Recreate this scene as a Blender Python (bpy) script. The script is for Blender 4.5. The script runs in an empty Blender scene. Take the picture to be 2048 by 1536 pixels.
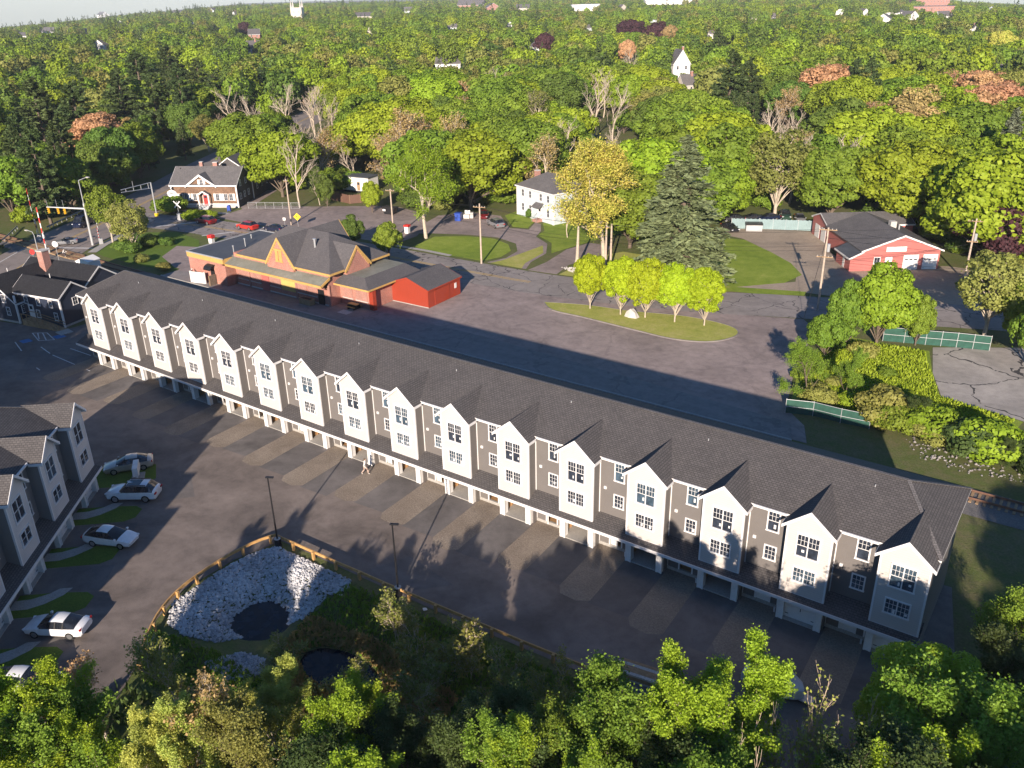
import bpy, math, random
import numpy as np
from mathutils import Vector, Matrix

# ------------------------------------------------------------------ camera, sky, sun, exposure
SC = bpy.context.scene
COL = SC.collection
R = math.radians
CAM = (107.139, -54.817, 43.779)
YAW, PITCH, ROLL, FPX = 0.6196, -0.4305, -0.0215, 1737.8
_cy, _sy, _cp, _sp = math.cos(YAW), math.sin(YAW), math.cos(PITCH), math.sin(PITCH)
_f = Vector((-_sy * _cp, _cy * _cp, _sp)); _r = Vector((_cy, _sy, 0)); _u = _r.cross(_f)
_R = math.cos(ROLL) * _r + math.sin(ROLL) * _u
_U = -math.sin(ROLL) * _r + math.cos(ROLL) * _u
cd = bpy.data.cameras.new("camera"); cam = bpy.data.objects.new("camera", cd); COL.objects.link(cam)
cd.sensor_width = 36; cd.lens = FPX / 2048 * 36; cd.clip_start = 1; cd.clip_end = 12000
cam.matrix_world = Matrix(((_R.x, _U.x, -_f.x, CAM[0]), (_R.y, _U.y, -_f.y, CAM[1]), (_R.z, _U.z, -_f.z, CAM[2]), (0, 0, 0, 1)))
SC.camera = cam

SUN_TO = Vector((0.41, -0.912, 0)).normalized()          # horizontal direction towards the sun
SUN_EL = R(18.3)
W = bpy.data.worlds.new("World"); SC.world = W; W.use_nodes = True
_n = W.node_tree.nodes; _bg = _n["Background"]
_sky = _n.new("ShaderNodeTexSky"); _sky.sky_type = 'NISHITA'; _sky.sun_disc = False
_sky.sun_elevation = SUN_EL; _sky.sun_rotation = math.atan2(SUN_TO.x, SUN_TO.y)
_sky.altitude = 30; _sky.air_density = 1.0; _sky.dust_density = 0.1; _sky.ozone_density = 6.0
W.node_tree.links.new(_sky.outputs[0], _bg.inputs[0]); _bg.inputs[1].default_value = 0.08
sl = bpy.data.lights.new("sun", 'SUN'); sun = bpy.data.objects.new("sun", sl); COL.objects.link(sun)
sl.energy = 5.0; sl.angle = R(0.53); sl.color = (1.0, 0.85, 0.71)
_d = -(SUN_TO * math.cos(SUN_EL) + Vector((0, 0, math.sin(SUN_EL))))
sun.rotation_euler = _d.to_track_quat('-Z', 'Y').to_euler()
VS = SC.view_settings; VS.view_transform = 'Standard'; VS.look = 'None'; VS.exposure = 0.95; VS.gamma = 1.0
cy = SC.cycles
cy.max_bounces = 6; cy.diffuse_bounces = 3; cy.glossy_bounces = 2; cy.transmission_bounces = 3; cy.transparent_max_bounces = 4
cy.volume_bounces = 0; cy.caustics_reflective = False; cy.caustics_refractive = False; cy.sample_clamp_indirect = 4
cy.use_denoising = True

# ------------------------------------------------------------------ survey helper: photograph pixel (2048 wide) -> point at height z
def P(u, v, z=0.0):
    d = _R * ((u - 1024) / FPX) + _U * (-(v - 768) / FPX) + _f
    t = (z - CAM[2]) / d.z
    return (CAM[0] + d.x * t, CAM[1] + d.y * t)
def proj(p):
    q = Vector(p) - Vector(CAM); zz = q.dot(_f)
    if zz < 1: return None
    return (1024 + FPX * q.dot(_R) / zz, 768 - FPX * q.dot(_U) / zz, zz)
def height_at(u, v, vtop):
    x, y = P(u, v); lo, hi = 0, 60
    for _ in range(40):
        m = (lo + hi) / 2
        if proj((x, y, m))[1] > vtop: lo = m
        else: hi = m
    return lo

# ------------------------------------------------------------------ materials
def _new(name):
    m = bpy.data.materials.new(name); m.use_nodes = True
    nt = m.node_tree; b = nt.nodes["Principled BSDF"]
    return m, nt, b
def _coord(nt, kind='Object', scale=None):
    tc = nt.nodes.new("ShaderNodeTexCoord"); o = tc.outputs[kind]
    if scale is not None:
        mp = nt.nodes.new("ShaderNodeMapping"); nt.links.new(o, mp.inputs[0]); mp.inputs['Scale'].default_value = scale
        o = mp.outputs[0]
    return o
def _noise(nt, co, scale, detail=4, rough=0.6, dist=0.0):
    n = nt.nodes.new("ShaderNodeTexNoise"); nt.links.new(co, n.inputs['Vector'])
    n.inputs['Scale'].default_value = scale; n.inputs['Detail'].default_value = detail; n.inputs['Roughness'].default_value = rough
    n.inputs['Distortion'].default_value = dist
    return n.outputs[0]
def _ramp(nt, fac, stops):
    r = nt.nodes.new("ShaderNodeValToRGB"); nt.links.new(fac, r.inputs[0])
    e = r.color_ramp.elements
    e[0].position, e[0].color = stops[0][0], (*stops[0][1], 1)
    e[1].position, e[1].color = stops[-1][0], (*stops[-1][1], 1)
    for p, c in stops[1:-1]:
        x = e.new(p); x.color = (*c, 1)
    return r.outputs[0]
def _mix(nt, fac, a, b, mode='MIX'):
    m = nt.nodes.new("ShaderNodeMix"); m.data_type = 'RGBA'; m.blend_type = mode
    for s, v in ((m.inputs[0], fac), (m.inputs[6], a), (m.inputs[7], b)):
        if isinstance(v, (int, float)): s.default_value = v
        elif isinstance(v, tuple): s.default_value = (*v, 1) if len(v) == 3 else v
        else: nt.links.new(v, s)
    return m.outputs[2]
def _math(nt, op, a, b=0.0, clamp=False):
    m = nt.nodes.new("ShaderNodeMath"); m.operation = op; m.use_clamp = clamp
    for s, v in ((m.inputs[0], a), (m.inputs[1], b)):
        if isinstance(v, (int, float)): s.default_value = v
        else: nt.links.new(v, s)
    return m.outputs[0]
def _bump(nt, b, h, strength=0.3, dist=0.05):
    bp = nt.nodes.new("ShaderNodeBump"); nt.links.new(h, bp.inputs['Height'])
    bp.inputs['Strength'].default_value = strength; bp.inputs['Distance'].default_value = dist
    nt.links.new(bp.outputs[0], b.inputs['Normal'])
def dim(c, k): return tuple(min(1, x * k) for x in c)

def m_plain(name, c, rough=0.6, var=0.12, scale=2.0, metal=0.0, spec=0.4):
    m, nt, b = _new(name)
    f = _noise(nt, _coord(nt), scale, 5)
    nt.links.new(_ramp(nt, f, [(0.3, dim(c, 1 - var)), (0.7, dim(c, 1 + var))]), b.inputs['Base Color'])
    b.inputs['Roughness'].default_value = rough; b.inputs['Metallic'].default_value = metal
    b.inputs['Specular IOR Level'].default_value = spec
    return m
def m_ground(name, stops, s1=0.15, s2=2.5, bump=0.4, rough=0.95, mixf=0.5, fine=12.0):
    """broad patches times finer mottling, all object space metres"""
    m, nt, b = _new(name); co = _coord(nt)
    a = _noise(nt, co, s1, 5, 0.6, 0.6); c = _noise(nt, co, s2, 6, 0.65); d = _noise(nt, co, fine, 3, 0.7)
    f = _math(nt, 'ADD', _math(nt, 'MULTIPLY', a, 1 - mixf), _math(nt, 'MULTIPLY', c, mixf))
    colr = _ramp(nt, f, stops)
    colr = _mix(nt, 0.45, colr, _ramp(nt, d, [(0.25, (0.35, 0.35, 0.35)), (0.75, (1.5, 1.5, 1.5))]), 'MULTIPLY')
    nt.links.new(colr, b.inputs['Base Color']); b.inputs['Roughness'].default_value = rough
    b.inputs['Specular IOR Level'].default_value = 0.2
    _bump(nt, b, d, bump, 0.08)
    return m
def m_asphalt(name, c, patch=0.25, crack=0.0, crack_scale=0.22, stain=0.5, rough=0.85, stretch=(1, 1, 1)):
    m, nt, b = _new(name); co = _coord(nt); co2 = _coord(nt, 'Object', stretch)
    a = _noise(nt, co2, 0.12, 6, 0.62, 1.2); s = _noise(nt, co, 0.9, 5, 0.7); g = _noise(nt, co, 14, 3, 0.8)
    col = _ramp(nt, a, [(0.3, dim(c, 1 - patch)), (0.5, c), (0.72, dim(c, 1 + patch))])
    col = _mix(nt, stain, col, _ramp(nt, s, [(0.28, (0.55, 0.55, 0.56)), (0.55, (1, 1, 1)), (0.8, (1.2, 1.18, 1.15))]), 'MULTIPLY')
    col = _mix(nt, 0.35, col, _ramp(nt, g, [(0.25, (0.5, 0.5, 0.5)), (0.75, (1.5, 1.5, 1.5))]), 'MULTIPLY')
    if crack > 0:
        w = _noise(nt, co, 0.6, 3, 0.6); mp = nt.nodes.new("ShaderNodeVectorMath"); mp.operation = 'ADD'
        sc_ = nt.nodes.new("ShaderNodeVectorMath"); sc_.operation = 'SCALE'; sc_.inputs['Scale'].default_value = 2.2
        nn = nt.nodes.new("ShaderNodeTexNoise"); nt.links.new(co, nn.inputs['Vector']); nn.inputs['Scale'].default_value = 0.5
        nt.links.new(nn.outputs['Color'], sc_.inputs[0]); nt.links.new(co, mp.inputs[0]); nt.links.new(sc_.outputs[0], mp.inputs[1])
        v = nt.nodes.new("ShaderNodeTexVoronoi"); v.feature = 'DISTANCE_TO_EDGE'; v.inputs['Scale'].default_value = crack_scale
        nt.links.new(mp.outputs[0], v.inputs['Vector'])
        line = _math(nt, 'LESS_THAN', v.outputs['Distance'], 0.013)
        gate = _math(nt, 'GREATER_THAN', w, 0.42)
        col = _mix(nt, _math(nt, 'MULTIPLY', _math(nt, 'MULTIPLY', line, gate), crack), col, (0.018, 0.018, 0.022))
    nt.links.new(col, b.inputs['Base Color']); b.inputs['Roughness'].default_value = rough
    b.inputs['Specular IOR Level'].default_value = 0.35
    _bump(nt, b, g, 0.25, 0.02)
    return m
def m_siding(name, c, pitch=0.115, rough=0.55, var=0.05, vertical=False, strength=0.5):
    m, nt, b = _new(name); co = _coord(nt, 'UV')
    sp = nt.nodes.new("ShaderNodeSeparateXYZ"); nt.links.new(co, sp.inputs[0])
    fr = _math(nt, 'FRACT', _math(nt, 'DIVIDE', sp.outputs[0 if vertical else 1], pitch))
    edge = _math(nt, 'LESS_THAN', fr, 0.12)
    f = _noise(nt, _coord(nt), 0.7, 5)
    col = _ramp(nt, f, [(0.3, dim(c, 1 - var)), (0.7, dim(c, 1 + var))])
    col = _mix(nt, edge, col, _mix(nt, 1.0, col, (0.82, 0.82, 0.84), 'MULTIPLY'))
    nt.links.new(col, b.inputs['Base Color']); b.inputs['Roughness'].default_value = rough
    _bump(nt, b, fr, strength, 0.012)
    return m
def m_brick(name, c1, c2, mortar, bw=0.24, bh=0.075, ms=0.012, rough=0.85, bump=0.5, off=0.5, weather=0.35):
    m, nt, b = _new(name); co = _coord(nt, 'UV')
    t = nt.nodes.new("ShaderNodeTexBrick"); nt.links.new(co, t.inputs['Vector'])
    t.inputs['Color1'].default_value = (*c1, 1); t.inputs['Color2'].default_value = (*c2, 1); t.inputs['Mortar'].default_value = (*mortar, 1)
    t.inputs['Scale'].default_value = 1.0; t.inputs['Brick Width'].default_value = bw; t.inputs['Row Height'].default_value = bh
    t.inputs['Mortar Size'].default_value = ms; t.inputs['Bias'].default_value = 0.0; t.offset = off
    oc = _coord(nt)
    w = _noise(nt, oc, 0.45, 6, 0.65, 0.5); w2 = _noise(nt, oc, 5.0, 3, 0.7)
    col = _mix(nt, weather, t.outputs['Color'], _ramp(nt, w, [(0.3, (0.6, 0.6, 0.62)), (0.7, (1.35, 1.33, 1.3))]), 'MULTIPLY')
    col = _mix(nt, 0.4, col, _ramp(nt, w2, [(0.3, (0.7, 0.7, 0.7)), (0.7, (1.3, 1.3, 1.3))]), 'MULTIPLY')
    nt.links.new(col, b.inputs['Base Color']); b.inputs['Roughness'].default_value = rough
    b.inputs['Specular IOR Level'].default_value = 0.25
    _bump(nt, b, t.outputs['Fac'], -bump, 0.015)
    return m
def m_glass(name, c=(0.02, 0.025, 0.035), rough=0.06):
    m, nt, b = _new(name)
    f = _noise(nt, _coord(nt), 1.3, 3)
    nt.links.new(_ramp(nt, f, [(0.35, dim(c, 0.6)), (0.7, dim(c, 2.2))]), b.inputs['Base Color'])
    b.inputs['Roughness'].default_value = rough; b.inputs['Specular IOR Level'].default_value = 0.7
    return m
def m_paint(name, c, rough=0.25, metal=0.0):
    m, nt, b = _new(name)
    f = _noise(nt, _coord(nt), 3.0, 3)
    nt.links.new(_ramp(nt, f, [(0.3, dim(c, 0.93)), (0.7, dim(c, 1.05))]), b.inputs['Base Color'])
    b.inputs['Roughness'].default_value = rough; b.inputs['Metallic'].default_value = metal
    b.inputs['Coat Weight'].default_value = 0.6; b.inputs['Coat Roughness'].default_value = 0.08
    return m
def m_leaf(name, c1, c2, trans=0.35, vary=0.25, rough=0.6):
    """leaf colour: differs from leaf to leaf (island), from tree to tree (object) and across the crown"""
    m, nt, b = _new(name)
    ge = nt.nodes.new("ShaderNodeNewGeometry"); oi = nt.nodes.new("ShaderNodeObjectInfo")
    n = _noise(nt, _coord(nt), 0.35, 3)
    f = _math(nt, 'ADD', _math(nt, 'MULTIPLY', ge.outputs['Random Per Island'], 0.32), _math(nt, 'MULTIPLY', n, 0.68))
    col = _ramp(nt, f, [(0.2, c1), (0.75, c2)])
    hs = nt.nodes.new("ShaderNodeHueSaturation"); nt.links.new(col, hs.inputs['Color'])
    nt.links.new(_math(nt, 'ADD', _math(nt, 'MULTIPLY', oi.outputs['Random'], 0.03), 0.485), hs.inputs['Hue'])
    nt.links.new(_math(nt, 'ADD', _math(nt, 'MULTIPLY', _math(nt, 'FRACT', _math(nt, 'MULTIPLY', oi.outputs['Random'], 7.31)), 2 * vary), 1 - vary), hs.inputs['Value'])
    b.inputs['Roughness'].default_value = rough; b.inputs['Specular IOR Level'].default_value = 0.25
    nt.links.new(hs.outputs[0], b.inputs['Base Color'])
    tr = nt.nodes.new("ShaderNodeBsdfTranslucent"); mx = nt.nodes.new("ShaderNodeMixShader"); mx.inputs[0].default_value = trans
    nt.links.new(_mix(nt, 1.0, hs.outputs[0], (1.15, 1.1, 0.5), 'MULTIPLY'), tr.inputs[0])
    nt.links.new(b.outputs[0], mx.inputs[1]); nt.links.new(tr.outputs[0], mx.inputs[2])
    nt.links.new(mx.outputs[0], nt.nodes["Material Output"].inputs[0])
    return m

M = {}
M['white'] = m_plain('white_paint', (0.7, 0.69, 0.67), 0.5, 0.05)
M['trim'] = m_plain('white_vinyl_trim', (0.68, 0.67, 0.66), 0.45, 0.04)
M['cream_siding'] = m_siding('cream_siding', (0.53, 0.49, 0.45), 0.18)
M['taupe_siding'] = m_siding('taupe_siding', (0.15, 0.138, 0.13), 0.115)
M['lgrey_siding'] = m_siding('light_grey_siding', (0.56, 0.54, 0.52), 0.18)
M['dgrey_siding'] = m_siding('dark_grey_siding', (0.2, 0.195, 0.19), 0.115)
M['navy_siding'] = m_siding('navy_siding', (0.018, 0.026, 0.05), 0.11)
M['ltblue_siding'] = m_siding('pale_blue_siding', (0.5, 0.56, 0.6), 0.12)
M['white_siding'] = m_siding('white_siding', (0.75, 0.74, 0.72), 0.12)
M['beige_siding'] = m_siding('beige_siding', (0.5, 0.45, 0.38), 0.12)
M['red_siding'] = m_siding('red_siding', (0.4, 0.125, 0.11), 0.2)
M['red_board'] = m_siding('red_board_siding', (0.3, 0.04, 0.018), 0.3, vertical=True, strength=0.9)
M['shingle_wall'] = m_brick('cedar_shingle_wall', (0.3, 0.18, 0.11), (0.16, 0.1, 0.07), (0.06, 0.045, 0.035), 0.16, 0.14, 0.012, weather=0.7)
M['grey_shingle_wall'] = m_brick('grey_shingle_wall', (0.13, 0.12, 0.12), (0.09, 0.085, 0.085), (0.04, 0.04, 0.04), 0.16, 0.14, 0.012)
M['roof'] = m_brick('charcoal_shingles', (0.105, 0.098, 0.097), (0.08, 0.075, 0.075), (0.05, 0.047, 0.047), 0.32, 0.2, 0.028, bump=0.6, weather=0.3)
M['roof_light'] = m_brick('grey_shingles', (0.16, 0.15, 0.15), (0.125, 0.118, 0.118), (0.085, 0.082, 0.082), 0.3, 0.2, 0.03, weather=0.4)
M['roof_dark'] = m_brick('black_shingles', (0.03, 0.031, 0.036), (0.02, 0.021, 0.025), (0.012, 0.012, 0.014), 0.3, 0.2, 0.03)
M['roof_station'] = m_brick('slate_grey_shingles', (0.13, 0.12, 0.122), (0.1, 0.094, 0.098), (0.07, 0.068, 0.07), 0.28, 0.2, 0.03, weather=0.25)
M['membrane'] = m_ground('roof_membrane', [(0.3, (0.06, 0.065, 0.075)), (0.7, (0.1, 0.105, 0.115))], 0.3, 2, 0.1, 0.6)
M['canopy_metal'] = m_ground('weathered_canopy_roof', [(0.3, (0.15, 0.15, 0.12)), (0.55, (0.22, 0.22, 0.185)), (0.75, (0.3, 0.29, 0.25))], 0.25, 1.2, 0.15, 0.75)
M['brick'] = m_brick('red_brick', (0.42, 0.14, 0.09), (0.32, 0.095, 0.065), (0.4, 0.3, 0.26), weather=0.5)
M['brick_far'] = m_brick('old_brick', (0.38, 0.15, 0.11), (0.3, 0.11, 0.08), (0.35, 0.28, 0.25))
M['ochre'] = m_plain('ochre_paint', (0.5, 0.31, 0.1), 0.6, 0.12)
M['ochre_dull'] = m_plain('faded_ochre_board', (0.5, 0.38, 0.12), 0.7, 0.1)
M['concrete'] = m_ground('concrete', [(0.3, (0.3, 0.29, 0.27)), (0.7, (0.42, 0.4, 0.37))], 0.4, 3, 0.15)
M['stone'] = m_ground('pale_stone', [(0.3, (0.38, 0.36, 0.33)), (0.7, (0.55, 0.53, 0.5))], 0.8, 4, 0.3)
M['riprap'] = m_leaf('riprap_stone', (0.2, 0.2, 0.205), (0.6, 0.6, 0.61), 0.0, 0.05, 0.9)
M['rubble'] = m_leaf('rubble_stone', (0.12, 0.11, 0.105), (0.36, 0.34, 0.33), 0.0, 0.05, 0.9)
M['glass'] = m_glass('window_glass')
M['glass_sky_tint'] = m_glass('sky_tinted_glass', (0.035, 0.055, 0.075), 0.04)  # lighter, bluer panes: sky reflection put into the glass colour
M['glass_car'] = m_glass('car_glass', (0.012, 0.014, 0.018), 0.03)
M['black'] = m_plain('black_metal', (0.015, 0.015, 0.017), 0.4)
M['dark'] = m_plain('dark_gap', (0.02, 0.018, 0.017), 0.9)
M['rubber'] = m_plain('rubber', (0.015, 0.015, 0.015), 0.85)
M['rim'] = m_plain('alloy_rim', (0.45, 0.45, 0.46), 0.3, 0.05, metal=0.8)
M['steel'] = m_plain('galvanised_steel', (0.42, 0.43, 0.44), 0.45, 0.1, metal=0.4)
M['rust'] = m_plain('rusty_rail', (0.14, 0.075, 0.05), 0.7, 0.25)
M['wood'] = m_plain('weathered_wood', (0.3, 0.2, 0.11), 0.8, 0.25, 3)
M['rail_wood'] = m_plain('new_timber', (0.46, 0.27, 0.1), 0.7, 0.2, 3)
M['osb'] = m_plain('raw_stud_wood', (0.38, 0.22, 0.1), 0.8, 0.25, 4)
M['pole_wood'] = m_plain('pole_wood', (0.42, 0.34, 0.27), 0.85, 0.2, 2)
M['bark'] = m_plain('bark', (0.13, 0.1, 0.075), 0.9, 0.3, 3)
M['bark_pale'] = m_plain('pale_bark', (0.42, 0.36, 0.28), 0.9, 0.2, 3)
M['twig'] = m_plain('grey_twigs', (0.44, 0.37, 0.29), 0.9, 0.2, 3)
M['twig_red'] = m_plain('reddish_twigs', (0.46, 0.36, 0.27), 0.9, 0.2, 3)
M['tail'] = m_plain('tail_light', (0.4, 0.01, 0.01), 0.2)
M['lamp'] = m_plain('head_light', (0.7, 0.72, 0.75), 0.15)
M['signal_yellow'] = m_plain('signal_yellow', (0.75, 0.42, 0.02), 0.5)
M['sign_yellow'] = m_plain('sign_yellow', (0.85, 0.6, 0.02), 0.5)
M['red_paint'] = m_plain('red_paint', (0.6, 0.03, 0.025), 0.5)
M['blue_paint'] = m_plain('blue_paint', (0.02, 0.06, 0.32), 0.5)
M['line_white'] = m_ground('worn_white_line', [(0.3, (0.42, 0.42, 0.42)), (0.7, (0.72, 0.72, 0.7))], 0.6, 5, 0.1)
M['line_yellow'] = m_ground('worn_yellow_line', [(0.3, (0.5, 0.33, 0.06)), (0.7, (0.68, 0.45, 0.09))], 0.6, 5, 0.1)
M['line_blue'] = m_ground('accessible_blue', [(0.3, (0.05, 0.14, 0.3)), (0.7, (0.07, 0.2, 0.42))], 0.6, 5, 0.1)
M['lot_new'] = m_asphalt('lot_asphalt', (0.165, 0.138, 0.122), 0.4, 0.0, stain=0.55)
M['lot_patch'] = m_asphalt('dark_asphalt_patch', (0.135, 0.122, 0.115), 0.3, 0.0)
M['drive'] = m_asphalt('driveway_asphalt', (0.13, 0.119, 0.114), 0.35, 0.0)
M['lot_old'] = m_asphalt('old_lot_asphalt', (0.27, 0.22, 0.205), 0.25, 0.12, 0.07, 0.6)
M['platform'] = m_asphalt('platform_paving', (0.22, 0.2, 0.19), 0.15, 0.2, 0.1, 0.5, stretch=(0.3, 1.5, 1))
M['road'] = m_asphalt('road_asphalt', (0.25, 0.225, 0.212), 0.18, 0.75, 0.2, 0.5)
M['road_main'] = m_asphalt('main_road_asphalt', (0.24, 0.205, 0.185), 0.15, 0.2, 0.1, 0.35)
M['cracked'] = m_asphalt('cracked_slab', (0.34, 0.31, 0.28), 0.2, 0.9, 0.12, 0.5)
M['yard_gravel'] = m_ground('yard_gravel', [(0.3, (0.25, 0.205, 0.16)), (0.6, (0.38, 0.31, 0.24)), (0.75, (0.45, 0.38, 0.3))], 0.15, 1.5, 0.5)
M['gravel'] = m_ground('gravel_strip', [(0.25, (0.14, 0.11, 0.085)), (0.5, (0.24, 0.2, 0.16)), (0.8, (0.38, 0.33, 0.27))], 0.35, 6, 0.9, fine=9.0)
M['ballast'] = m_ground('ballast', [(0.25, (0.1, 0.095, 0.09)), (0.5, (0.17, 0.16, 0.15)), (0.8, (0.26, 0.24, 0.22))], 0.4, 5, 0.9, fine=8.0)
M['lawn'] = m_ground('lawn', [(0.3, (0.11, 0.18, 0.02)), (0.48, (0.19, 0.26, 0.03)), (0.62, (0.25, 0.31, 0.05)), (0.75, (0.36, 0.34, 0.1))], 0.12, 0.7, 0.9, fine=5)
M['lawn_dry'] = m_ground('dry_lawn', [(0.25, (0.21, 0.26, 0.04)), (0.5, (0.33, 0.34, 0.08)), (0.75, (0.47, 0.4, 0.17))], 0.22, 0.9, 0.6, fine=7)
M['lawn_shade_tone'] = m_ground('shade_toned_lawn', [(0.25, (0.075, 0.13, 0.018)), (0.75, (0.12, 0.19, 0.025))], 0.3, 2, 0.6, fine=7)  # darker copy of the lawn green, shade put into the colour
M['earth'] = m_ground('woodland_floor', [(0.25, (0.07, 0.09, 0.025)), (0.45, (0.1, 0.125, 0.035)), (0.6, (0.14, 0.13, 0.06)), (0.8, (0.2, 0.165, 0.1))], 0.08, 0.8, 0.6, fine=5)
M['water'] = m_glass('dark_water', (0.004, 0.007, 0.012), 0.12)
M['water'].node_tree.nodes['Principled BSDF'].inputs['Specular IOR Level'].default_value = 0.22
M['tarp'] = m_plain('grey_tarp', (0.5, 0.51, 0.53), 0.55, 0.15, 1.2)
M['green_mesh'] = m_plain('green_screen_mesh', (0.02, 0.075, 0.055), 0.8, 0.25, 1.5)
M['teal_board'] = m_siding('pale_teal_boards', (0.2, 0.29, 0.3), 0.15, vertical=True, var=0.12)
M['skin'] = m_plain('skin', (0.55, 0.32, 0.22), 0.6)
M['cloth_white'] = m_plain('pale_cloth', (0.65, 0.62, 0.58), 0.9)
M['cloth_dark'] = m_plain('dark_cloth', (0.05, 0.05, 0.07), 0.9)
M['cloth_tan'] = m_plain('tan_cloth', (0.4, 0.3, 0.25), 0.9)
M['cloth_blue'] = m_plain('blue_cloth', (0.1, 0.14, 0.25), 0.9)

# ------------------------------------------------------------------ mesh builder
class MB:
    def __init__(s): s.v = []; s.f = []; s.m = []
    def poly(s, pts, m=0):
        k = len(s.v); s.v += [tuple(p) for p in pts]; s.f.append(tuple(range(k, k + len(pts)))); s.m.append(m); return s
    def box(s, x0, y0, z0, x1, y1, z1, m=0):
        k = len(s.v)
        s.v += [(x0, y0, z0), (x1, y0, z0), (x1, y1, z0), (x0, y1, z0), (x0, y0, z1), (x1, y0, z1), (x1, y1, z1), (x0, y1, z1)]
        for q in ((3, 2, 1, 0), (4, 5, 6, 7), (0, 1, 5, 4), (1, 2, 6, 5), (2, 3, 7, 6), (3, 0, 4, 7)):
            s.f.append(tuple(k + i for i in q)); s.m.append(m)
        return s
    def slab(s, pts, vec, m=0):
        """closed prism: polygon pts swept by vec"""
        n = len(pts); k = len(s.v); vx, vy, vz = vec
        s.v += [tuple(p) for p in pts] + [(p[0] + vx, p[1] + vy, p[2] + vz) for p in pts]
        a, b, c = (Vector(pts[i]) for i in (0, 1, 2))
        flip = (b - a).cross(c - a).dot(Vector(vec)) < 0
        top, bot = tuple(range(k, k + n)), tuple(range(k + n, k + 2 * n))
        s.f.append(top if flip else top[::-1]); s.f.append(bot[::-1] if flip else bot); s.m += [m, m]
        for i in range(n):
            j = (i + 1) % n; q = (k + i, k + n + i, k + n + j, k + j)
            s.f.append(q if flip else q[::-1]); s.m.append(m)
        return s
    def beam(s, p, q, w, h, m=0, up=(0, 0, 1)):
        p, q = Vector(p), Vector(q); d = (q - p)
        if d.length < 1e-6: return s
        d.normalize(); upv = Vector(up)
        if abs(d.dot(upv)) > 0.99: upv = Vector((0, 1, 0))
        a = d.cross(upv).normalized() * w / 2; b = a.cross(d).normalized() * h / 2
        k = len(s.v)
        for c in (p, q): s.v += [tuple(c - a - b), tuple(c + a - b), tuple(c + a + b), tuple(c - a + b)]
        for f in ((0, 1, 2, 3), (7, 6, 5, 4), (0, 4, 5, 1), (1, 5, 6, 2), (2, 6, 7, 3), (3, 7, 4, 0)):
            s.f.append(tuple(k + i for i in f)); s.m.append(m)
        return s
    def tube(s, p, q, r0, r1=None, n=8, m=0, cap=True):
        p, q = Vector(p), Vector(q); d = q - p
        if d.length < 1e-6: return s
        d.normalize(); up = Vector((0, 0, 1)) if abs(d.z) < 0.95 else Vector((1, 0, 0))
        a = d.cross(up).normalized(); b = a.cross(d); r1 = r0 if r1 is None else r1; k = len(s.v)
        for c, r in ((p, r0), (q, r1)):
            for i in range(n):
                t = 2 * math.pi * i / n; s.v.append(tuple(c + (a * math.cos(t) + b * math.sin(t)) * r))
        for i in range(n):
            j = (i + 1) % n; s.f.append((k + i, k + n + i, k + n + j, k + j)); s.m.append(m)
        if cap:
            s.f.append(tuple(k + i for i in range(n))); s.f.append(tuple(k + n + n - 1 - i for i in range(n))); s.m += [m, m]
        return s
    def path(s, pts, r, n=6, m=0):
        for a, b in zip(pts[:-1], pts[1:]): s.tube(a, b, r, r, n, m, cap=True)
        return s
    def mesh(s, name, mats, smooth=False):
        me = bpy.data.meshes.new(name); me.from_pydata(s.v, [], s.f)
        for mt in (mats if isinstance(mats, (list, tuple)) else [mats]): me.materials.append(M[mt] if isinstance(mt, str) else mt)
        if len(me.materials) > 1: me.polygons.foreach_set('material_index', s.m)
        uv = me.uv_layers.new(name='UVMap').data
        vs = me.vertices
        for p in me.polygons:
            nn = p.normal
            u = Vector((1, 0, 0)) if abs(nn.z) > 0.985 else Vector((-nn.y, nn.x, 0)).normalized()
            w = nn.cross(u)
            for li in p.loop_indices:
                c = vs[me.loops[li].vertex_index].co; uv[li].uv = (c.dot(u), c.dot(w))
        if smooth: me.polygons.foreach_set('use_smooth', [True] * len(me.polygons))
        return me
    def build(s, name, mats, parent=None, loc=(0, 0, 0), rotz=0.0, smooth=False):
        return place(s.mesh(name, mats, smooth), name, parent, loc, rotz)
def place(me, name, parent=None, loc=(0, 0, 0), rotz=0.0, scale=None):
    o = bpy.data.objects.new(name, me); COL.objects.link(o)
    o.location = loc; o.rotation_euler = (0, 0, rotz)
    if scale: o.scale = scale
    if parent is not None: o.parent = parent
    return o
def tag(o, label, cat, group=None, kind=None):
    o['label'] = label; o['category'] = cat
    if group: o['group'] = group
    if kind: o['kind'] = kind
    return o
def thing(name, label, cat, loc=(0, 0, 0), rotz=0.0, group=None):
    o = bpy.data.objects.new(name, None); COL.objects.link(o); o.empty_display_size = 0.2
    o.location = loc; o.rotation_euler = (0, 0, rotz)
    return tag(o, label, cat, group)
def struct(o, label=None):
    o['kind'] = 'structure'
    if label: o['label'] = label
    return o
def copy_tree(o, parent=None):
    c = o.copy(); COL.objects.link(c); c.parent = parent
    for ch in list(o.children): copy_tree(ch, c)
    return c
def rot2(x, y, a): return (x * math.cos(a) - y * math.sin(a), x * math.sin(a) + y * math.cos(a))
def in_poly(x, y, poly):
    c = False; j = len(poly) - 1
    for i in range(len(poly)):
        xi, yi = poly[i]; xj, yj = poly[j]
        if (yi > y) != (yj > y) and x < (xj - xi) * (y - yi) / (yj - yi) + xi: c = not c
        j = i
    return c
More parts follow.
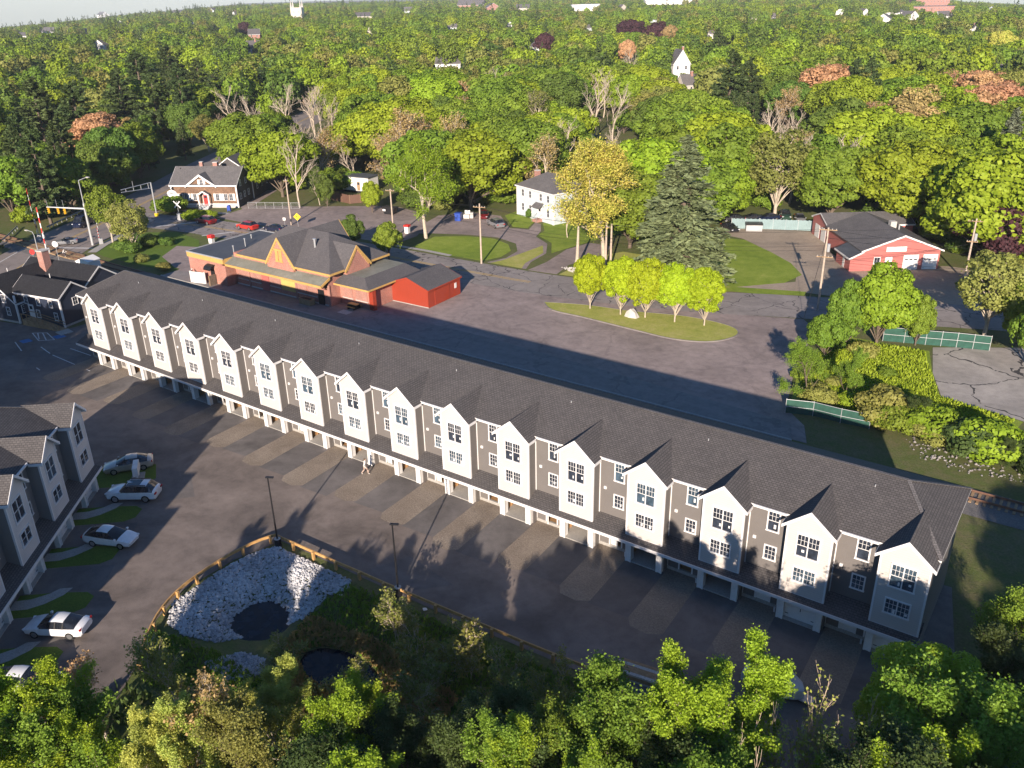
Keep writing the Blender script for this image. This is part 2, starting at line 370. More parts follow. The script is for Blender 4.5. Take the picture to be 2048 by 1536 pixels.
# ------------------------------------------------------------------ the ground and everything laid on it
rng = random.Random(7)
def smooth01(t): t = max(0.0, min(1.0, t)); return t * t * (3 - 2 * t)
BASIN = [(54.3, -17.3), (62, -17.2), (69, -18), (76, -18), (78, -22), (74, -26.5), (66, -28.5), (58.5, -28.5), (55, -26)]
def poly_dist(x, y, poly):
    best = 1e9
    for i in range(len(poly)):
        ax, ay = poly[i]; bx, by = poly[(i + 1) % len(poly)]
        t = max(0, min(1, ((x - ax) * (bx - ax) + (y - ay) * (by - ay)) / ((bx - ax) ** 2 + (by - ay) ** 2)))
        best = min(best, math.hypot(x - ax - t * (bx - ax), y - ay - t * (by - ay)))
    return best
def ground_z(x, y):
    z = -0.03
    if 50 < x < 82 and -34 < y < -12:
        if in_poly(x, y, BASIN): z -= 0.75 * smooth01(poly_dist(x, y, BASIN) / 3.2)
        for px, py, ra, rb in ((59.2, -22.3, 2.9, 2.6), (68.6, -22.9, 4.0, 2.1)):
            q = math.hypot((x - px) / ra, (y - py) / rb); z -= 0.85 * smooth01(1.25 - q)
    dx, dy = x - CAM[0], y - CAM[1]; r = math.hypot(dx, dy)
    if r > 420:
        az = math.atan2(-dx, dy) - YAW                       # positive to the left of the view
        k = 0.25 + 0.75 * smooth01((az - 0.25) / 0.3) + 0.7 * smooth01((-az - 0.3) / 0.25)
        t = r - 420
        z -= k * (min(t, 900) ** 2 / 60000 + max(0, t - 900) * 0.03)
    return z
def _lines(fine0, fine1, far):
    a = list(np.arange(fine0, fine1 + 0.01, 0.8)); d = 4.0; x = fine1
    while x < far: x += d; a.append(x); d *= 1.22
    d = 4.0; x = fine0
    while x > -far: x -= d; a.insert(0, x); d *= 1.22
    return a
gx, gy = _lines(50, 84, 6500), _lines(-34, -13, 6500)
mb = MB(); mb.v = [(x, y, ground_z(x, y)) for y in gy for x in gx]
nx = len(gx); mb.f = [(j * nx + i, j * nx + i + 1, (j + 1) * nx + i + 1, (j + 1) * nx + i) for j in range(len(gy) - 1) for i in range(nx - 1)]
mb.m = [0] * len(mb.f)
struct(mb.build('ground', 'earth', smooth=True), 'green and brown woodland floor and open ground')

def sheet(name, pts, z, mat, label=None, parent=None):
    o = MB().poly([(x, y, z) for x, y in pts]).build(name, mat, parent)
    if o.data.polygons[0].normal.z < 0: o.data.flip_normals()
    if parent is None: struct(o, label)
    return o
def curve_pts(pts, n=8):
    """Catmull-Rom through the points"""
    out = []; p = [pts[0]] + list(pts) + [pts[-1]]
    for i in range(1, len(p) - 2):
        for k in range(n):
            t = k / n; a, b, c, d = p[i - 1], p[i], p[i + 1], p[i + 2]
            out.append(tuple(0.5 * (2 * b[j] + (c[j] - a[j]) * t + (2 * a[j] - 5 * b[j] + 4 * c[j] - d[j]) * t * t + (3 * b[j] - a[j] - 3 * c[j] + d[j]) * t ** 3) for j in (0, 1)))
    out.append(tuple(pts[-1])); return out
def offset(pts, d):
    out = []
    for i, (x, y) in enumerate(pts):
        a, b = pts[max(0, i - 1)], pts[min(len(pts) - 1, i + 1)]
        tx, ty = b[0] - a[0], b[1] - a[1]; l = math.hypot(tx, ty) or 1
        out.append((x - ty / l * d, y + tx / l * d))
    return out
def ribbon(name, pts, w0, w1, z, mat, label=None, parent=None, zf=None):
    a, b = offset(pts, w0), offset(pts, w1); mb = MB()
    zz = zf or (lambda x, y: z)
    for i in range(len(pts) - 1):
        mb.poly([(*b[i], zz(*b[i])), (*b[i + 1], zz(*b[i + 1])), (*a[i + 1], zz(*a[i + 1])), (*a[i], zz(*a[i]))])
    o = mb.build(name, mat, parent)
    if parent is None: struct(o, label)
    return o

FRONT_LOT = [(-60, -38), (-34, -2.2), (-24, 0.4), (-13.2, 3.2), (-12.5, 9), (-3, 9), (-0.5, 10), (103, 10), (105.5, -2), (107, -13), (100, -17), (86.7, -13.7), (83, -14.2), (75, -14.6), (67.3, -14.8),
             (58, -14.9), (53.6, -15), (52.4, -19), (52.2, -24), (53.6, -27.5), (56.6, -31), (64, -42), (60, -60), (20, -64)]
sheet('parking_lot', FRONT_LOT, 0.0, 'lot_new', 'asphalt lot between the two townhouse rows')
for i, (pts) in enumerate([
    [(-9.5, -3.2), (-1.5, -9.8), (3.2, -7.0), (1.2, -5.2), (2.8, -3.9), (-2.2, -1.2)],
    [(30.5, -14.2), (36.8, -12.0), (41.0, -14.6), (38.2, -17.8), (34, -17.2)],
    [(62.5, -14.6), (67, -14.6), (70, -11.5), (64.5, -10.5)]]):
    sheet('asphalt_patch', pts, 0.006, 'lot_patch', 'darker repair patch in the lot')
rear_pts = [(-22, 27.2), (86, 27.2), (84.5, 31), (81.5, 34), (79, 44), (77.8, 52), (76.5, 60), (74, 63), (60, 58), (45, 54), (30, 52), (22, 52), (10, 52), (-10, 51), (-25, 46), (-30, 40), (-26, 33)]
sheet('station_lot', rear_pts, 0.0, 'lot_old', 'worn asphalt lot behind the railway')
sheet('platform', [(-24, 27.0), (84.5, 27.0), (83, 30.8), (40, 33.4), (14, 33.2), (14, 31.6), (-18, 31.4), (-24, 30)], 0.05, 'platform', 'paved old station platform beside the track')
MBk = MB().box(-24, 26.75, -0.02, 84.5, 27.0, 0.14); struct(MBk.build('platform_kerb', 'concrete'), 'concrete kerb along the platform edge')
# roads
ROAD_B = curve_pts([(-70, 47.5), (-58, 50), (-47, 52.0), (-32.7, 53.4), (-5, 55.4), (20.8, 56.2), (33, 56.9), (45, 58.9), (58, 62.3), (68, 66.3), (78, 70.2), (90, 75), (105, 80), (150, 92), (300, 130)])
ROAD_A = curve_pts([(-5, -62), (-25, -24), (-45, 9), (-58, 27), (-69, 46), (-82, 68), (-100, 95), (-126, 138), (-160, 195), (-196, 262), (-235, 340)])
struct(ribbon('main_road', ROAD_A, -7.6, 7.6, 0.008, 'road_main'), 'road over the level crossing')
struct(ribbon('station_road', ROAD_B, -5.0, 5.0, 0.012, 'road'), 'cracked road past the station')
for nm, path, o0, o1, mt, lab in [('yellow_line', ROAD_B[10:48], -0.32, -0.18, 'line_yellow', 'double'), ('yellow_line', ROAD_B[10:48], 0.18, 0.32, 'line_yellow', 'double'),
                                  ('yellow_line', ROAD_A, -0.3, -0.16, 'line_yellow', ''), ('yellow_line', ROAD_A, 0.16, 0.3, 'line_yellow', ''), ('edge_line', ROAD_A[:26], 5.2, 5.4, 'line_white', '')]:
    ribbon(nm, path, o0, o1, 0.018, mt, 'painted road line')
for (a, b) in [((-54.5, 47.0), (-47.8, 57.6)), ((-40.0, 47.2), (-36.8, 52.6)), ((-66.0, 20.5), (-73.0, 23.5)), ((-50.5, 30.5), (-57.0, 27.0))]:
    d = Vector((b[0] - a[0], b[1] - a[1])).normalized() * 0.25
    sheet('stop_line', [(a[0] - d.y, a[1] + d.x), (b[0] - d.y, b[1] + d.x), (b[0] + d.y, b[1] - d.x), (a[0] + d.y, a[1] - d.x)], 0.02, 'line_white', 'white stop line')
# lot north of the station road, house forecourts, yards
sheet('corner_lot', [(-50, 58.5), (-38, 58.6), (-14, 61.5), (-3, 62.5), (-3, 69), (-8, 78), (-15, 84), (-24, 86), (-40, 76), (-52, 70), (-60, 84), (-68, 80), (-57, 69.5), (-51.5, 66.5)], 0.004, 'lot_old', 'open paved corner lot across from the station')
sheet('house_driveway', [(-6, 69.5), (-1.5, 72.2), (5, 75.0), (11, 76.2), (16.5, 74.5), (19.6, 70.5), (20.3, 66), (19, 62.0), (27, 62.3), (25.5, 66), (24.8, 72), (21.5, 77.5), (17, 80.5), (15.5, 84.5), (12.5, 89.0), (10.9, 89.4), (12.8, 84.3), (9.0, 83.2), (1.5, 90.5), (-6, 90), (-10, 84)], 0.006, 'lot_old', 'curved asphalt driveway of the pale blue house')
sheet('side_driveway', [(27.6, 61.9), (33, 62.5), (32, 68), (33.5, 76), (33, 82), (28, 82), (26.6, 76), (27.8, 67.5)], 0.006, 'lot_old', 'driveway under the yellow blossoming tree')
sheet('front_lawn', [(0.2, 70.5), (1.2, 63.0), (11, 62.0), (17.8, 62.2), (19.2, 66), (18.5, 70), (15.5, 73.4), (11, 75.2), (5.5, 74.0)], 0.01, 'lawn', 'oval front lawn inside the curved driveway')
sheet('house_lawn', [(16.8, 81.5), (22, 78.2), (25.6, 72.5), (26.4, 77), (27.6, 83), (30, 92), (22, 100), (13, 96), (12.6, 89.6), (16, 85)], 0.01, 'lawn', 'lawn beside the pale blue house')
sheet('house_lawn', [(2.2, 91), (9, 84.2), (12, 85), (10.2, 90.3), (9, 93), (2, 97)], 0.01, 'lawn', 'lawn in front of the pale blue house')
sheet('verge', [(20.6, 64.5), (19.8, 62), (26.2, 62.2), (25, 65), (24.2, 72), (21.5, 76)], 0.013, 'lawn_dry', 'grass wedge between driveways')
sheet('verge', [(33.4, 62.6), (45, 64.4), (60, 68.8), (66, 71.6), (62, 78), (50, 80), (36, 80), (33.2, 74)], 0.005, 'lawn_dry', 'dry grass verge around the stump')
sheet('side_lawn', [(47, 71.2), (60, 71.2), (66.2, 77.5), (67.2, 83), (63.5, 88.5), (58.8, 92.8), (51.5, 98.5), (45.5, 97), (42, 84)], 0.014, 'lawn', 'mown lawn beside the red garage yard')
sheet('verge', [(57, 68.3), (64, 70.0), (70.8, 73.0), (70.5, 75.0), (60.5, 71.6)], 0.016, 'lawn', 'grass strip along the road by the yard')
sheet('garage_yard', [(60, 71), (66.5, 73.5), (71, 74.6), (76, 75.2), (89, 79.2), (102, 83.3), (104, 92), (96, 100), (86, 100), (72, 92), (66, 100), (63.5, 112), (58, 110), (45, 105.5), (41, 101), (51, 99), (58.5, 93), (66, 84), (67.5, 79)], 0.008, 'yard_gravel', 'gravel yard of the red garage')
sheet('island', curve_pts([(39.0, 49.6), (42, 47.4), (47.4, 47.2), (56, 46.6), (62, 46.4), (66.5, 48.2), (68.4, 52), (66.5, 54.7), (60, 55.2), (52, 53.0), (45, 51.8), (39.0, 49.6)], 5)[:-1], 0.1, 'lawn_dry', 'grass island with the row of young maples')
ipts = curve_pts([(39.0, 49.6), (42, 47.4), (47.4, 47.2), (56, 46.6), (62, 46.4), (66.5, 48.2), (68.4, 52), (66.5, 54.7), (60, 55.2), (52, 53.0), (45, 51.8), (39.0, 49.6)], 5)
mb = MB()
for a, b, c, d in zip(ipts[:-1], ipts[1:], offset(ipts, -0.16)[:-1], offset(ipts, -0.16)[1:]): mb.slab([(*a, 0.13), (*b, 0.13), (*d, 0.13), (*c, 0.13)], (0, 0, -0.13))
struct(mb.build('island_kerb', 'platform'), 'low kerb round the grass island')
sheet('cracked_slab', [(91.3, 61.5), (93, 53), (95.2, 46.5), (104, 44.5), (125, 50), (125, 70), (101, 67.5), (97, 65)], 0.006, 'cracked', 'cracked concrete slab behind the green gate')
sheet('weed_lot', [(78.6, 51), (79.4, 44), (81.8, 34.4), (92, 34.8), (103, 40), (103.8, 44.4), (95, 46.5), (92.7, 54), (91.2, 60), (80, 59.5)], 0.002, 'lawn', 'weedy vacant lot')
sheet('crossing_verge', [(-50.6, 30), (-44, 28.4), (-33, 28.4), (-24, 29.5), (-27, 34), (-31, 40), (-38, 45), (-47, 46.4), (-53.5, 42)], 0.004, 'lawn_shade_tone', 'planted corner beside the crossing')
sheet('crossing_verge', [(-46, 20.5), (-40, 8.5), (-25, 8), (-10, 10), (-4, 22.0), (-46, 22.3)], 0.004, 'lawn_shade_tone', 'grass around the white equipment cabinet')
ribbon('sidewalk', [(-47.6, 28.6), (-50.8, 33), (-56, 42), (-60.5, 50)], -0.8, 0.9, 0.1, 'concrete', 'concrete sidewalk by the crossing')
ribbon('sidewalk', [(-66, 57.3), (-56, 60.3), (-50.5, 62.0)], -0.7, 0.7, 0.05, 'concrete', 'sidewalk before the shingled house')
ribbon('sidewalk', [(-8, 61.6), (5, 62.1), (11, 61.9)], -0.5, 0.5, 0.03, 'concrete', 'worn sidewalk along the road')
sheet('station_forecourt', [(-26, 31), (-18, 31), (-18, 47), (-27, 44), (-38, 40), (-34, 34)], 0.006, 'lot_old', 'paved court beside the station')
# railway
ribbon('trackbed', [(-140, 25.35), (-60, 25.4), (0, 25.35), (100, 25.35), (160, 25.3)], -3.6, 1.4, 0.012, 'ballast', 'stone ballast of the railway')
trk = thing('railway_track', 'rusty single railway track running behind the long townhouse row', 'track', (0, 25.35, 0.02))
for s in (-0.76, 0.76):
    mb = MB().box(-140, s - 0.035, 0.1, 160, s + 0.035, 0.26).box(-140, s - 0.075, 0.075, 160, s + 0.075, 0.1); mb.build('rail', 'rust', trk)
sm = MB().box(-0.12, -1.3, -0.02, 0.12, 1.3, 0.075).mesh('sleeper', 'wood')
for x in list(np.arange(99.5, 112, 0.6)) + list(np.arange(-82, -66, 0.6)) + list(np.arange(-47, -30, 0.6)): place(sm, 'sleeper', trk, (float(x), rng.uniform(-.05, .05), 0))
for y in (-1.15, -0.3, 0.3, 1.15):
    MB().box(-66, y - 0.24, 0.0, -47, y + 0.24, 0.2).build('crossing_plank', 'wood', trk)
# driveway strips in front of the long row: dark asphalt before each garage, gravel before each entry
for i in range(16):
    x0 = 6.4 * i; ye = -7.6 - 0.5 * math.sin(i * 2.1)
    sheet('driveway_strip', [(x0 + 3.0 + 0.1, -0.9), (x0 + 6.55, -0.9), (x0 + 6.75, ye + 0.4), (x0 + 3.3, ye + 0.2)], 0.007, 'drive', 'asphalt driveway before a garage')
    sheet('gravel_strip', [(x0 + 0.2, -0.05), (x0 + 3.05, -0.05), (x0 + 3.2, -3), (x0 + 3.35, ye + 0.5), (x0 + 2.4, ye - 0.1), (x0 + 0.9, ye), (x0 + 0.35, ye + 0.8)], 0.014, 'gravel', 'bare gravel strip before an entry door')
# parking lines
for (a, b) in [((-5.6, -0.1), (-0.8, 0.0)), ((-5.4, -2.7), (4.0, -3.0)), ((-9.6, -2.0), (-6.2, -2.6)), ((-14.5, -3.0), (-10.5, -4.2)), ((-12, -12.3), (-6, -10.7)), ((-3, -6.2), (-1.8, -6.4)),
               ((-15.9, 0.2), (-12.2, -0.9)), ((-14.2, 1.4), (-10.6, 0.5)), ((-12.2, -0.9), (-10.6, 0.5)), ((-15.9, 0.2), (-14.2, 1.4)), ((-15.2, 0.6), (-12.6, -0.6)), ((-14.6, 1.0), (-11.5, -0.2))]:
    d = Vector((b[0] - a[0], b[1] - a[1])).normalized() * 0.07
    sheet('parking_line', [(a[0] - d.y, a[1] + d.x), (b[0] - d.y, b[1] + d.x), (b[0] + d.y, b[1] - d.x), (a[0] + d.y, a[1] - d.x)], 0.012, 'line_white', 'white parking line')
for (x, y) in ((-11.2, 1.6), (-13.6, -1.9)):
    sheet('accessible_marking', [(x - .9, y - .6), (x + .6, y - .75), (x + .9, y + .5), (x - .6, y + .65)], 0.012, 'line_blue', 'blue accessible parking square')
# ------------------------------------------------------------------ windows and doors shared by all buildings
_wc = {}
def win_meshes(w, h, cols=1, grid=((2, 3), (1, 1)), casing=0.1, cas='trim', glass='glass', depth=0.07):
    """casing ring proud of the wall, glass set back inside it, muntins; local: x right, z up, faces -y, centred on the wall plane"""
    k = (w, h, cols, grid, casing, cas, glass)
    if k in _wc: return _wc[k]
    fr = MB(); mu = MB(); gl = MB(); x0, x1, z0, z1 = -w / 2, w / 2, -h / 2, h / 2; d = depth
    fr.box(x0, -d, z1 - casing, x1, -0.002, z1).box(x0 - 0.03, -d - 0.03, z0, x1 + 0.03, -0.002, z0 + casing)
    fr.box(x0, -d, z0 + casing, x0 + casing, -0.002, z1 - casing).box(x1 - casing, -d, z0 + casing, x1, -0.002, z1 - casing)
    iw = (w - 2 * casing - (cols - 1) * casing * 0.8) / cols
    for c in range(cols):
        a = x0 + casing + c * (iw + casing * 0.8); b = a + iw
        if c: fr.box(a - casing * 0.8, -d + 0.01, z0 + casing, a, -0.002, z1 - casing)
        lo, hi = z0 + casing, z1 - casing; rows = len(grid); rh = (hi - lo) / rows
        gl.poly([(a, -0.012, lo), (b, -0.012, lo), (b, -0.012, hi), (a, -0.012, hi)])
        for r, (gc, gr) in enumerate(grid):                    # first entry = top sash
            zb = hi - (r + 1) * rh; zt = zb + rh; s = 0.025
            if rows > 1 and r: mu.box(a, -0.035, zt - 0.025, b, -0.013, zt + 0.025)
            for i in range(1, gc): x = a + (b - a) * i / gc; mu.box(x - s / 2, -0.03, zb, x + s / 2, -0.014, zt)
            for i in range(1, gr): z = zb + rh * i / gr; mu.box(a, -0.031, z - s / 2, b, -0.0145, z + s / 2)
    _wc[k] = (fr.mesh('window', cas), gl.mesh('pane', glass), mu.mesh('muntins', cas) if mu.f else None)
    return _wc[k]
def window(parent, x, y, z, w, h, rotz=0.0, **kw):
    f, g, m = win_meshes(w, h, **kw)
    o = place(f, 'window', parent, (x, y, z), rotz); place(g, 'pane', o)
    if m: place(m, 'muntins', o)
    return o
_dc = {}
def door(parent, x, y, z, w, h, rotz=0.0, mat='white', lite=True, cas='trim', name='door'):
    k = (w, h, mat, lite, cas)
    if k not in _dc:
        a = MB().box(-w / 2, -0.05, 0, w / 2, -0.004, h); c = MB(); g = MB(); t = 0.1
        c.box(-w / 2 - t, -0.08, 0, -w / 2, -0.002, h + t).box(w / 2, -0.08, 0, w / 2 + t, -0.002, h + t).box(-w / 2, -0.08, h, w / 2, -0.002, h + t)
        g.box(-w * 0.32, -0.06, h * 0.66, w * 0.32, -0.051, h * 0.92) if lite else None
        kn = MB().tube((w * 0.38, -0.1, h * 0.47), (w * 0.38, -0.05, h * 0.47), 0.035, 0.03, 6)
        for zz in (0.12, 0.42): a.box(-w * 0.36, -0.06, h * zz, -w * 0.04, -0.051, h * (zz + 0.2)).box(w * 0.04, -0.06, h * zz, w * 0.36, -0.051, h * (zz + 0.2))
        _dc[k] = (a.mesh('door', mat), c.mesh('casing', cas), g.mesh('pane', 'glass') if lite else None, kn.mesh('handle', 'steel'))
    a, c, g, kn = _dc[k]; o = place(a, name, parent, (x, y, z), rotz); place(c, 'casing', o); place(kn, 'handle', o)
    if g: place(g, 'pane', o)
    return o
_gc = {}
def garage_door(parent, x, y, z, w, h, rotz=0.0, lites=0, mat='white', rows=4):
    k = (w, h, lites, mat, rows)
    if k not in _gc:
        a = MB(); g = MB(); hw = MB(); rh = h / rows; ncol = 4
        a.box(-w / 2, -0.03, 0, w / 2, 0.03, h)
        for r in range(rows):
            for c in range(ncol):
                x0 = -w / 2 + w * c / ncol + 0.07; x1 = -w / 2 + w * (c + 1) / ncol - 0.07
                if lites and r == rows - 1: g.box(x0, -0.052, r * rh + 0.12, x1, -0.03, (r + 1) * rh - 0.12)
                else: a.box(x0, -0.05, r * rh + 0.06, x1, -0.03, (r + 1) * rh - 0.06)
        for sx in (-1, 1):
            for zz in (0.3, h - 0.35): hw.box(sx * w / 2 - sx * 0.08 - 0.16 * (sx > 0) * 1.6, -0.07, zz, sx * w / 2 - sx * 0.08 + 0.16 * (sx < 0) * 1.6, -0.05, zz + 0.05)
        hw.box(-0.02, -0.08, h * 0.4, 0.03, -0.05, h * 0.52)
        _gc[k] = (a.mesh('garage_door', mat), g.mesh('pane', 'glass') if lites else None, hw.mesh('hardware', 'black'))
    a, g, hw = _gc[k]; o = place(a, 'garage_door', parent, (x, y, z), rotz); place(hw, 'hardware', o)
    if g: place(g, 'pane', o)
    return o

# ------------------------------------------------------------------ townhouse rows
UN, BX, BPR, DEP, EAVE, PEAK, RIDGE = 6.4, 3.16, 1.12, 10.2, 8.7, 10.05, 10.95
def rowhouse(name, label, n, loc, rotz, bay_mat, wall_mat, closed, wstyle):
    b = thing(name, label, 'townhouses', loc, rotz); L = n * UN
    MB().box(0, 0, 2.62, L, DEP, EAVE).build('upper_wall', wall_mat, b)
    MB().box(0, 5.4, 0, L, DEP - 0.002, 2.62).box(-0.004, 0.1, 0, 0.12, 5.4, 2.62).box(L - 0.12, 0.1, 0, L + 0.004, 5.4, 2.62).build('ground_floor_wall', wall_mat, b)
    # hipped main roof
    oh = 0.35; z0 = EAVE + 0.02; rx0, rx1, ry = 2.75, L - 3.3, 5.2; t = 0.16; RF = {}
    A, B, C_, D = (-oh, -oh, z0), (L + oh, -oh, z0), (L + oh, DEP + oh, z0), (-oh, DEP + oh, z0); E, F = (rx0, ry, RIDGE), (rx1, ry, RIDGE)
    mb = MB().poly([A, B, F, E]).poly([C_, D, E, F]).poly([B, C_, F]).poly([D, A, E])
    A2, B2, C2, D2 = [(p[0], p[1], p[2] - t) for p in (A, B, C_, D)]
    mb.poly([A2, D2, C2, B2])
    roof = mb.build('roof', 'roof', b)
    MB().poly([A, A2, B2, B]).poly([B, B2, C2, C_]).poly([C_, C2, D2, D]).poly([D, D2, A2, A]).build('fascia', 'trim', roof)
    rc = MB()
    for p, q in ((E, F), (E, A), (E, D), (F, B), (F, C_)):
        pp, qq = Vector(p), Vector(q); rc.beam(pp + Vector((0, 0, .03)), qq + Vector((0, 0, .03)), 0.28, 0.03)
    rc.build('ridge_cap', 'roof_light', roof)
    for k in range(n):
        if k % 2: MB().tube((k * UN + 1.2, 3.9, 10.3), (k * UN + 1.2, 3.9, 10.6), 0.045, 0.045, 6).build('vent_pipe', 'steel', roof)
    sl_ = (RIDGE - z0) / (ry + oh)                              # main roof slope
    # skirt roof over the ground floor
    cz, cw = 2.5, 1.72
    MB().slab([(-0.35, -cw, cz), (L + 0.12, -cw, cz), (L + 0.12, 0.02, cz + 0.72), (-0.35, 0.02, cz + 0.72)], (0, 0, -0.06)).build('canopy_roof', 'roof', b)
    MB().box(-0.35, -cw - 0.06, cz - 0.24, L + 0.12, -cw, cz + 0.02).build('canopy_fascia', 'trim', b)
    MB().box(-0.3, -cw, cz - 0.24, L + 0.1, 0.0, cz - 0.2).build('canopy_soffit', 'trim', b)
    # one mesh of each repeated part
    w = UN - BX
    bay = MB().slab([(BX, -BPR, 2.64), (UN, -BPR, 2.64), (UN, -BPR, EAVE), (BX + w / 2, -BPR, PEAK - 0.12), (BX, -BPR, EAVE)], (0, BPR - 0.004, 0)).mesh('bay', [bay_mat])
    side = MB().box(-0.005, -BPR + 0.14, 2.66, 0.005, -0.006, EAVE - 0.1).mesh('bay_side', wall_mat)
    tr = MB(); c = 0.13
    for x in (BX - 0.03, UN - c + 0.03): tr.box(x, -BPR - 0.03, 2.62, x + c, -BPR + c, EAVE - 0.05)
    tr.box(BX + c - 0.03, -BPR - 0.025, 2.62, UN - c + 0.03, -BPR - 0.002, 2.62 + 0.14)
    for x in (BX - 0.024, UN + 0.004): tr.box(x, -BPR + 0.16, 2.62, x + 0.02, -0.01, 2.76)
    tr = tr.mesh('corner_board', 'trim')
    go, gf = 0.3, 0.38; hw = w / 2 + go; slope = (PEAK - EAVE) / (w / 2); ze = EAVE - slope * go; cx = BX + w / 2
    yb = -oh + (PEAK + 0.1 - z0) / sl_; yl = -oh + 0.05
    gr = MB()
    for s in (-1, 1):
        gr.slab([(cx, -BPR - gf, PEAK + 0.1), (cx + s * hw, -BPR - gf, ze + 0.1), (cx + s * hw, yl, ze + 0.1), (cx + s * w / 2, yl + 0.25, EAVE + 0.12), (cx, yb, PEAK + 0.1)], (0, 0, -0.1))
    gr = gr.mesh('gable_roof', 'roof')
    rk = MB()
    for s in (-1, 1):
        p0, p1 = (cx, PEAK + 0.1), (cx + s * hw, ze + 0.1)
        rk.slab([(p0[0], -BPR - gf - 0.04, p0[1]), (p1[0], -BPR - gf - 0.04, p1[1]), (p1[0], -BPR - gf - 0.04, p1[1] - 0.26), (p0[0], -BPR - gf - 0.04, p0[1] - 0.26)], (0, 0.04, 0))
        rk.slab([(p0[0], -BPR - gf, p0[1] - 0.12), (p1[0], -BPR - gf, p1[1] - 0.12), (p1[0], -BPR + 0.02, p1[1] - 0.12), (p0[0], -BPR + 0.02, p0[1] - 0.12)], (0, 0, -0.03))
        rk.box(cx + s * hw - 0.03, -BPR - gf, ze - 0.16, cx + s * hw + 0.03, -0.4, ze + 0.09)
    rk = rk.mesh('rake_board', 'trim')
    gut = MB().box(0.36, -oh - 0.12, z0 - 0.16, BX - 0.34, -oh - 0.002, z0 + 0.01).mesh('gutter', 'trim')
    pier = MB().box(-0.22, -0.98, 0, 0.22, -0.4, cz - 0.22).box(-0.26, -1.02, 0, -0.14, -0.9, cz - 0.22).box(0.14, -1.02, 0, 0.26, -0.9, cz - 0.22).mesh('pier', 'white')
    head = MB().box(BX + 0.44, -0.96, 2.14, UN - 0.44, -0.55, cz - 0.22).mesh('garage_header', 'white')
    entry = MB().box(0.0, 0.0, 0.3, 1.2, 0.14, 2.62).box(2.2, 0.0, 0.3, BX - 0.2, 0.14, 2.62).box(1.2, 0, 2.3, 2.2, 0.14, 2.62).mesh('entry_wall', wall_mat)
    foot = MB().box(0.0, -0.05, 0.0, BX - 0.2, 0.16, 0.3).mesh('foundation', 'concrete')
    ec = MB()
    for x in (0.02, 1.05, 2.2, BX - 0.34): ec.box(x, -0.03, 0.3, x + 0.12, -0.002, 2.4)
    ec = ec.mesh('entry_trim', 'trim')
    room = MB().box(BX - 0.2, 0.16, 0, BX + 0.1, 5.4, 2.6).box(UN - 0.1, 0.16, 0, UN + 0.0, 5.4, 2.6).box(BX + 0.1, 5.2, 0, UN - 0.1, 5.396, 2.6)
    for y in np.arange(0, 5.2, 0.6): room.box(BX + 0.1, y, 0, BX + 0.16, y + 0.09, 2.6).box(UN - 0.16, y, 0, UN - 0.1, y + 0.09, 2.6)
    for x in np.arange(BX + 0.5, UN - 0.3, 0.5): room.box(x, 5.12, 0, x + 0.09, 5.2, 2.6)
    room = room.mesh('garage_studs', 'osb')
    ret = MB().box(BX - 0.12, -0.6, 0, BX + 0.05, 0.158, 2.6).mesh('garage_return', wall_mat); ret2 = MB().box(UN - 0.05, -0.6, 0, UN + 0.1, 0.158, 2.6).mesh('garage_return', wall_mat)
    itr = MB().box(-0.02, -0.05, 3.2, 0.05, -0.003, EAVE - 0.2).mesh('inner_corner_trim', 'trim'); stk = MB().box(-0.09, -0.016, -0.16, 0.09, -0.0135, 0.16).mesh('sticker', 'white')
    slabm = MB().box(BX + 0.1, -0.95, 0.0, UN - 0.1, 5.2, 0.09).mesh('garage_floor', 'concrete')
    hall = MB().box(0.0, 3.0, 0.0, BX - 0.2, 3.1, 2.6).box(0, 0.16, 0.2, BX - 0.2, 3.0, 0.28).mesh('hall', 'osb')
    vent = MB().box(0.45, -0.1, 5.62, 0.68, -0.002, 5.86).mesh('wall_vent', 'trim')
    stub = MB().tube((2.85, -0.5, 0), (2.85, -0.5, 0.42), 0.07, 0.07, 8).mesh('pipe_stub', 'white')
    for i in range(n):
        o = (i * UN, 0, 0)
        by = place(bay, 'bay', b, o); place(tr, 'corner_board', by); place(side, 'bay_side', by, (BX - 0.007, 0, 0)); place(side, 'bay_side', by, (UN + 0.007, 0, 0))
        g_ = place(gr, 'gable_roof', b, o); place(rk, 'rake_board', g_)
        place(gut, 'gutter', roof, o)
        for x in (BX + 0.22, UN - 0.22): place(pier, 'pier', b, (i * UN + x, 0, 0))
        place(head, 'garage_header', b, o); place(entry, 'entry_wall', b, o); place(foot, 'foundation', b, o); place(ec, 'entry_trim', b, o)
        place(ret, 'garage_return', b, o); place(ret2, 'garage_return', b, o)
        if i: place(itr, 'inner_corner_trim', b, (i * UN + 0.03, 0, 0))
        place(slabm, 'garage_floor', b, o); place(vent, 'wall_vent', b, o)
        if wstyle == 0: place(stub, 'pipe_stub', b, o)
        x = i * UN
        if wstyle == 0:
            g1, g2 = ((3, 2), (1, 1)), ((3, 3),)
        else: g1, g2 = ((1, 1), (1, 1)), ((1, 2),)
        wr = random.Random(i * 7 + wstyle)
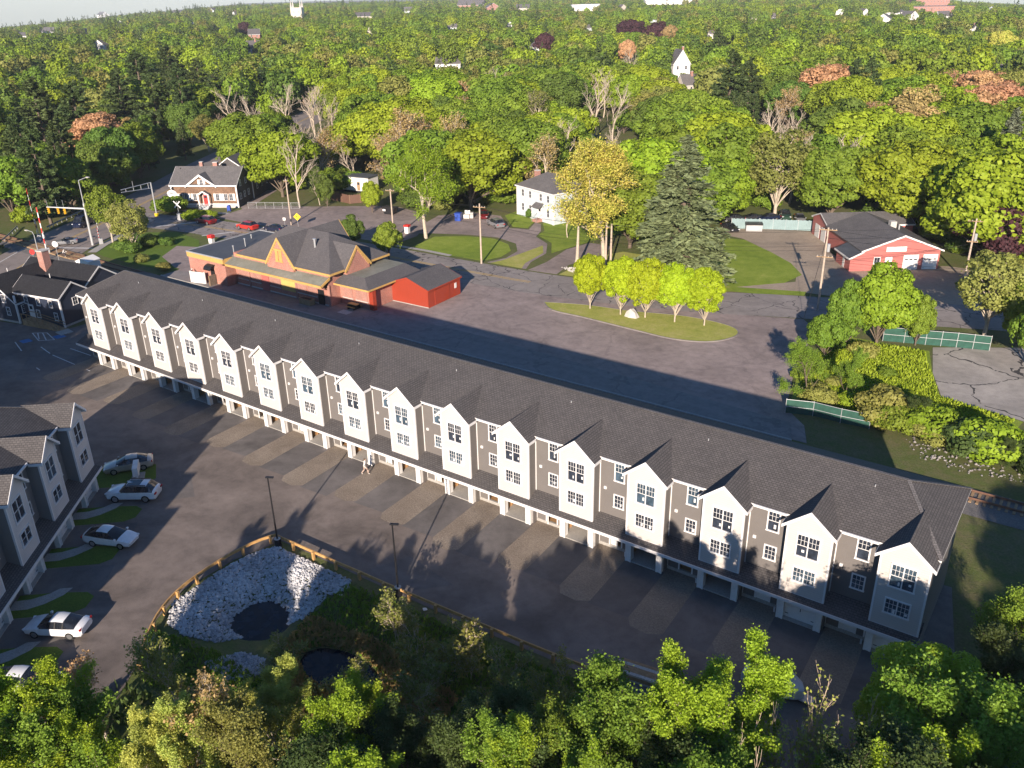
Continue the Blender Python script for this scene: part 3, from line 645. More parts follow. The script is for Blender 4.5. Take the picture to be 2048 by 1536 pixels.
        for (wx, wy, wz, ww, wh, wc, wg) in ((x + cx, -BPR, 7.02, 1.72, 1.95, 2, g1), (x + cx, -BPR, 4.5, 1.72, 1.32, 2, g2), (x + 1.85, 0, 7.55, 0.98, 1.85, 1, g1), (x + 1.85, 0, 4.75, 0.98, 1.3, 1, g2)):
            wo = window(b, wx, wy, wz, ww, wh, cols=wc, grid=wg, glass=wr.choice(('glass', 'glass', 'glass_sky_tint')))
            if wstyle == 0:
                for c_ in range(wc):
                    if wr.random() < .8: place(stk, 'sticker', wo, ((c_ - (wc - 1) / 2) * .8 + wr.uniform(.08, .24), 0, -wh * wr.uniform(.18, .3)), 0, (wr.uniform(.5, 1.1), 1, wr.uniform(.5, 1.1)))
        if closed(i):
            garage_door(b, x + cx, -0.55, 0.1, 2.36, 2.05, lites=(i == n - 1 or wstyle == 1))
            door(b, x + 1.7, 0.06, 0.3, 0.92, 1.95)
        else:
            place(room, 'garage_studs', b, o); place(hall, 'hall', b, o)
            if i % 3 != 1:                                      # door leaf standing ajar
                door(b, x + 1.26, 0.1, 0.3, 0.92, 1.95, R(-58 if i % 2 else 0) if i % 3 else 0.0)
    return b
row_main = rowhouse('townhouse_row', 'long three-storey townhouse row with sixteen cream gabled bays and charcoal roof', 16, (0, 0, 0), 0.0, 'cream_siding', 'taupe_siding', lambda i: i >= 14, 0)
RA = math.atan2(0.767, -0.641); NL = 6
row_left = rowhouse('townhouse_row', 'shorter grey townhouse row with white garage doors behind the parked white cars', NL, (31.24 + 0.641 * NL * UN, -19.62 - 0.767 * NL * UN, 0), RA, 'lgrey_siding', 'dgrey_siding', lambda i: True, 1)
# ------------------------------------------------------------------ general building blocks
def block(parent, x0, x1, y0, y1, h, rise, wall, roof, axis='x', hip=0.0, oh=0.35, z0=0.0, trim='trim', t=0.14, wname='wall', rname='roof'):
    """walls with gables (or a hip roof) and a roof with fascia boards; axis = direction of the ridge"""
    def mp(a, b, z): return (a, b, z) if axis == 'x' else (b, a, z)
    a0, a1, b0, b1 = (x0, x1, y0, y1) if axis == 'x' else (y0, y1, x0, x1)
    bm_ = (b0 + b1) / 2; hw = (b1 - b0) / 2; top = h + rise
    mb = MB()
    prof = [(b0, z0), (b1, z0), (b1, h), (bm_, top), (b0, h)] if not hip else [(b0, z0), (b1, z0), (b1, h), (b0, h)]
    mb.slab([mp(a0, b, z) for b, z in prof], (a1 - a0, 0, 0) if axis == 'x' else (0, a1 - a0, 0))
    w = mb.build(wname, wall, parent)
    s = rise / hw; ze = h - s * oh + 0.02; e0, e1 = a0 - oh * (1 if hip else 0.8), a1 + oh * (1 if hip else 0.8)
    r0, r1 = (a0 + hip, a1 - hip) if hip else (e0, e1); zr = top + 0.02
    rf = MB(); fa = MB()
    for sg in (-1, 1):
        be = bm_ + sg * (hw + oh)
        rf.slab([mp(e0, be, ze), mp(e1, be, ze), mp(r1, bm_, zr), mp(r0, bm_, zr)], (0, 0, t))
        fa.slab([mp(e0, be, ze - 0.12), mp(e1, be, ze - 0.12), mp(e1, be, ze + t), mp(e0, be, ze + t)], mp(0, sg * 0.04, 0))
        if not hip:
            for e, q in ((e0, -1), (e1, 1)):
                fa.slab([mp(e, be, ze - 0.1), mp(e, bm_, zr - 0.1), mp(e, bm_, zr + t), mp(e, be, ze + t)], mp(q * 0.04, 0, 0))
    if hip:
        for e, r_, q in ((e0, r0, -1), (e1, r1, 1)):
            rf.slab([mp(e, bm_ - hw - oh, ze), mp(e, bm_ + hw + oh, ze), mp(r_, bm_, zr)], (0, 0, t))
            fa.slab([mp(e, bm_ - hw - oh, ze - 0.12), mp(e, bm_ + hw + oh, ze - 0.12), mp(e, bm_ + hw + oh, ze + t), mp(e, bm_ - hw - oh, ze + t)], mp(q * 0.04, 0, 0))
    r = rf.build(rname, roof, parent)
    if trim: fa.build('fascia', trim, r)
    return w, r
def corner_boards(parent, pts, h, mat='trim', s=0.16):
    for x, y in pts: MB().box(x - s / 2, y - s / 2, 0.02, x + s / 2, y + s / 2, h).build('corner_board', mat, parent)
def chimney(parent, x, y, z0, z1, s=0.6, mat='brick_far'):
    c = MB().box(x - s / 2, y - s / 2, z0, x + s / 2, y + s / 2, z1).build('chimney', mat, parent)
    MB().box(x - s / 2 - 0.06, y - s / 2 - 0.06, z1, x + s / 2 + 0.06, y + s / 2 + 0.06, z1 + 0.12).build('chimney_cap', 'stone', c)
def shutters(parent, x, y, z, w, h, rotz=0.0):
    m = MB()
    for s in (-1, 1): place(MB().box(-0.2, -0.05, -h / 2, 0.2, -0.003, h / 2).mesh('shutter', 'white'), 'shutter', parent, (x + s * (w / 2 + 0.22) * math.cos(rotz), y + s * (w / 2 + 0.22) * math.sin(rotz), z), rotz)

# ------------------------------------------------------------------ the old railway station
st = thing('train_station', 'old red brick railway station with ochre trim and grey gabled roof', 'station', (0, 0, 0))
MB().box(-9, 31.0, 0, 12.6, 43, 5.3).build('wall', 'brick', st)
MB().box(-18.4, 29.0, 0, -9, 44.3, 3.75).build('side_wing_wall', 'brick', st)
fb = MB().box(-18.55, 28.85, 3.75, -9.2, 44.5, 4.55).build('side_wing_fascia', 'ochre', st)
MB().box(-18.45, 28.95, 4.5, -9.25, 44.4, 4.6).build('side_wing_roof', 'membrane', st)
ed = MB()
for q in ((-18.6, 28.8, -9.1, 28.95), (-18.6, 44.4, -9.1, 44.55), (-18.6, 28.95, -18.45, 44.4)): ed.box(q[0], q[1], 4.52, q[2], q[3], 4.72)
ed.build('roof_edge', 'steel', st)
for x, y, h in ((-9.9, 31.8, 1.4), (-12.2, 36.0, 1.3), (-15.5, 40, 0.6)): MB().tube((x, y, 4.55), (x, y, 4.55 + h), 0.09, 0.09, 8).tube((x, y, 4.55 + h), (x, y, 4.7 + h), 0.16, 0.16, 8).build('vent_pipe', 'steel', st)
# platform canopy with brackets
cn = MB().slab([(-9.6, 29.1, 3.72), (12.9, 29.1, 3.72), (12.9, 31.3, 4.62), (-9.6, 31.3, 4.62)], (0, 0, 0.1)).build('platform_canopy', 'canopy_metal', st)
MB().box(-9.7, 29.0, 3.5, 13.0, 29.12, 3.84).build('canopy_fascia', 'ochre', cn)
MB().slab([(12.9, 29.1, 3.5), (12.9, 31.0, 4.3), (12.9, 31.0, 4.72), (12.9, 29.1, 3.84)], (0.1, 0, 0)).build('canopy_end', 'ochre', cn)
brm = MB().box(-0.06, -1.6, 0.5, 0.06, 0, 0.62).beam((0, -1.4, 0.5), (0, -0.02, -0.3), 0.1, 0.1).mesh('bracket', 'black')
for k in range(11): place(brm, 'bracket', cn, (-8.4 + k * 2.05, 30.99, 2.9))
# main roof: hip with steep cross gables
ex0, ex1, ey0, ey1, ez, rz = -7.6, 13.7, 30.4, 43.4, 5.35, 9.45; ry = 36.9; rxa, rxb = -1.6, 7.4
mb = MB().poly([(ex0, ey0, ez), (ex1, ey0, ez), (rxb, ry, rz), (rxa, ry, rz)]).poly([(ex1, ey1, ez), (ex0, ey1, ez), (rxa, ry, rz), (rxb, ry, rz)])
mb.poly([(ex1, ey0, ez), (ex1, ey1, ez), (rxb, ry, rz)]).poly([(ex0, ey1, ez), (ex0, ey0, ez), (rxa, ry, rz)]).poly([(ex0, ey0, ez - .05), (ex0, ey1, ez - .05), (ex1, ey1, ez - .05), (ex1, ey0, ez - .05)])
rf = mb.build('roof', 'roof_station', st)
mb = MB()
for a, b in (((ex0, ey0), (-0.3, ey0)), ((6.1, ey0), (ex1, ey0)), ((ex1, ey0), (ex1, 33.4)), ((ex1, 39.0), (ex1, ey1)), ((ex1, ey1), (ex0, ey1)), ((ex0, ey1), (ex0, ey0))): mb.beam((*a, ez - 0.1), (*b, ez - 0.1), 0.12, 0.3)
mb.build('eaves_board', 'ochre', rf)
dn = MB().box(-0.07, -0.25, -0.18, 0.07, 0.25, 0.0).mesh('rafter_tail', 'ochre')
for k in range(30):
    if not -0.4 < ex0 + 0.4 + k * 0.71 < 6.2: place(dn, 'rafter_tail', rf, (ex0 + 0.4 + k * 0.71, ey0 + 0.36, ez - 0.12))
def cross_gable(cx, cy, hw, peak, base, back, ang, win=True):
    """gable looking towards -y in its own frame, roof running back until it dies in the main roof"""
    g = MB().slab([(-hw, 0.05, base - 0.8), (hw, 0.05, base - 0.8), (hw, 0.05, base), (0, 0.05, peak - 0.15), (-hw, 0.05, base)], (0, back * 0.5, 0)).build('gable_wall', 'brick', st, (cx, cy, 0), ang)
    r = MB(); k = MB()
    for s in (-1, 1):
        r.slab([(0, 0, peak), (s * (hw + 0.4), 0, base - 0.25), (s * (hw + 0.4), 0.8, base - 0.25), (0, back, peak)], (0, 0, 0.12))
        k.slab([(0, -0.06, peak + 0.12), (s * (hw + 0.45), -0.06, base - 0.17), (s * (hw + 0.3), -0.06, base - 0.5), (0, -0.06, peak - 0.35)], (0, 0.12, 0))
        for q in np.linspace(0.12, 0.9, 9): k.box(s * hw * q - 0.1, -0.02, base + (peak - base) * (1 - q) - 0.52, s * hw * q + 0.1, 0.2, base + (peak - base) * (1 - q) - 0.3)
    r = r.build('gable_roof', 'roof_station', st, (cx, cy, 0), ang); k.build('rake_board', 'ochre', r)
    if win:
        for s in (-1, 1): MB().box(s * 0.42 - 0.3, -0.06, base + 0.5, s * 0.42 + 0.3, 0.048, base + 2.2).build('boarded_window', 'ochre', g)
        MB().box(-0.95, -0.09, base + 2.2, 0.95, 0.048, base + 2.45).box(-0.85, -0.09, base + 0.36, 0.85, 0.048, base + 0.5).build('lintel', 'ochre', g)
    return g
cross_gable(2.9, 30.3, 2.95, 9.4, 5.3, 6.6, 0.0)
cross_gable(13.9, 36.2, 2.45, 8.4, 5.3, 5.0, R(90), False)
cross_gable(2.9, 43.5, 2.95, 9.4, 5.3, 6.6, R(180), False)
MB().tube((7.0, 34.2, 7.5), (7.0, 34.2, 8.9), 0.16, 0.16, 10).tube((7.0, 34.2, 8.9), (7.0, 34.2, 9.05), 0.26, 0.26, 10).build('flue', 'steel', rf)
# right wing with skirt roof
MB().box(12.6, 33.2, 0, 18.7, 43, 3.4).build('wing_wall', 'brick', st)
wx0, wx1, wy0, wy1 = 12.4, 19.7, 32.0, 44.0
mb = MB(); tp = [(13.0, 34.0, 4.5), (17.2, 34.0, 4.5), (17.2, 43, 4.5), (13.0, 43, 4.5)]; ev = [(wx0, wy0, 3.45), (wx1, wy0, 3.45), (wx1, wy1, 3.45), (wx0, wy1, 3.45)]
for i in range(4): mb.poly([ev[i], ev[(i + 1) % 4], tp[(i + 1) % 4], tp[i]])
mb.poly([(p[0], p[1], 3.38) for p in ev][::-1]); wr = mb.build('wing_roof', 'roof_station', st)
MB().poly([(13.0, 34.0, 4.51), (17.2, 34.0, 4.51), (17.2, 43, 4.51), (13.0, 43, 4.51)]).build('flat_roof', 'canopy_metal', wr)
MB().box(wx0, wy0 - 0.06, 3.25, wx1, wy0, 3.5).box(wx1, wy0, 3.25, wx1 + 0.06, wy1, 3.5).build('wing_fascia', 'ochre', wr)
MB().box(18.75, 33.0, 0, 19.55, 33.7, 3.3).build('red_end_wall', 'red_board', st)
# boarded doors and panels along the platform front
for x0, x1, z0, z1, mt, nm in ((-2.7, -1.0, 0, 3.2, 'red_siding', 'red_door'), (1.9, 5.1, 0.95, 3.5, 'ochre_dull', 'yellow_board'), (10.1, 11.4, 0, 2.4, 'black', 'door'), (-12.9, -11.9, 0, 2.3, 'black', 'door')):
    MB().box(x0, 30.9 if x0 > -9 else 28.9, z0, x1, 30.99 if x0 > -9 else 28.99, z1).build(nm, mt, st)
for x0, x1 in ((-8.4, -6.0), (-5.4, -3.0), (-0.7, 1.6), (5.5, 7.6), (8.0, 9.8), (13.2, 15.2), (15.9, 18.2)):
    y = 30.99 if x0 < 12.6 else 33.19
    p = MB().box(x0, y - 0.05, 1.15, x1, y, 3.2).build('bricked_window', 'brick_far', st)
    MB().box(x0 - 0.1, y - 0.12, 1.0, x1 + 0.1, y, 1.15).build('stone_sill', 'stone', p)
MB().box(-9.0, 30.93, 0.0, 12.6, 30.99, 0.25).build('plinth', 'stone', st)
for x in (12.55, 5.35, -5.7): MB().box(x - 0.2, 30.85, 0, x + 0.2, 31.0, 3.4).build('pilaster', 'brick_far', st)
aw = MB()
for k in range(6):
    t0, t1 = math.pi * k / 6, math.pi * (k + 1) / 6
    aw.poly([(-13.3, 28.95 - 1.1 * math.cos(t0 / 2), 2.5 + 0.8 * math.sin(t0 / 2)), (-11.5, 28.95 - 1.1 * math.cos(t0 / 2), 2.5 + 0.8 * math.sin(t0 / 2)), (-11.5, 28.95 - 1.1 * math.cos(t1 / 2), 2.5 + 0.8 * math.sin(t1 / 2)), (-13.3, 28.95 - 1.1 * math.cos(t1 / 2), 2.5 + 0.8 * math.sin(t1 / 2))])
aw.build('door_awning', 'black', st)
# red wooden annex (its own building)
an = thing('wooden_garage', 'bright red wooden garage with grey roof beside the brick station', 'garage', (18.0, 38.1, 0), R(1.5))
block(an, 0, 7.7, 0, 8.0, 2.75, 1.35, 'red_board', 'roof_station', 'y', 0, 0.22, trim='red_board')
MB().box(7.71, 1.6, 0.05, 7.76, 5.2, 2.35).build('barn_door', 'red_board', an)
MB().box(7.71, 6.5, 1.3, 7.75, 7.0, 2.1).build('notice', 'white', an)
MB().box(-0.02, -0.03, 0.0, 7.72, -0.002, 0.12).build('sill_board', 'concrete', an)

# ------------------------------------------------------------------ shingled house on the corner
sh = thing('shingled_house', 'brown cedar shingled house with white shutters and red door on the corner', 'house', (-66.2, 59.7, 0), R(29.5))
block(sh, 0, 14.9, 0, 9.2, 5.1, 3.0, 'grey_shingle_wall', 'roof_light', 'x', 0, 0.4)
MB().box(0.02, -0.06, 0.9, 14.88, -0.003, 5.0).build('front_cladding', 'shingle_wall', sh)
MB().box(-0.03, -0.1, 0.0, 14.93, -0.004, 0.62).build('foundation', 'stone', sh)
MB().box(-0.05, -0.12, 0.62, 14.95, -0.004, 0.92).build('water_table', 'trim', sh)
corner_boards(sh, [(0, 0), (14.9, 0), (14.9, 9.2)], 5.1, s=0.3)
gw = MB().slab([(3.9, -0.08, 4.9), (10.1, -0.08, 4.9), (7.0, -0.08, 7.05)], (0, 3.6, 0)).build('gable_wall', 'shingle_wall', sh)
g_r = MB(); g_k = MB()
for s in (-1, 1):
    g_r.slab([(7.0, -0.45, 7.25), (7.0 + s * 3.5, -0.45, 4.8), (7.0 + s * 3.5, 0.2, 4.8), (7.0, 3.9, 7.25)], (0, 0, 0.12))
    g_k.slab([(7.0, -0.52, 7.4), (7.0 + s * 3.6, -0.52, 4.88), (7.0 + s * 3.6, -0.52, 4.45), (7.0, -0.52, 6.9)], (0, 0.1, 0))
g_r = g_r.build('gable_roof', 'roof_light', sh); g_k.build('rake_board', 'trim', g_r)
window(sh, 7.2, -0.09, 5.55, 0.9, 1.3, grid=((2, 2), (2, 2))); shutters(sh, 7.2, -0.09, 5.55, 0.9, 1.3)
for x in (2.0, 3.2, 5.2, 10.4, 12.3, 13.5): window(sh, x, -0.07, 2.35, 0.95, 1.5, grid=((2, 2), (2, 2)), casing=0.09)
for x, w in ((2.6, 2.2), (5.2, 0.95), (10.4, 0.95), (12.9, 2.2)): shutters(sh, x, -0.07, 2.35, w, 1.55)
door(sh, 7.6, -0.07, 0.75, 1.0, 2.1, mat='red_paint')
po = MB().slab([(6.3, -1.3, 3.0), (7.6, -1.3, 3.75), (7.6, 0, 3.75), (6.3, 0, 3.0)], (0, 0, .12)).slab([(8.9, -1.3, 3.0), (7.6, -1.3, 3.75), (7.6, 0, 3.75), (8.9, 0, 3.0)], (0, 0, .12)).build('porch_roof', 'roof_light', sh)
MB().beam((6.3, -1.33, 3.0), (7.6, -1.33, 3.8), 0.08, 0.3).beam((8.9, -1.33, 3.0), (7.6, -1.33, 3.8), 0.08, 0.3).build('porch_gable', 'trim', po)
for x in (6.45, 8.75): MB().box(x - 0.12, -1.25, 0.7, x + 0.12, -1.0, 3.0).build('porch_post', 'trim', sh)
for k in range(4): MB().box(6.5, -2.3 + k * 0.35, 0, 8.7, -0.1, 0.18 * (k + 1)).build('step', 'steel', sh)
block(sh, 5.2, 14.9, 9.2, 24, 5.8, 3.4, 'grey_shingle_wall', 'roof_light', 'y', 0, 0.35, wname='rear_wall', rname='rear_roof')
for y, z in ((1.8, 2.2), (4.2, 2.2), (6.6, 2.2), (2.4, 5.0), (5.6, 5.0), (12, 2.4), (15, 2.4), (18.5, 2.4), (13, 4.8), (17, 4.8)): window(sh, 14.93, y, z, 0.85, 1.4, R(90), grid=((1, 1), (1, 1)))
chimney(sh, 5.6, 4.9, 7.7, 9.1, 0.7); chimney(sh, 8.6, 5.6, 7.6, 8.9, 1.0)
MB().tube((1.0, 3.9, 7.3), (1.0, 3.9, 8.0), 0.09, 0.09, 8).build('vent_pipe', 'black', sh)

# ------------------------------------------------------------------ navy house beside the lot
nv = thing('navy_house', 'dark navy clapboard house with white corner boards and ramp', 'house', (-13.9, 4.0, 0), R(11))
block(nv, -9.6, 0, 0, 5.0, 4.35, 1.75, 'navy_siding', 'roof_dark', 'x', 0, 0.2)
corner_boards(nv, [(0, 0), (0, 5.0), (-7.7, -1.2)], 4.3, s=0.22)
block(nv, -16.5, -7.7, -1.2, 9.0, 3.1, 3.3, 'navy_siding', 'roof_dark', 'y', 0, 0.2, wname='wing_wall', rname='wing_roof')
block(nv, -15.5, -1.2, 5.0, 12.5, 3.9, 2.6, 'navy_siding', 'roof_dark', 'x', 0, 0.2, wname='rear_wall', rname='rear_roof')
for x in (-6.9, -4.4, -1.9): window(nv, x, 0, 3.35, 0.75, 1.15, grid=((2, 1), (2, 1)), casing=0.08)
for x in (-4.9, -1.3): window(nv, x, 0, 1.5, 0.75, 1.25, grid=((2, 1), (2, 1)), casing=0.08)
window(nv, 0, 2.6, 3.3, 0.95, 1.2, R(90), grid=((2, 1), (2, 1)), casing=0.08)
window(nv, -7.68, -0.1, 2.0, 0.8, 1.3, R(90), grid=((2, 2), (2, 2)), casing=0.1)
for x, z in ((-10, 3.6), (-12.8, 3.6), (-9.6, 1.7), (-12.6, 1.7)): window(nv, x, -1.2, z, 0.8, 1.3, grid=((2, 1), (2, 1)), casing=0.08)
door(nv, -6.2, 0, 0.8, 0.85, 1.9)
MB().box(-0.03, -0.05, 0, 0.03, 5.05, 0.3).box(-16.5, -1.25, 0, -7.7, -1.2, 0.3).build('foundation', 'concrete', nv)
ch = MB().box(-11.4, 6.8, 5.3, -10.2, 8.0, 8.4).build('chimney', 'brick_far', nv); MB().box(-11.5, 6.7, 8.4, -10.1, 8.1, 8.55).build('chimney_cap', 'stone', ch)
for x, y, z in ((-14.3, 3.5, 5.7), (-5, 3.3, 5.9)): MB().tube((x, y, z), (x, y, z + 0.7), 0.06, 0.06, 6).build('vent_pipe', 'trim', nv)
rp = MB().slab([(-6.8, -1.5, 0.85), (-5.4, -1.5, 0.85), (0.6, -1.5, 0.05), (0.6, -1.5, 0.0), (-6.8, -1.5, 0.0)], (0, 1.3, 0)).build('ramp', 'wood', nv)
for y in (-1.5, -0.22):
    MB().beam((-6.8, y, 1.75), (-5.4, y, 1.75), 0.08, 0.08).beam((-5.4, y, 1.75), (0.6, y, 0.95), 0.08, 0.08).beam((-5.4, y, 1.35), (0.6, y, 0.55), 0.05, 0.05).build('ramp_rail', 'wood', rp)
for k in range(8):
    x = -6.7 + k * 1.03; zf = 0.85 if x < -5.4 else 0.85 - (x + 5.4) / 6 * 0.8
    MB().box(x - 0.05, -1.55, 0, x + 0.05, -1.45, zf + 0.9).build('ramp_post', 'wood', rp)
struct(MB().slab([(-13.2, 2.1, 0.1), (-11.3, 1.9, 0.1), (-11.1, 3.6, 0.1), (-13.0, 3.9, 0.1)], (0, 0, -0.1)).build('concrete_pad', 'concrete'), 'pale concrete pad at the foot of the ramp')

# ------------------------------------------------------------------ pale blue house
bh = thing('blue_house', 'pale blue two-storey house with hipped grey roof among the trees', 'house', (3.9, 93.4, 0), R(-19))
block(bh, 0, 12, 0, 9, 6.3, 2.4, 'ltblue_siding', 'roof_light', 'x', 4.2, 0.4)
corner_boards(bh, [(0, 0), (12, 0)], 6.2, s=0.35)
for x in (1.9, 4.4, 7.9, 10.3):
    window(bh, x, 0, 4.9, 0.95, 1.5, grid=((2, 1), (2, 1)))
    if x != 7.9: window(bh, x, 0, 2.0, 0.95, 1.6, grid=((2, 1), (2, 1)))
door(bh, 7.5, 0, 0.6, 1.0, 2.1)
p_ = MB().slab([(6.2, -1.2, 2.85), (8.8, -1.2, 2.85), (8.8, 0, 3.6), (6.2, 0, 3.6)], (0, 0, 0.12)).build('porch_hood', 'roof_light', bh)
MB().box(6.8, -1.4, 0, 8.3, -0.02, 0.55).build('steps', 'brick_far', bh)
for x in (6.75, 8.35): MB().beam((x, -0.1, 1.5), (x, -1.6, 0.95), 0.05, 0.05).tube((x, -1.6, 0), (x, -1.6, 0.95), 0.03, 0.03, 6).build('handrail', 'steel', bh)
chimney(bh, 2.4, 3.4, 6.5, 9.0, 0.9)

# ------------------------------------------------------------------ red repair garage
rg = thing('repair_garage', 'red clapboard repair garage with two white overhead doors and grey roof', 'garage', (73.0, 88.8, 0), R(36.8))
mb = MB().slab([(2.0, 0, 0), (14.7, 0, 0), (14.7, 0, 3.15), (8.35, 0, 5.6), (2.0, 0, 3.3)], (0, 16, 0)); mb.build('wall', 'red_siding', rg)
rf2 = MB().slab([(8.35, -0.3, 5.72), (15.1, -0.3, 3.1), (15.1, 16.2, 3.1), (8.35, 16.2, 5.72)], (0, 0, .12)).slab([(8.35, -0.3, 5.72), (1.6, -0.3, 3.28), (1.6, 16.2, 3.28), (8.35, 16.2, 5.72)], (0, 0, .12)).build('roof', 'roof_light', rg)
MB().slab([(8.35, -0.34, 5.88), (15.15, -0.34, 3.25), (15.15, -0.34, 3.0), (8.35, -0.34, 5.6)], (0, .05, 0)).slab([(8.35, -0.34, 5.88), (1.55, -0.34, 3.42), (1.55, -0.34, 3.18), (8.35, -0.34, 5.6)], (0, .05, 0)).build('rake_board', 'trim', rf2)
MB().slab([(0, 0, 0), (1.998, 0, 0), (1.998, 0, 3.2), (0, 0, 2.2)], (0, 5.8, 0)).build('lean_to_wall', 'red_siding', rg)
lr = MB().slab([(-0.3, -0.3, 2.15), (1.996, -0.3, 3.25), (1.996, 6.1, 3.25), (-0.3, 6.1, 2.15)], (0, 0, .1)).build('lean_to_roof', 'membrane', rg)
MB().slab([(-0.32, -0.34, 2.28), (2.0, -0.34, 3.4), (2.0, -0.34, 3.15), (-0.32, -0.34, 2.0)], (0, .05, 0)).box(-0.38, -0.3, 2.0, -0.32, 6.1, 2.28).build('fascia', 'trim', lr)
block(rg, 2.2, 17.6, 16.3, 24, 3.3, 1.35, 'red_siding', 'roof_light', 'x', 0, 0.3, wname='rear_wall', rname='rear_roof')
garage_door(rg, 10.0, 0, 0.02, 2.5, 2.5, rows=5); garage_door(rg, 13.2, 0, 0.02, 2.4, 2.5, rows=5)
for cx in (10.0, 13.2):
    for k in (-1, 0, 1): MB().box(cx + k * 0.75 - 0.25, -0.07, 1.62, cx + k * 0.75 + 0.25, -0.052, 1.82).build('door_light', 'glass', rg)
door(rg, 6.3, 0, 0.05, 0.95, 2.1, lite=False); window(rg, 4.4, 0, 1.7, 1.1, 1.2, grid=((2, 1),))
sg = MB().box(5.7, -0.1, 3.15, 9.0, -0.003, 3.95).build('sign_board', 'white', rg)
mk = MB(); rr_ = random.Random(3)
for x0, n_ in ((5.9, 5), (7.0, 4), (7.9, 5)):
    for k in range(n_): mk.box(x0 + k * 0.17, -0.105, 3.55, x0 + k * 0.17 + 0.11, -0.101, 3.55 + rr_.choice((0.18, 0.2, 0.22)))
mk.box(6.6, -0.105, 3.3, 7.9, -0.101, 3.37); mk.build('sign_lettering', m_plain('faded_lilac', (0.45, 0.38, 0.5), 0.7), sg)
MB().box(0.0 - 0.03, 2.2, 0.02, -0.003, 3.0, 2.0).build('side_door', 'white', rg)
for y in (18.2, 21.3): MB().box(2.14, y - 1.1, 0.02, 2.195, y + 1.1, 2.4).build('overhead_door', 'white', rg)
MB().box(8.8, 6.4, 5.3, 9.8, 7.4, 6.4).build('roof_unit', 'stone', rg); MB().tube((9.9, 5.6, 5.0), (9.9, 5.6, 6.0), 0.13, 0.13, 8).build('vent_pipe', 'steel', rg)

# ------------------------------------------------------------------ small sheds and cabins
ca = thing('site_cabin', 'cream flat-roofed portable cabin behind the brown board fence', 'cabin', (-44.8, 91.0, 0), R(8))
MB().box(0, 0, 0.5, 7.4, 4, 3.6).build('wall', 'white_siding', ca); MB().box(-0.2, -0.2, 3.6, 7.6, 4.2, 3.8).build('roof', 'membrane', ca)
MB().box(0.1, 0.1, 0, 7.3, 3.9, 0.5).build('skirt', 'dark', ca); door(ca, 4.6, 0, 0.6, 0.9, 2.0, mat='wood'); window(ca, 2.0, 0, 2.3, 0.9, 1.1)
cb = thing('equipment_cabinet', 'white gabled railway equipment cabinet on the grass by the crossing', 'cabinet', (-36.5, 19.4, 0), R(14))
block(cb, 0, 2.7, 0, 2.6, 2.4, 0.55, 'white', 'white', 'y', 0, 0.08, trim=None)
for z in (0.9, 1.5, 2.1): MB().box(1.6, -0.03, z, 2.3, -0.002, z + 0.06).build('louvre', 'steel', cb)
MB().box(0.15, -0.03, 0.1, 1.3, -0.002, 2.2).build('door', 'trim', cb)
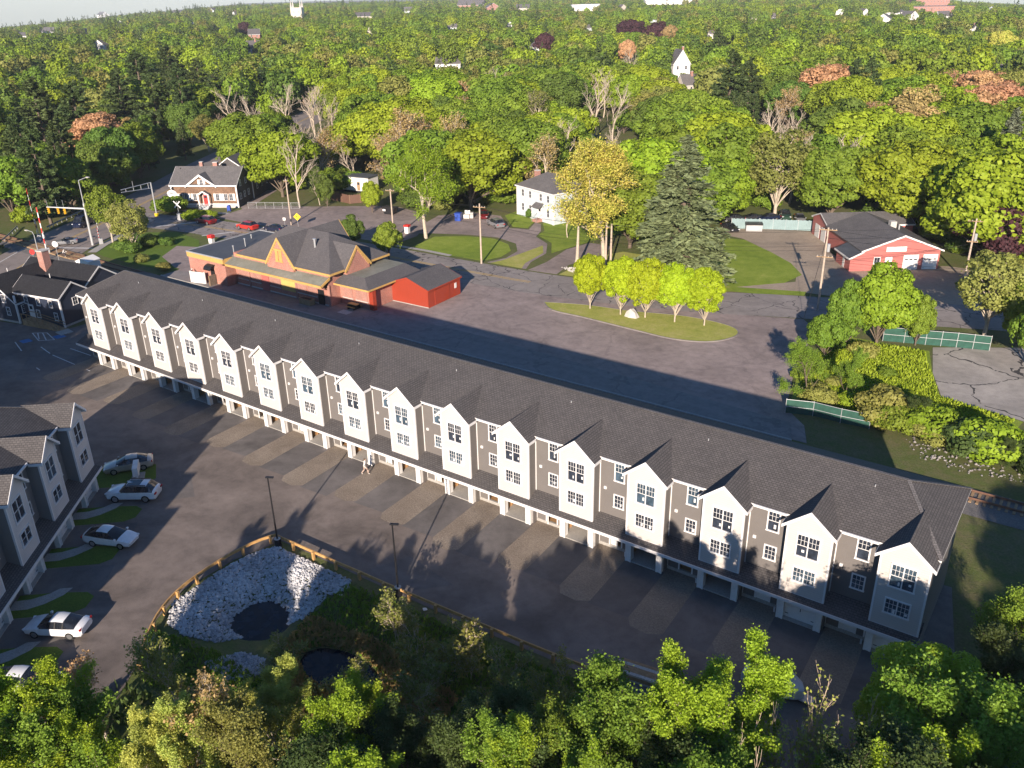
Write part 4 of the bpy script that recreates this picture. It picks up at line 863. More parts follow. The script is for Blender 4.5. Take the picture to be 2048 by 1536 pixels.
# ------------------------------------------------------------------ vehicles: lofted bodies, x = forward
CARS = {
 'sedan': dict(L=4.7, st=[(2.35, .36, .58, .62, .66, .6, 0), (2.15, .2, .7, .75, .82, .72, 0), (1.45, .18, .84, .92, .9, .78, 0), (1.1, .18, .9, .98, .9, .78, 1), (.15, .18, .93, 1.42, .9, .6, 2), (-.35, .18, .94, 1.46, .9, .6, 2), (-.95, .18, .95, 1.41, .9, .59, 3), (-1.85, .18, .97, 1.05, .88, .72, 0), (-2.2, .22, .92, 1.02, .84, .7, 0), (-2.35, .4, .7, .9, .74, .64, 0)], w=(1.4, -1.38), r=.33),
 'coupe': dict(L=4.5, st=[(2.25, .34, .54, .58, .66, .6, 0), (2.05, .2, .66, .7, .82, .72, 0), (1.1, .18, .82, .88, .88, .78, 0), (.6, .18, .86, .92, .88, .78, 1), (-.15, .18, .88, 1.28, .88, .58, 2), (-.8, .18, .9, 1.27, .88, .57, 3), (-1.6, .18, .93, 1.0, .87, .72, 0), (-2.1, .22, .9, .96, .84, .7, 0), (-2.25, .4, .66, .85, .74, .64, 0)], w=(1.35, -1.35), r=.33),
 'hatch': dict(L=4.55, st=[(2.28, .36, .58, .62, .64, .58, 0), (2.1, .2, .7, .76, .8, .7, 0), (1.4, .18, .86, .94, .88, .76, 0), (1.2, .18, .9, .98, .88, .76, 1), (.2, .18, .95, 1.43, .88, .58, 2), (-.3, .18, .97, 1.49, .88, .58, 2), (-.9, .18, 1.0, 1.45, .88, .57, 3), (-2.0, .2, 1.06, 1.12, .84, .62, 0), (-2.22, .3, .9, 1.04, .8, .6, 0), (-2.28, .42, .7, .8, .74, .6, 0)], w=(1.38, -1.3), r=.32),
 'suv': dict(L=4.8, st=[(2.4, .42, .75, .8, .7, .64, 0), (2.2, .26, .92, .98, .88, .78, 0), (1.35, .24, 1.03, 1.1, .95, .84, 0), (1.0, .24, 1.06, 1.14, .95, .84, 1), (.3, .24, 1.08, 1.7, .95, .68, 2), (-1.65, .24, 1.1, 1.68, .95, .67, 3), (-2.2, .26, 1.06, 1.18, .92, .78, 0), (-2.36, .3, .95, 1.1, .88, .76, 0), (-2.4, .45, .75, .85, .8, .7, 0)], w=(1.45, -1.45), r=.38),
 'van': dict(L=5.9, st=[(2.95, .4, .95, 1.0, .76, .7, 0), (2.75, .3, 1.1, 1.18, .95, .85, 0), (2.35, .28, 1.2, 1.3, 1.0, .9, 1), (1.55, .28, 1.3, 2.3, 1.0, .85, 2), (.9, .28, 1.3, 2.45, 1.0, .86, 4), (-2.8, .28, 1.3, 2.45, 1.0, .86, 0), (-2.95, .35, 1.3, 2.35, .96, .82, 0)], w=(1.9, -1.8), r=.36),
 'pickup': dict(L=5.4, st=[(2.7, .5, .85, .9, .76, .7, 0), (2.5, .32, 1.02, 1.08, .92, .84, 0), (1.5, .3, 1.1, 1.17, .97, .86, 0), (1.15, .3, 1.12, 1.2, .97, .86, 1), (.5, .3, 1.14, 1.8, .97, .7, 2), (-.6, .3, 1.15, 1.79, .97, .7, 3), (-.85, .3, 1.14, 1.2, .97, .9, 0), (-2.65, .32, 1.12, 1.18, .96, .9, 0), (-2.7, .45, 1.0, 1.1, .92, .86, 0)], w=(1.7, -1.65), r=.4),
}
_cm = {}
def car(kind, paint, label, u=None, v=None, ang=0.0, xy=None, name='parked_car', cat='car', group=None, sunroof=False):
    k = (kind, paint)
    if k not in _cm:
        S = CARS[kind]; st_ = S['st']; body = MB(); gl = MB()
        def ring(s):
            x, zb, zl, zt, wb, wt, _ = s
            h = [(0, zb), (wb * .84, zb), (wb, zb + .16), (wb * 1.01, (zb + zl) / 2), (wb * .97, zl), (wt, zt - .05), (wt * .8, zt), (0, zt + .02)]
            return [(x, y, z) for y, z in h] + [(x, -y, z) for y, z in h[-2:0:-1]]
        rings = [ring(s) for s in st_]; n = len(rings[0])
        for i in range(len(rings) - 1):
            a, b = rings[i], rings[i + 1]; f = st_[i][6]
            for j in range(n):
                j2 = (j + 1) % n; q = [a[j], b[j], b[j2], a[j2]]
                side = j in (4, 9); top = j in (5, 6, 7, 8)
                if (f == 1 and (side or top)) or (f == 2 and side) or (f == 3 and (side or top)): gl.poly(q)
                else: body.poly(q)
        body.poly(rings[0]); body.poly(rings[-1][::-1])
        bm_ = body.mesh('body', paint); gm = gl.mesh('window_glass', 'glass_car')
        for me in (bm_, gm):
            import bmesh as _b
            t = _b.new(); t.from_mesh(me); _b.ops.remove_doubles(t, verts=t.verts, dist=.002); _b.ops.recalc_face_normals(t, faces=t.faces); t.to_mesh(me); t.free()
            me.polygons.foreach_set('use_smooth', [True] * len(me.polygons)); me.set_sharp_from_angle(angle=R(38))
        r = S['r']; wy = st_[3][4] - .1
        ty = MB().tube((0, -.11, 0), (0, .11, 0), r, r, 16).mesh('wheel', 'rubber'); rm = MB().tube((0, -.12, 0), (0, .12, 0), r * .66, r * .66, 12).mesh('rim', 'rim')
        hl = MB().box(-.16, -.2, -.06, .02, .2, .06).mesh('headlight', 'lamp'); tl = MB().box(-.02, -.2, -.07, .1, .16, .07).mesh('taillight', 'tail')
        mi = MB().box(-.08, -.1, -.07, .06, .1, .07).mesh('mirror', paint)
        pil = []
        for sg in (-1, 1):
            for i_, s0 in enumerate(st_):
                if s0[6] in (2, 3):
                    s1 = st_[i_ + 1] if s0[6] == 3 else None
                    pil.append(MB().beam((s0[0], sg * s0[4] * .975, s0[2]), (s0[0], sg * s0[5] * 1.01, s0[3] - .05), .09, .05).mesh('pillar', 'black'))
            cab = [s for s in st_ if s[6] in (2, 3)] if kind in ('suv', 'coupe', 'pickup') else []
            if len(cab) == 2:
                m_ = (cab[0][0] + cab[1][0]) / 2; pil.append(MB().beam((m_, sg * cab[0][4] * .975, cab[0][2]), (m_, sg * cab[0][5] * 1.015, cab[0][3] - .05), .09, .05).mesh('pillar', 'black'))
        pm = pil
        _cm[k] = (bm_, gm, ty, rm, hl, tl, mi, S, pm)
    bm_, gm, ty, rm, hl, tl, mi, S, pm = _cm[k]
    x, y = xy if xy else P(u, v); t = thing(name, label, cat, (x, y, 0.012), ang, group)
    place(bm_, 'body', t); place(gm, 'window_glass', t)
    for q_ in pm: place(q_, 'pillar', t)
    st_ = S['st']; wy = st_[3][4] - .1
    for wx in S['w']:
        for sg in (-1, 1): w = place(ty, 'wheel', t, (wx, sg * wy, S['r'])); place(rm, 'rim', w)
    f0, f1, r1, r0 = st_[0], st_[1], st_[-2], st_[-1]
    for sg in (-1, 1):
        place(hl, 'headlight', t, (f1[0] + .1, sg * f1[4] * .72, f1[2] - .04), -sg * .35)
        place(tl, 'taillight', t, (r1[0] - .1, sg * r1[4] * .8, r1[2] - .06))
        i3 = next(s for s in st_ if s[6] == 1); place(mi, 'mirror', t, (i3[0] - .15, sg * (i3[4] + .08), i3[2] + .08))
    if sunroof:
        MB().box(-1.0, -.5, 1.7, .25, .5, 1.715).build('sunroof', 'glass_car', t)
        for sg in (-1, 1): MB().box(-1.6, sg * .66 - .03, 1.68, .3, sg * .66 + .03, 1.75).build('roof_rail', 'black', t)
    return t
for nm, c, ro, me_ in (('paint_white', (.74, .75, .77), .25, 0), ('paint_silver', (.4, .41, .43), .28, .6), ('paint_beige', (.45, .41, .36), .3, .4), ('paint_red', (.42, .03, .022), .28, 0), ('paint_darkred', (.16, .012, .018), .28, .2),
                       ('paint_black', (.02, .02, .025), .25, 0), ('paint_navy', (.012, .018, .045), .25, .1), ('paint_green', (.02, .05, .035), .3, .1)): M[nm] = m_paint(nm, c, ro, me_)
AX = RA  # left row axis; its driveways run along the facade normal
DN = math.atan2(.641, .767)
car('suv', 'paint_white', 'white sport utility car with glass roof before the grey row, beside the mailboxes', xy=(36.3, -17.9), ang=DN + math.pi + R(-6), name='parked_car', sunroof=True)
car('hatch', 'paint_white', 'white wedge-shaped hatchback parked nose out between two lawn strips', xy=(41.3, -23.4), ang=DN + R(-16))
car('sedan', 'paint_white', 'white four-door sedan nearest the timber guardrail, nose to its garage', xy=(48.6, -32.4), ang=DN + math.pi + R(-10))
car('hatch', 'paint_white', 'white car half hidden by the leafy sapling at the edge', xy=(52.3, -36.8), ang=DN + R(-8))
car('sedan', 'paint_beige', 'pale beige sedan at the far end of the grey row', xy=(30.9, -14.9), ang=DN + math.pi + R(14))
car('van', 'paint_navy', 'dark blue delivery van with pale hood on the road by the signals', xy=(-68.2, 39.4), ang=R(-62), name='delivery_van', cat='van')
car('coupe', 'paint_silver', 'silver coupe driving over the level crossing', xy=(-57.8, 29.3), ang=R(-124), name='moving_car')
car('suv', 'paint_darkred', 'dark red sport utility car waiting on the road before the shingled house', xy=(-47.6, 54.0), ang=R(183), name='moving_car')
car('suv', 'paint_red', 'bright red sport utility car on the road behind the station', xy=(-36.2, 55.4), ang=R(183), name='moving_car')
car('sedan', 'paint_navy', 'dark car mostly hidden behind the station roof', xy=(-30.2, 57.2), ang=R(183), name='moving_car')
car('hatch', 'paint_darkred', 'maroon minivan parked at the end of the curved driveway', xy=(-0.6, 87.6), ang=R(-58))
car('suv', 'paint_silver', 'silver crossover parked on the curved driveway', xy=(5.8, 82.8), ang=R(152))
for i, (x, y, kd, pt, lb, an_) in enumerate([(44.4, 110.4, 'sedan', 'paint_black', 'black sedan first behind the pale teal fence beside the spruce', 205), (47.0, 113.2, 'coupe', 'paint_black', 'low black coupe second from the spruce behind the pale teal fence', 215),
        (50.0, 114.6, 'sedan', 'paint_navy', 'dark blue car in the middle behind the pale teal fence', 228), (52.4, 117.6, 'pickup', 'paint_green', 'tall dark green pickup behind the pale teal fence', -65), (55.6, 117.0, 'hatch', 'paint_silver', 'dark grey hatchback with pale bonnet near the red garage fence end', -65)]):
    car(kd, pt, lb, xy=(x, y), ang=R(an_), group='cars behind the teal fence')
car('sedan', 'paint_black', 'black car peeping out under the spruce branches', xy=(46.6, 103.4), ang=R(-40))
car('sedan', 'paint_navy', 'dark car at the yard edge past the tall pole', xy=(98.6, 98.4), ang=R(20))

# ------------------------------------------------------------------ people
def person(label, loc, ang, pose, mats, scale=1.0, seated=False):
    """one skinned body; joints listed as (x right, y forward, z up)"""
    J, E, RD = pose
    me = bpy.data.meshes.new('body'); me.from_pydata(J, E, []); o = bpy.data.objects.new('person', me); COL.objects.link(o)
    o.location = loc; o.rotation_euler = (0, 0, ang); o.scale = (scale,) * 3
    sk = o.modifiers.new('skin', 'SKIN'); sk.use_smooth_shade = True
    for i, r in enumerate(RD): me.skin_vertices[0].data[i].radius = r if isinstance(r, tuple) else (r, r)
    me.skin_vertices[0].data[0].use_root = True
    o.modifiers.new('sub', 'SUBSURF').levels = 1; o.modifiers['sub'].render_levels = 2
    me.materials.append(M[mats[0]])
    return tag(o, label, 'person')
WALK = ([(0, 0, .95), (0, .02, 1.15), (0, .05, 1.4), (0, .07, 1.52), (0, .1, 1.66), (.1, 0, .92), (.11, .28, .52), (.11, .3, .07), (.11, .46, .05), (-.1, 0, .92), (-.11, -.02, .5), (-.11, -.32, .12), (-.11, -.2, .03), (.2, .05, 1.38), (.26, -.1, 1.12), (.25, .08, .92), (.25, .12, .84), (-.2, .05, 1.38), (-.25, .18, 1.13), (-.2, .42, 1.08), (-.2, .5, 1.08)],
        [(0, 1), (1, 2), (2, 3), (3, 4), (0, 5), (5, 6), (6, 7), (7, 8), (0, 9), (9, 10), (10, 11), (11, 12), (2, 13), (13, 14), (14, 15), (15, 16), (2, 17), (17, 18), (18, 19), (19, 20)],
        [(.15, .11), (.14, .1), (.16, .1), .055, .1, (.1, .1), .07, .045, .035, (.1, .1), .07, .045, .035, .065, .048, .036, .035, .065, .048, .036, .035])
pw = person('person in pale top walking past an open garage', (51.8, -2.6, 0.01), R(-35), WALK, ('cloth_white',))
def limb(o, name, segs, mat):
    mb = MB()
    for a, b, r0, r1 in segs: mb.tube(a, b, r0, r1, 8)
    return mb.build(name, mat, o, smooth=True)
limb(pw, 'trousers', [((.1, 0, .98), (.11, .28, .52), .115, .085), ((.11, .28, .52), (.11, .3, .1), .085, .06), ((-.1, 0, .98), (-.11, -.02, .5), .115, .085), ((-.11, -.02, .5), (-.11, -.32, .16), .085, .06)], 'cloth_tan')
limb(pw, 'hair', [((0, .07, 1.66), (0, .08, 1.8), .115, .07), ((0, .0, 1.55), (0, .05, 1.7), .07, .11)], 'bark')
limb(pw, 'face', [((0, .12, 1.6), (0, .2, 1.66), .075, .06)], 'skin')
RIDE = ([(0, -.1, .98), (0, .0, 1.15), (0, .12, 1.4), (0, .2, 1.5), (0, .26, 1.62), (.1, -.08, .95), (.12, .3, .82), (.12, .22, .42), (.12, .36, .36), (-.1, -.08, .95), (-.12, .22, .7), (-.12, .05, .3), (-.12, .2, .24), (.2, .14, 1.38), (.26, .3, 1.18), (.24, .52, 1.08), (.24, .58, 1.08), (-.2, .14, 1.38), (-.26, .3, 1.18), (-.24, .52, 1.08), (-.24, .58, 1.08)], WALK[1], WALK[2])
cb_ = (-48.8, 23.9); ca_ = R(-60)
ry_ = person('person in white shirt riding a bicycle along the road edge', (cb_[0], cb_[1], 0.03), ca_, RIDE, ('cloth_white',))
limb(ry_, 'trousers', [((.1, -.08, .98), (.12, .3, .82), .11, .085), ((.12, .3, .82), (.12, .22, .46), .08, .06), ((-.1, -.08, .98), (-.12, .22, .7), .11, .085), ((-.12, .22, .7), (-.12, .05, .34), .08, .06)], 'cloth_dark')
limb(ry_, 'hair', [((0, .24, 1.64), (0, .24, 1.76), .115, .07)], 'dark')
bk = thing('bicycle', 'dark bicycle ridden along the road edge', 'bicycle', (cb_[0], cb_[1], 0.03), ca_)
for yy in (-.5, .58):
    w = MB(); c = (0, yy, .34)
    for k in range(14):
        t0, t1 = 2 * math.pi * k / 14, 2 * math.pi * (k + 1) / 14
        w.tube((0, yy + .34 * math.cos(t0), .34 + .34 * math.sin(t0)), (0, yy + .34 * math.cos(t1), .34 + .34 * math.sin(t1)), .03, .03, 5, cap=False)
    w.build('wheel', 'rubber', bk)
MB().tube((0, -.5, .34), (0, -.1, .85), .025).tube((0, -.1, .85), (0, .45, .85), .025).tube((0, .45, .85), (0, .05, .3), .025).tube((0, -.1, .85), (0, .05, .3), .025).tube((0, .45, .95), (0, .58, .34), .025).tube((0, -.5, .34), (0, .05, .3), .02).build('frame', 'black', bk)
MB().tube((-.26, .5, 1.05), (.26, .5, 1.05), .02).tube((0, .45, .85), (0, .5, 1.05), .02).build('handlebar', 'black', bk); MB().box(-.07, -.25, .87, .07, .02, .94).build('saddle', 'black', bk)
# ------------------------------------------------------------------ poles, wires, signals, signs
def utility_pole(u, v, vtop, label, arms=((0.6, 2.2),), transformer=False, ang=R(15), r=0.17, mat='pole_wood', braces=True):
    x, y = P(u, v); h = height_at(u, v, vtop); t = thing('utility_pole', label, 'utility pole', (x, y, 0), ang)
    MB().tube((0, 0, -0.1), (0, 0, h), r, r * 0.7, 10).build('pole', mat, t)
    for d, w in arms:
        a = MB().box(-w / 2, -0.2, h - d - 0.06, w / 2, -0.09, h - d + 0.06).build('crossarm', 'wood', t)
        for s in (-0.9, -0.45, 0.45, 0.9): MB().tube((s * w / 2, -0.15, h - d + 0.06), (s * w / 2, -0.15, h - d + 0.22), 0.05, 0.04, 6).build('insulator', 'stone', a)
    if transformer: MB().tube((0.35, -0.1, h - 3.4), (0.35, -0.1, h - 2.3), 0.24, 0.24, 10).build('transformer', 'steel', t)
    return (x, y, h)
up1 = utility_pole(963, 527, 407, 'wooden utility pole on the verge before the oval lawn')
up2 = utility_pole(1635, 620, 455, 'tall pale utility pole at the lot corner before the red garage', ((0.3, 2.4), (4.2, 2.2)), True)
up3 = utility_pole(1928, 562, 437, 'leaning wooden pole with transformer beside the purple tree', ((0.4, 2.4), (3.6, 1.6)), True)
up4 = utility_pole(583, 450, 358, 'pale utility pole with white boxes before the fenced lot', ((0.4, 1.0),))
up5 = utility_pole(788, 478, 378, 'wooden utility pole behind the station shrubs', ((0.3, 1.8),))
up6 = utility_pole(1211, 536, 445, 'left of two pale poles standing together under the yellow tree', ((0.8, 1.0),), r=0.2)
up7 = utility_pole(1221, 534, 448, 'right of two pale poles standing together under the yellow tree', (), r=0.2)
x4, y4 = P(583, 450)
def wire(a, b, sag, label, r=0.018):
    pts = []
    for k in range(15):
        t = k / 14; pts.append((a[0] + (b[0] - a[0]) * t, a[1] + (b[1] - a[1]) * t, a[2] + (b[2] - a[2]) * t - sag * 4 * t * (1 - t)))
    tag(MB().path(pts, r, 4).build('overhead_wire', 'black'), label, 'wire', 'overhead wires along the road')
pl = [(up5, 'station shrubs pole', ), (up1, 'oval lawn pole'), (up6, 'twin poles'), (up2, 'lot corner pole')]
for i in range(3):
    a, b = pl[i][0], pl[i + 1][0]
    for k, (dz, dx) in enumerate(((0.1, -0.8), (0.1, 0.8), (2.4, 0), (3.0, 0))):
        wire((a[0] + dx, a[1], a[2] - dz - 0.2), (b[0] + dx, b[1], b[2] - dz - 0.2), 0.7, 'thin overhead wire from %s to %s, %s' % (pl[i][1], pl[i + 1][1], ('near upper', 'far upper', 'middle', 'lowest')[k]))
for k, dz in enumerate((0.3, 1.5, 4.2, 4.8)):
    wire((up2[0], up2[1], up2[2] - dz), (up3[0], up3[1], up3[2] - min(dz, 3.9)), 0.6, 'overhead wire across the red garage front, %s' % ('topmost', 'second', 'third', 'lowest')[k])
    wire((up2[0], up2[1], up2[2] - dz), (118, 84 + k, 9.5 - dz * 0.5), 0.8, 'overhead wire leaving the lot corner pole along the road, %s' % ('topmost', 'second', 'third', 'lowest')[k])
wire((up2[0], up2[1], up2[2] - 1), (*P(1607, 640), 0.2), 0.0, 'yellow sheathed guy wire of the lot corner pole', 0.03)
# lot lamps
for u, v, vt, lb in ((563, 1088, 952, 'black lamp post at the corner of the timber guardrail'), (803, 1185, 1045, 'black lamp post on the guardrail above the grassy bank')):
    x, y = P(u, v); h = height_at(u, v, vt); t = thing('lamp_post', lb, 'lamp post', (x, y - 0.35, 0), R(30))
    MB().tube((0, 0, -0.6), (0, 0, 0.75), 0.3, 0.3, 16).build('base', 'black', t); MB().tube((0, 0, 0.75), (0, 0, 0.78), 0.28, 0.28, 16).build('base_cap', 'stone', t)
    MB().tube((0, 0, 0.75), (0, 0, h + 0.1), 0.08, 0.06, 8).build('pole', 'black', t); MB().box(-0.18, -0.1, h, 0.5, 0.1, h + 0.1).build('lamp_head', 'black', t)
# mailbox cluster
mx = thing('mailbox_cluster', 'white cluster mailbox on two pedestals on a small lawn', 'mailbox', (33.4, -15.6, 0.05), R(-38))
MB().box(-1.0, -0.6, 0, 1.0, 0.6, 0.1).build('pad', 'concrete', mx)
for x in (-0.5, 0.5):
    MB().tube((x, 0, 0.1), (x, 0, 0.7), 0.12, 0.12, 8).build('pedestal', 'white', mx); bx = MB().box(x - 0.46, -0.25, 0.7, x + 0.46, 0.25, 1.6).build('box', 'white', mx)
    for r in range(4): MB().box(x - 0.42, -0.262, 0.76 + r * 0.21, x + 0.42, -0.252, 0.93 + r * 0.21).build('locker_door', 'trim', bx)
# traffic signal mast
sx, sy = P(186, 490); sm_ = thing('signal_mast', 'tall grey signal mast with long arm and yellow traffic lights', 'traffic light', (sx, sy, 0))
MB().tube((0, 0, 0), (0, 0, 8.0), 0.28, 0.2, 12).build('mast', 'steel', sm_); MB().tube((0, 0, 8.0), (0, 0, 12.3), 0.11, 0.08, 8).build('lamp_pole', 'steel', sm_)
ax, ay = P(93, 414, 7.4); ax -= sx; ay -= sy
MB().tube((0, 0, 7.0), (ax, ay, 7.4), 0.2, 0.1, 10).build('mast_arm', 'steel', sm_)
lm = MB().tube((0, 0, 12.3), (1.4, 1.0, 12.9), 0.06, 0.05, 6).build('lamp_arm', 'steel', sm_); MB().box(1.2, 0.85, 12.8, 1.9, 1.2, 12.95).build('lamp_head', 'stone', lm)
for t_ in (0.97, 0.72, 0.55):
    px, py, pz = ax * t_, ay * t_, 7.0 + 0.4 * t_
    hd = MB().box(px - 0.2, py - 0.15, pz - 1.15, px + 0.2, py + 0.15, pz - 0.05).build('signal_head', 'signal_yellow', sm_)
    for k in range(3): MB().tube((px, py - 0.24, pz - 0.25 - k * 0.35), (px, py - 0.15, pz - 0.25 - k * 0.35), 0.13, 0.13, 8).build('lens', 'black', hd)
    MB().tube((px, py, pz), (px, py, pz + 1.5), 0.03, 0.03, 5).build('antenna', 'steel', sm_)
# road lamp
lx, ly = P(82, 525); rl = thing('street_lamp', 'grey street lamp with curved arm behind the navy house', 'street lamp', (lx, ly, 0)); hh = height_at(82, 525, 462)
MB().tube((0, 0, 0), (0, 0, hh - 0.8), 0.11, 0.08, 8).build('pole', 'steel', rl); MB().path([(0, 0, hh - 0.8), (-0.4, 0, hh - 0.2), (-1.4, -0.3, hh)], 0.05, 6).build('arm', 'steel', rl); MB().box(-2.0, -0.5, hh - 0.1, -1.3, -0.15, hh + 0.06).build('lamp_head', 'stone', rl)
# level crossing gates
def crossing_gate(u, v, label, arm, lean, side=1):
    x, y = P(u, v); t = thing('crossing_gate', label, 'crossing gate', (x, y, 0), R(-30))
    MB().tube((0, 0, 0), (0, 0, 4.2), 0.07, 0.06, 8).build('mast', 'steel', t); MB().box(-0.35, -0.35, 0, 0.35, 0.35, 1.1).build('motor_box', 'steel', t)
    for k in range(8):
        a, b = 1.0 + arm * k / 8, 1.0 + arm * (k + 1) / 8
        MB().beam((side * 0.3 + lean * (a - 1), -0.2, a), (side * 0.3 + lean * (b - 1), -0.2, b), 0.16, 0.06).build('arm_stripe', 'red_paint' if k % 2 else 'white', t)
    for s in (-1, 1): MB().tube((s * 0.4, -0.1, 2.7), (s * 0.4, 0.05, 2.7), 0.3, 0.3, 12).build('flasher', 'black', t)
    MB().beam((-0.6, -0.05, 3.4), (0.6, -0.05, 4.1), 0.04, 0.16).beam((0.6, -0.06, 3.4), (-0.6, -0.06, 4.1), 0.04, 0.16).build('crossbuck', 'white', t)
crossing_gate(80, 480, 'far crossing gate with raised red and white arm below the dark trees', 9.0, -0.1)
crossing_gate(97, 507, 'near crossing gate with raised red and white arm beside the silver coupe', 7.5, -0.16)
crossing_gate(203, 488, 'small sidewalk gate with short red and white arm by the grass corner', 2.2, -0.1)
# cantilever gantry and its flashers
gxx, gyy = P(314, 432); gt = thing('signal_gantry', 'white truss gantry reaching over the main road', 'gantry', (gxx, gyy, 0)); gh = 7.2
MB().tube((0, 0, 0), (0, 0, gh), 0.16, 0.14, 8).build('post', 'steel', gt); bx_, by_ = P(242, 380, gh); bx_ -= gxx; by_ -= gyy
MB().tube((0, 0, gh), (bx_, by_, gh), 0.08, 0.08, 6).tube((0, 0, gh - 1.2), (bx_, by_, gh - 0.5), 0.08, 0.08, 6).build('boom', 'steel', gt)
for t_ in (0.1, 0.35, 0.6, 0.85): MB().tube((bx_ * t_, by_ * t_, gh), (bx_ * t_, by_ * t_, gh - 1.2 + 0.7 * t_), 0.05, 0.05, 5).build('strut', 'steel', gt)
MB().tube((bx_ * 0.6, by_ * 0.6, gh), (bx_ * 0.6, by_ * 0.6, gh + 1.2), 0.04, 0.04, 5).build('antenna', 'steel', gt)
MB().box(-0.3, -0.3, 0.0, 0.3, 0.3, 0.6).build('yellow_base', 'sign_yellow', gt)
# signs
def sign_post(u, v, label, h, shape, mat, size=0.5, name='road_sign'):
    x, y = P(u, v); t = thing(name, label, 'sign', (x, y, 0), R(30)); MB().tube((0, 0, 0), (0, 0, h), 0.04, 0.04, 6).build('post', 'steel', t)
    z = h - size * 0.4; n, rot = {'diamond': (4, 0), 'rect': (4, R(45)), 'round': (16, 0), 'oct': (8, R(22.5))}[shape]
    MB().slab([(size * math.cos(2 * math.pi * k / n + rot), -0.06, z + size * math.sin(2 * math.pi * k / n + rot)) for k in range(n)], (0, 0.03, 0)).build('panel', mat, t)
    return t, z
ys, yz = sign_post(597, 456, 'yellow diamond warning sign with black arrow across from the station', 2.6, 'diamond', 'sign_yellow', 0.75)
MB().box(-0.08, -0.075, yz - 0.4, 0.06, -0.062, yz + 0.1).box(-0.3, -0.075, yz + 0.05, 0.06, -0.0625, yz + 0.2).build('arrow', 'black', ys)
sign_post(571, 458, 'small white sign on a post beside the yellow diamond', 2.2, 'rect', 'white', 0.4)
sign_post(119, 525, 'round white sign seen from behind near the cyclist', 3.6, 'round', 'white', 0.55)
sign_post(71, 530, 'red octagonal stop sign behind the navy house', 2.6, 'oct', 'red_paint', 0.5)
sb = thing('business_sign', 'round white shop sign on white posts before the shingled house', 'sign', (*P(352, 425), 0), R(25))
for x in (-0.5, 0.3): MB().box(x, -0.05, 0, x + 0.1, 0.05, 3.6).build('post', 'white', sb)
MB().slab([(-0.1 + 1.15 * math.cos(k * math.pi / 9), -0.1, 4.1 + 0.8 * math.sin(k * math.pi / 9)) for k in range(18)], (0, 0.16, 0)).build('panel', 'white', sb)
xb = thing('crossbuck_sign', 'white railway crossbuck beside the round shop sign', 'sign', (*P(360, 440), 0), R(25))
MB().tube((0, 0, 0), (0, 0, 4.0), 0.06, 0.06, 6).build('post', 'steel', xb); MB().beam((-0.7, -0.08, 2.6), (0.7, -0.08, 4.0), 0.05, 0.2).beam((0.7, -0.1, 2.6), (-0.7, -0.1, 4.0), 0.05, 0.2).build('blades', 'white', xb); MB().box(-.35, -.35, 0, .35, .35, 1.4).build('cabinet', 'steel', xb)
kb = thing('red_top_box', 'white post box with red top on the corner by the big sycamore', 'box', (*P(815, 466), 0), R(10)); MB().box(-.4, -.4, 0, .4, .4, 1.3).build('case', 'white', kb); MB().slab([(-.5, -.5, 1.3), (.5, -.5, 1.3), (.5, .5, 1.3), (-.5, .5, 1.3)], (0, 0, .35)).build('top', 'red_paint', kb)
kb2 = thing('red_top_box', 'white box with red top on the edge of the station flat roof court', 'box', (*P(424, 486), 0), R(10)); MB().box(-.4, -.4, 0, .4, .4, 1.0).build('case', 'white', kb2); MB().slab([(-.5, -.5, 1.0), (.5, -.5, 1.0), (.5, .5, 1.0), (-.5, .5, 1.0)], (0, 0, .6)).build('top', 'red_paint', kb2)
pb = thing('collection_mailbox', 'blue rounded collection mailbox before the shingled house', 'mailbox', (*P(459, 423), 0), R(30))
MB().slab([(-.35, -.3, .3)] + [(.35 * -math.cos(k * math.pi / 8), -.3, 1.1 + .35 * math.sin(k * math.pi / 8)) for k in range(9)] + [(.35, -.3, .3)], (0, .6, 0)).build('body', 'blue_paint', pb)
for x, y in ((-.28, -.25), (.28, -.25), (-.28, .25), (.28, .25)): MB().box(x - .04, y - .04, 0, x + .04, y + .04, .32).build('leg', 'blue_paint', pb)
# bins, dumpsters, boxes
def skip_bin(u, v, label, mat, L_=3.2, w=1.7, h=1.5, name='dumpster', ang=R(10)):
    x, y = P(u, v); t = thing(name, label, 'dumpster', (x, y, 0), ang)
    MB().slab([(-L_ / 2, -w / 2, h), (L_ / 2, -w / 2, h), (L_ / 2 - .6, -w / 2, .15), (-L_ / 2 + .6, -w / 2, .15)], (0, w, 0)).build('body', mat, t); MB().box(-L_ / 2 - .05, -w / 2 - .05, h - .12, L_ / 2 + .05, w / 2 + .05, h).build('rim', mat, t)
    MB().box(-L_ / 2 + .25, -w / 2 - .02, .75, -L_ / 2 + .95, -w / 2 - .002, 1.15).build('label_plate', 'white', t); MB().box(-L_ / 2, -w / 2, h, L_ / 2, w / 2, h + .08).build('lid', 'dark', t)
skip_bin(781, 428, 'black tapered dumpster on the corner lot', 'black')
t = thing('recycling_bin', 'blue recycling bin at the end of the curved driveway', 'bin', (*P(917, 441), 0), R(20)); MB().slab([(-.6, -.6, 0), (.6, -.6, 0), (.6, .6, 0), (-.6, .6, 0)], (0, 0, 1.5)).build('body', 'blue_paint', t); MB().box(-.68, -.68, 1.5, .68, .68, 1.62).build('lid', 'blue_paint', t)
t = thing('junk_pile', 'pale heap of cast-off furniture beside the blue bin', 'junk', (*P(931, 436), 0), R(25)); MB().box(-.9, -.5, 0, .9, .4, .8).build('sofa', 'cloth_white', t); MB().box(1.0, -.3, 0, 1.7, .5, 1.2).build('crate', 'stone', t); MB().box(-.2, .5, .3, .9, .7, 1.5).build('panel', 'white', t)
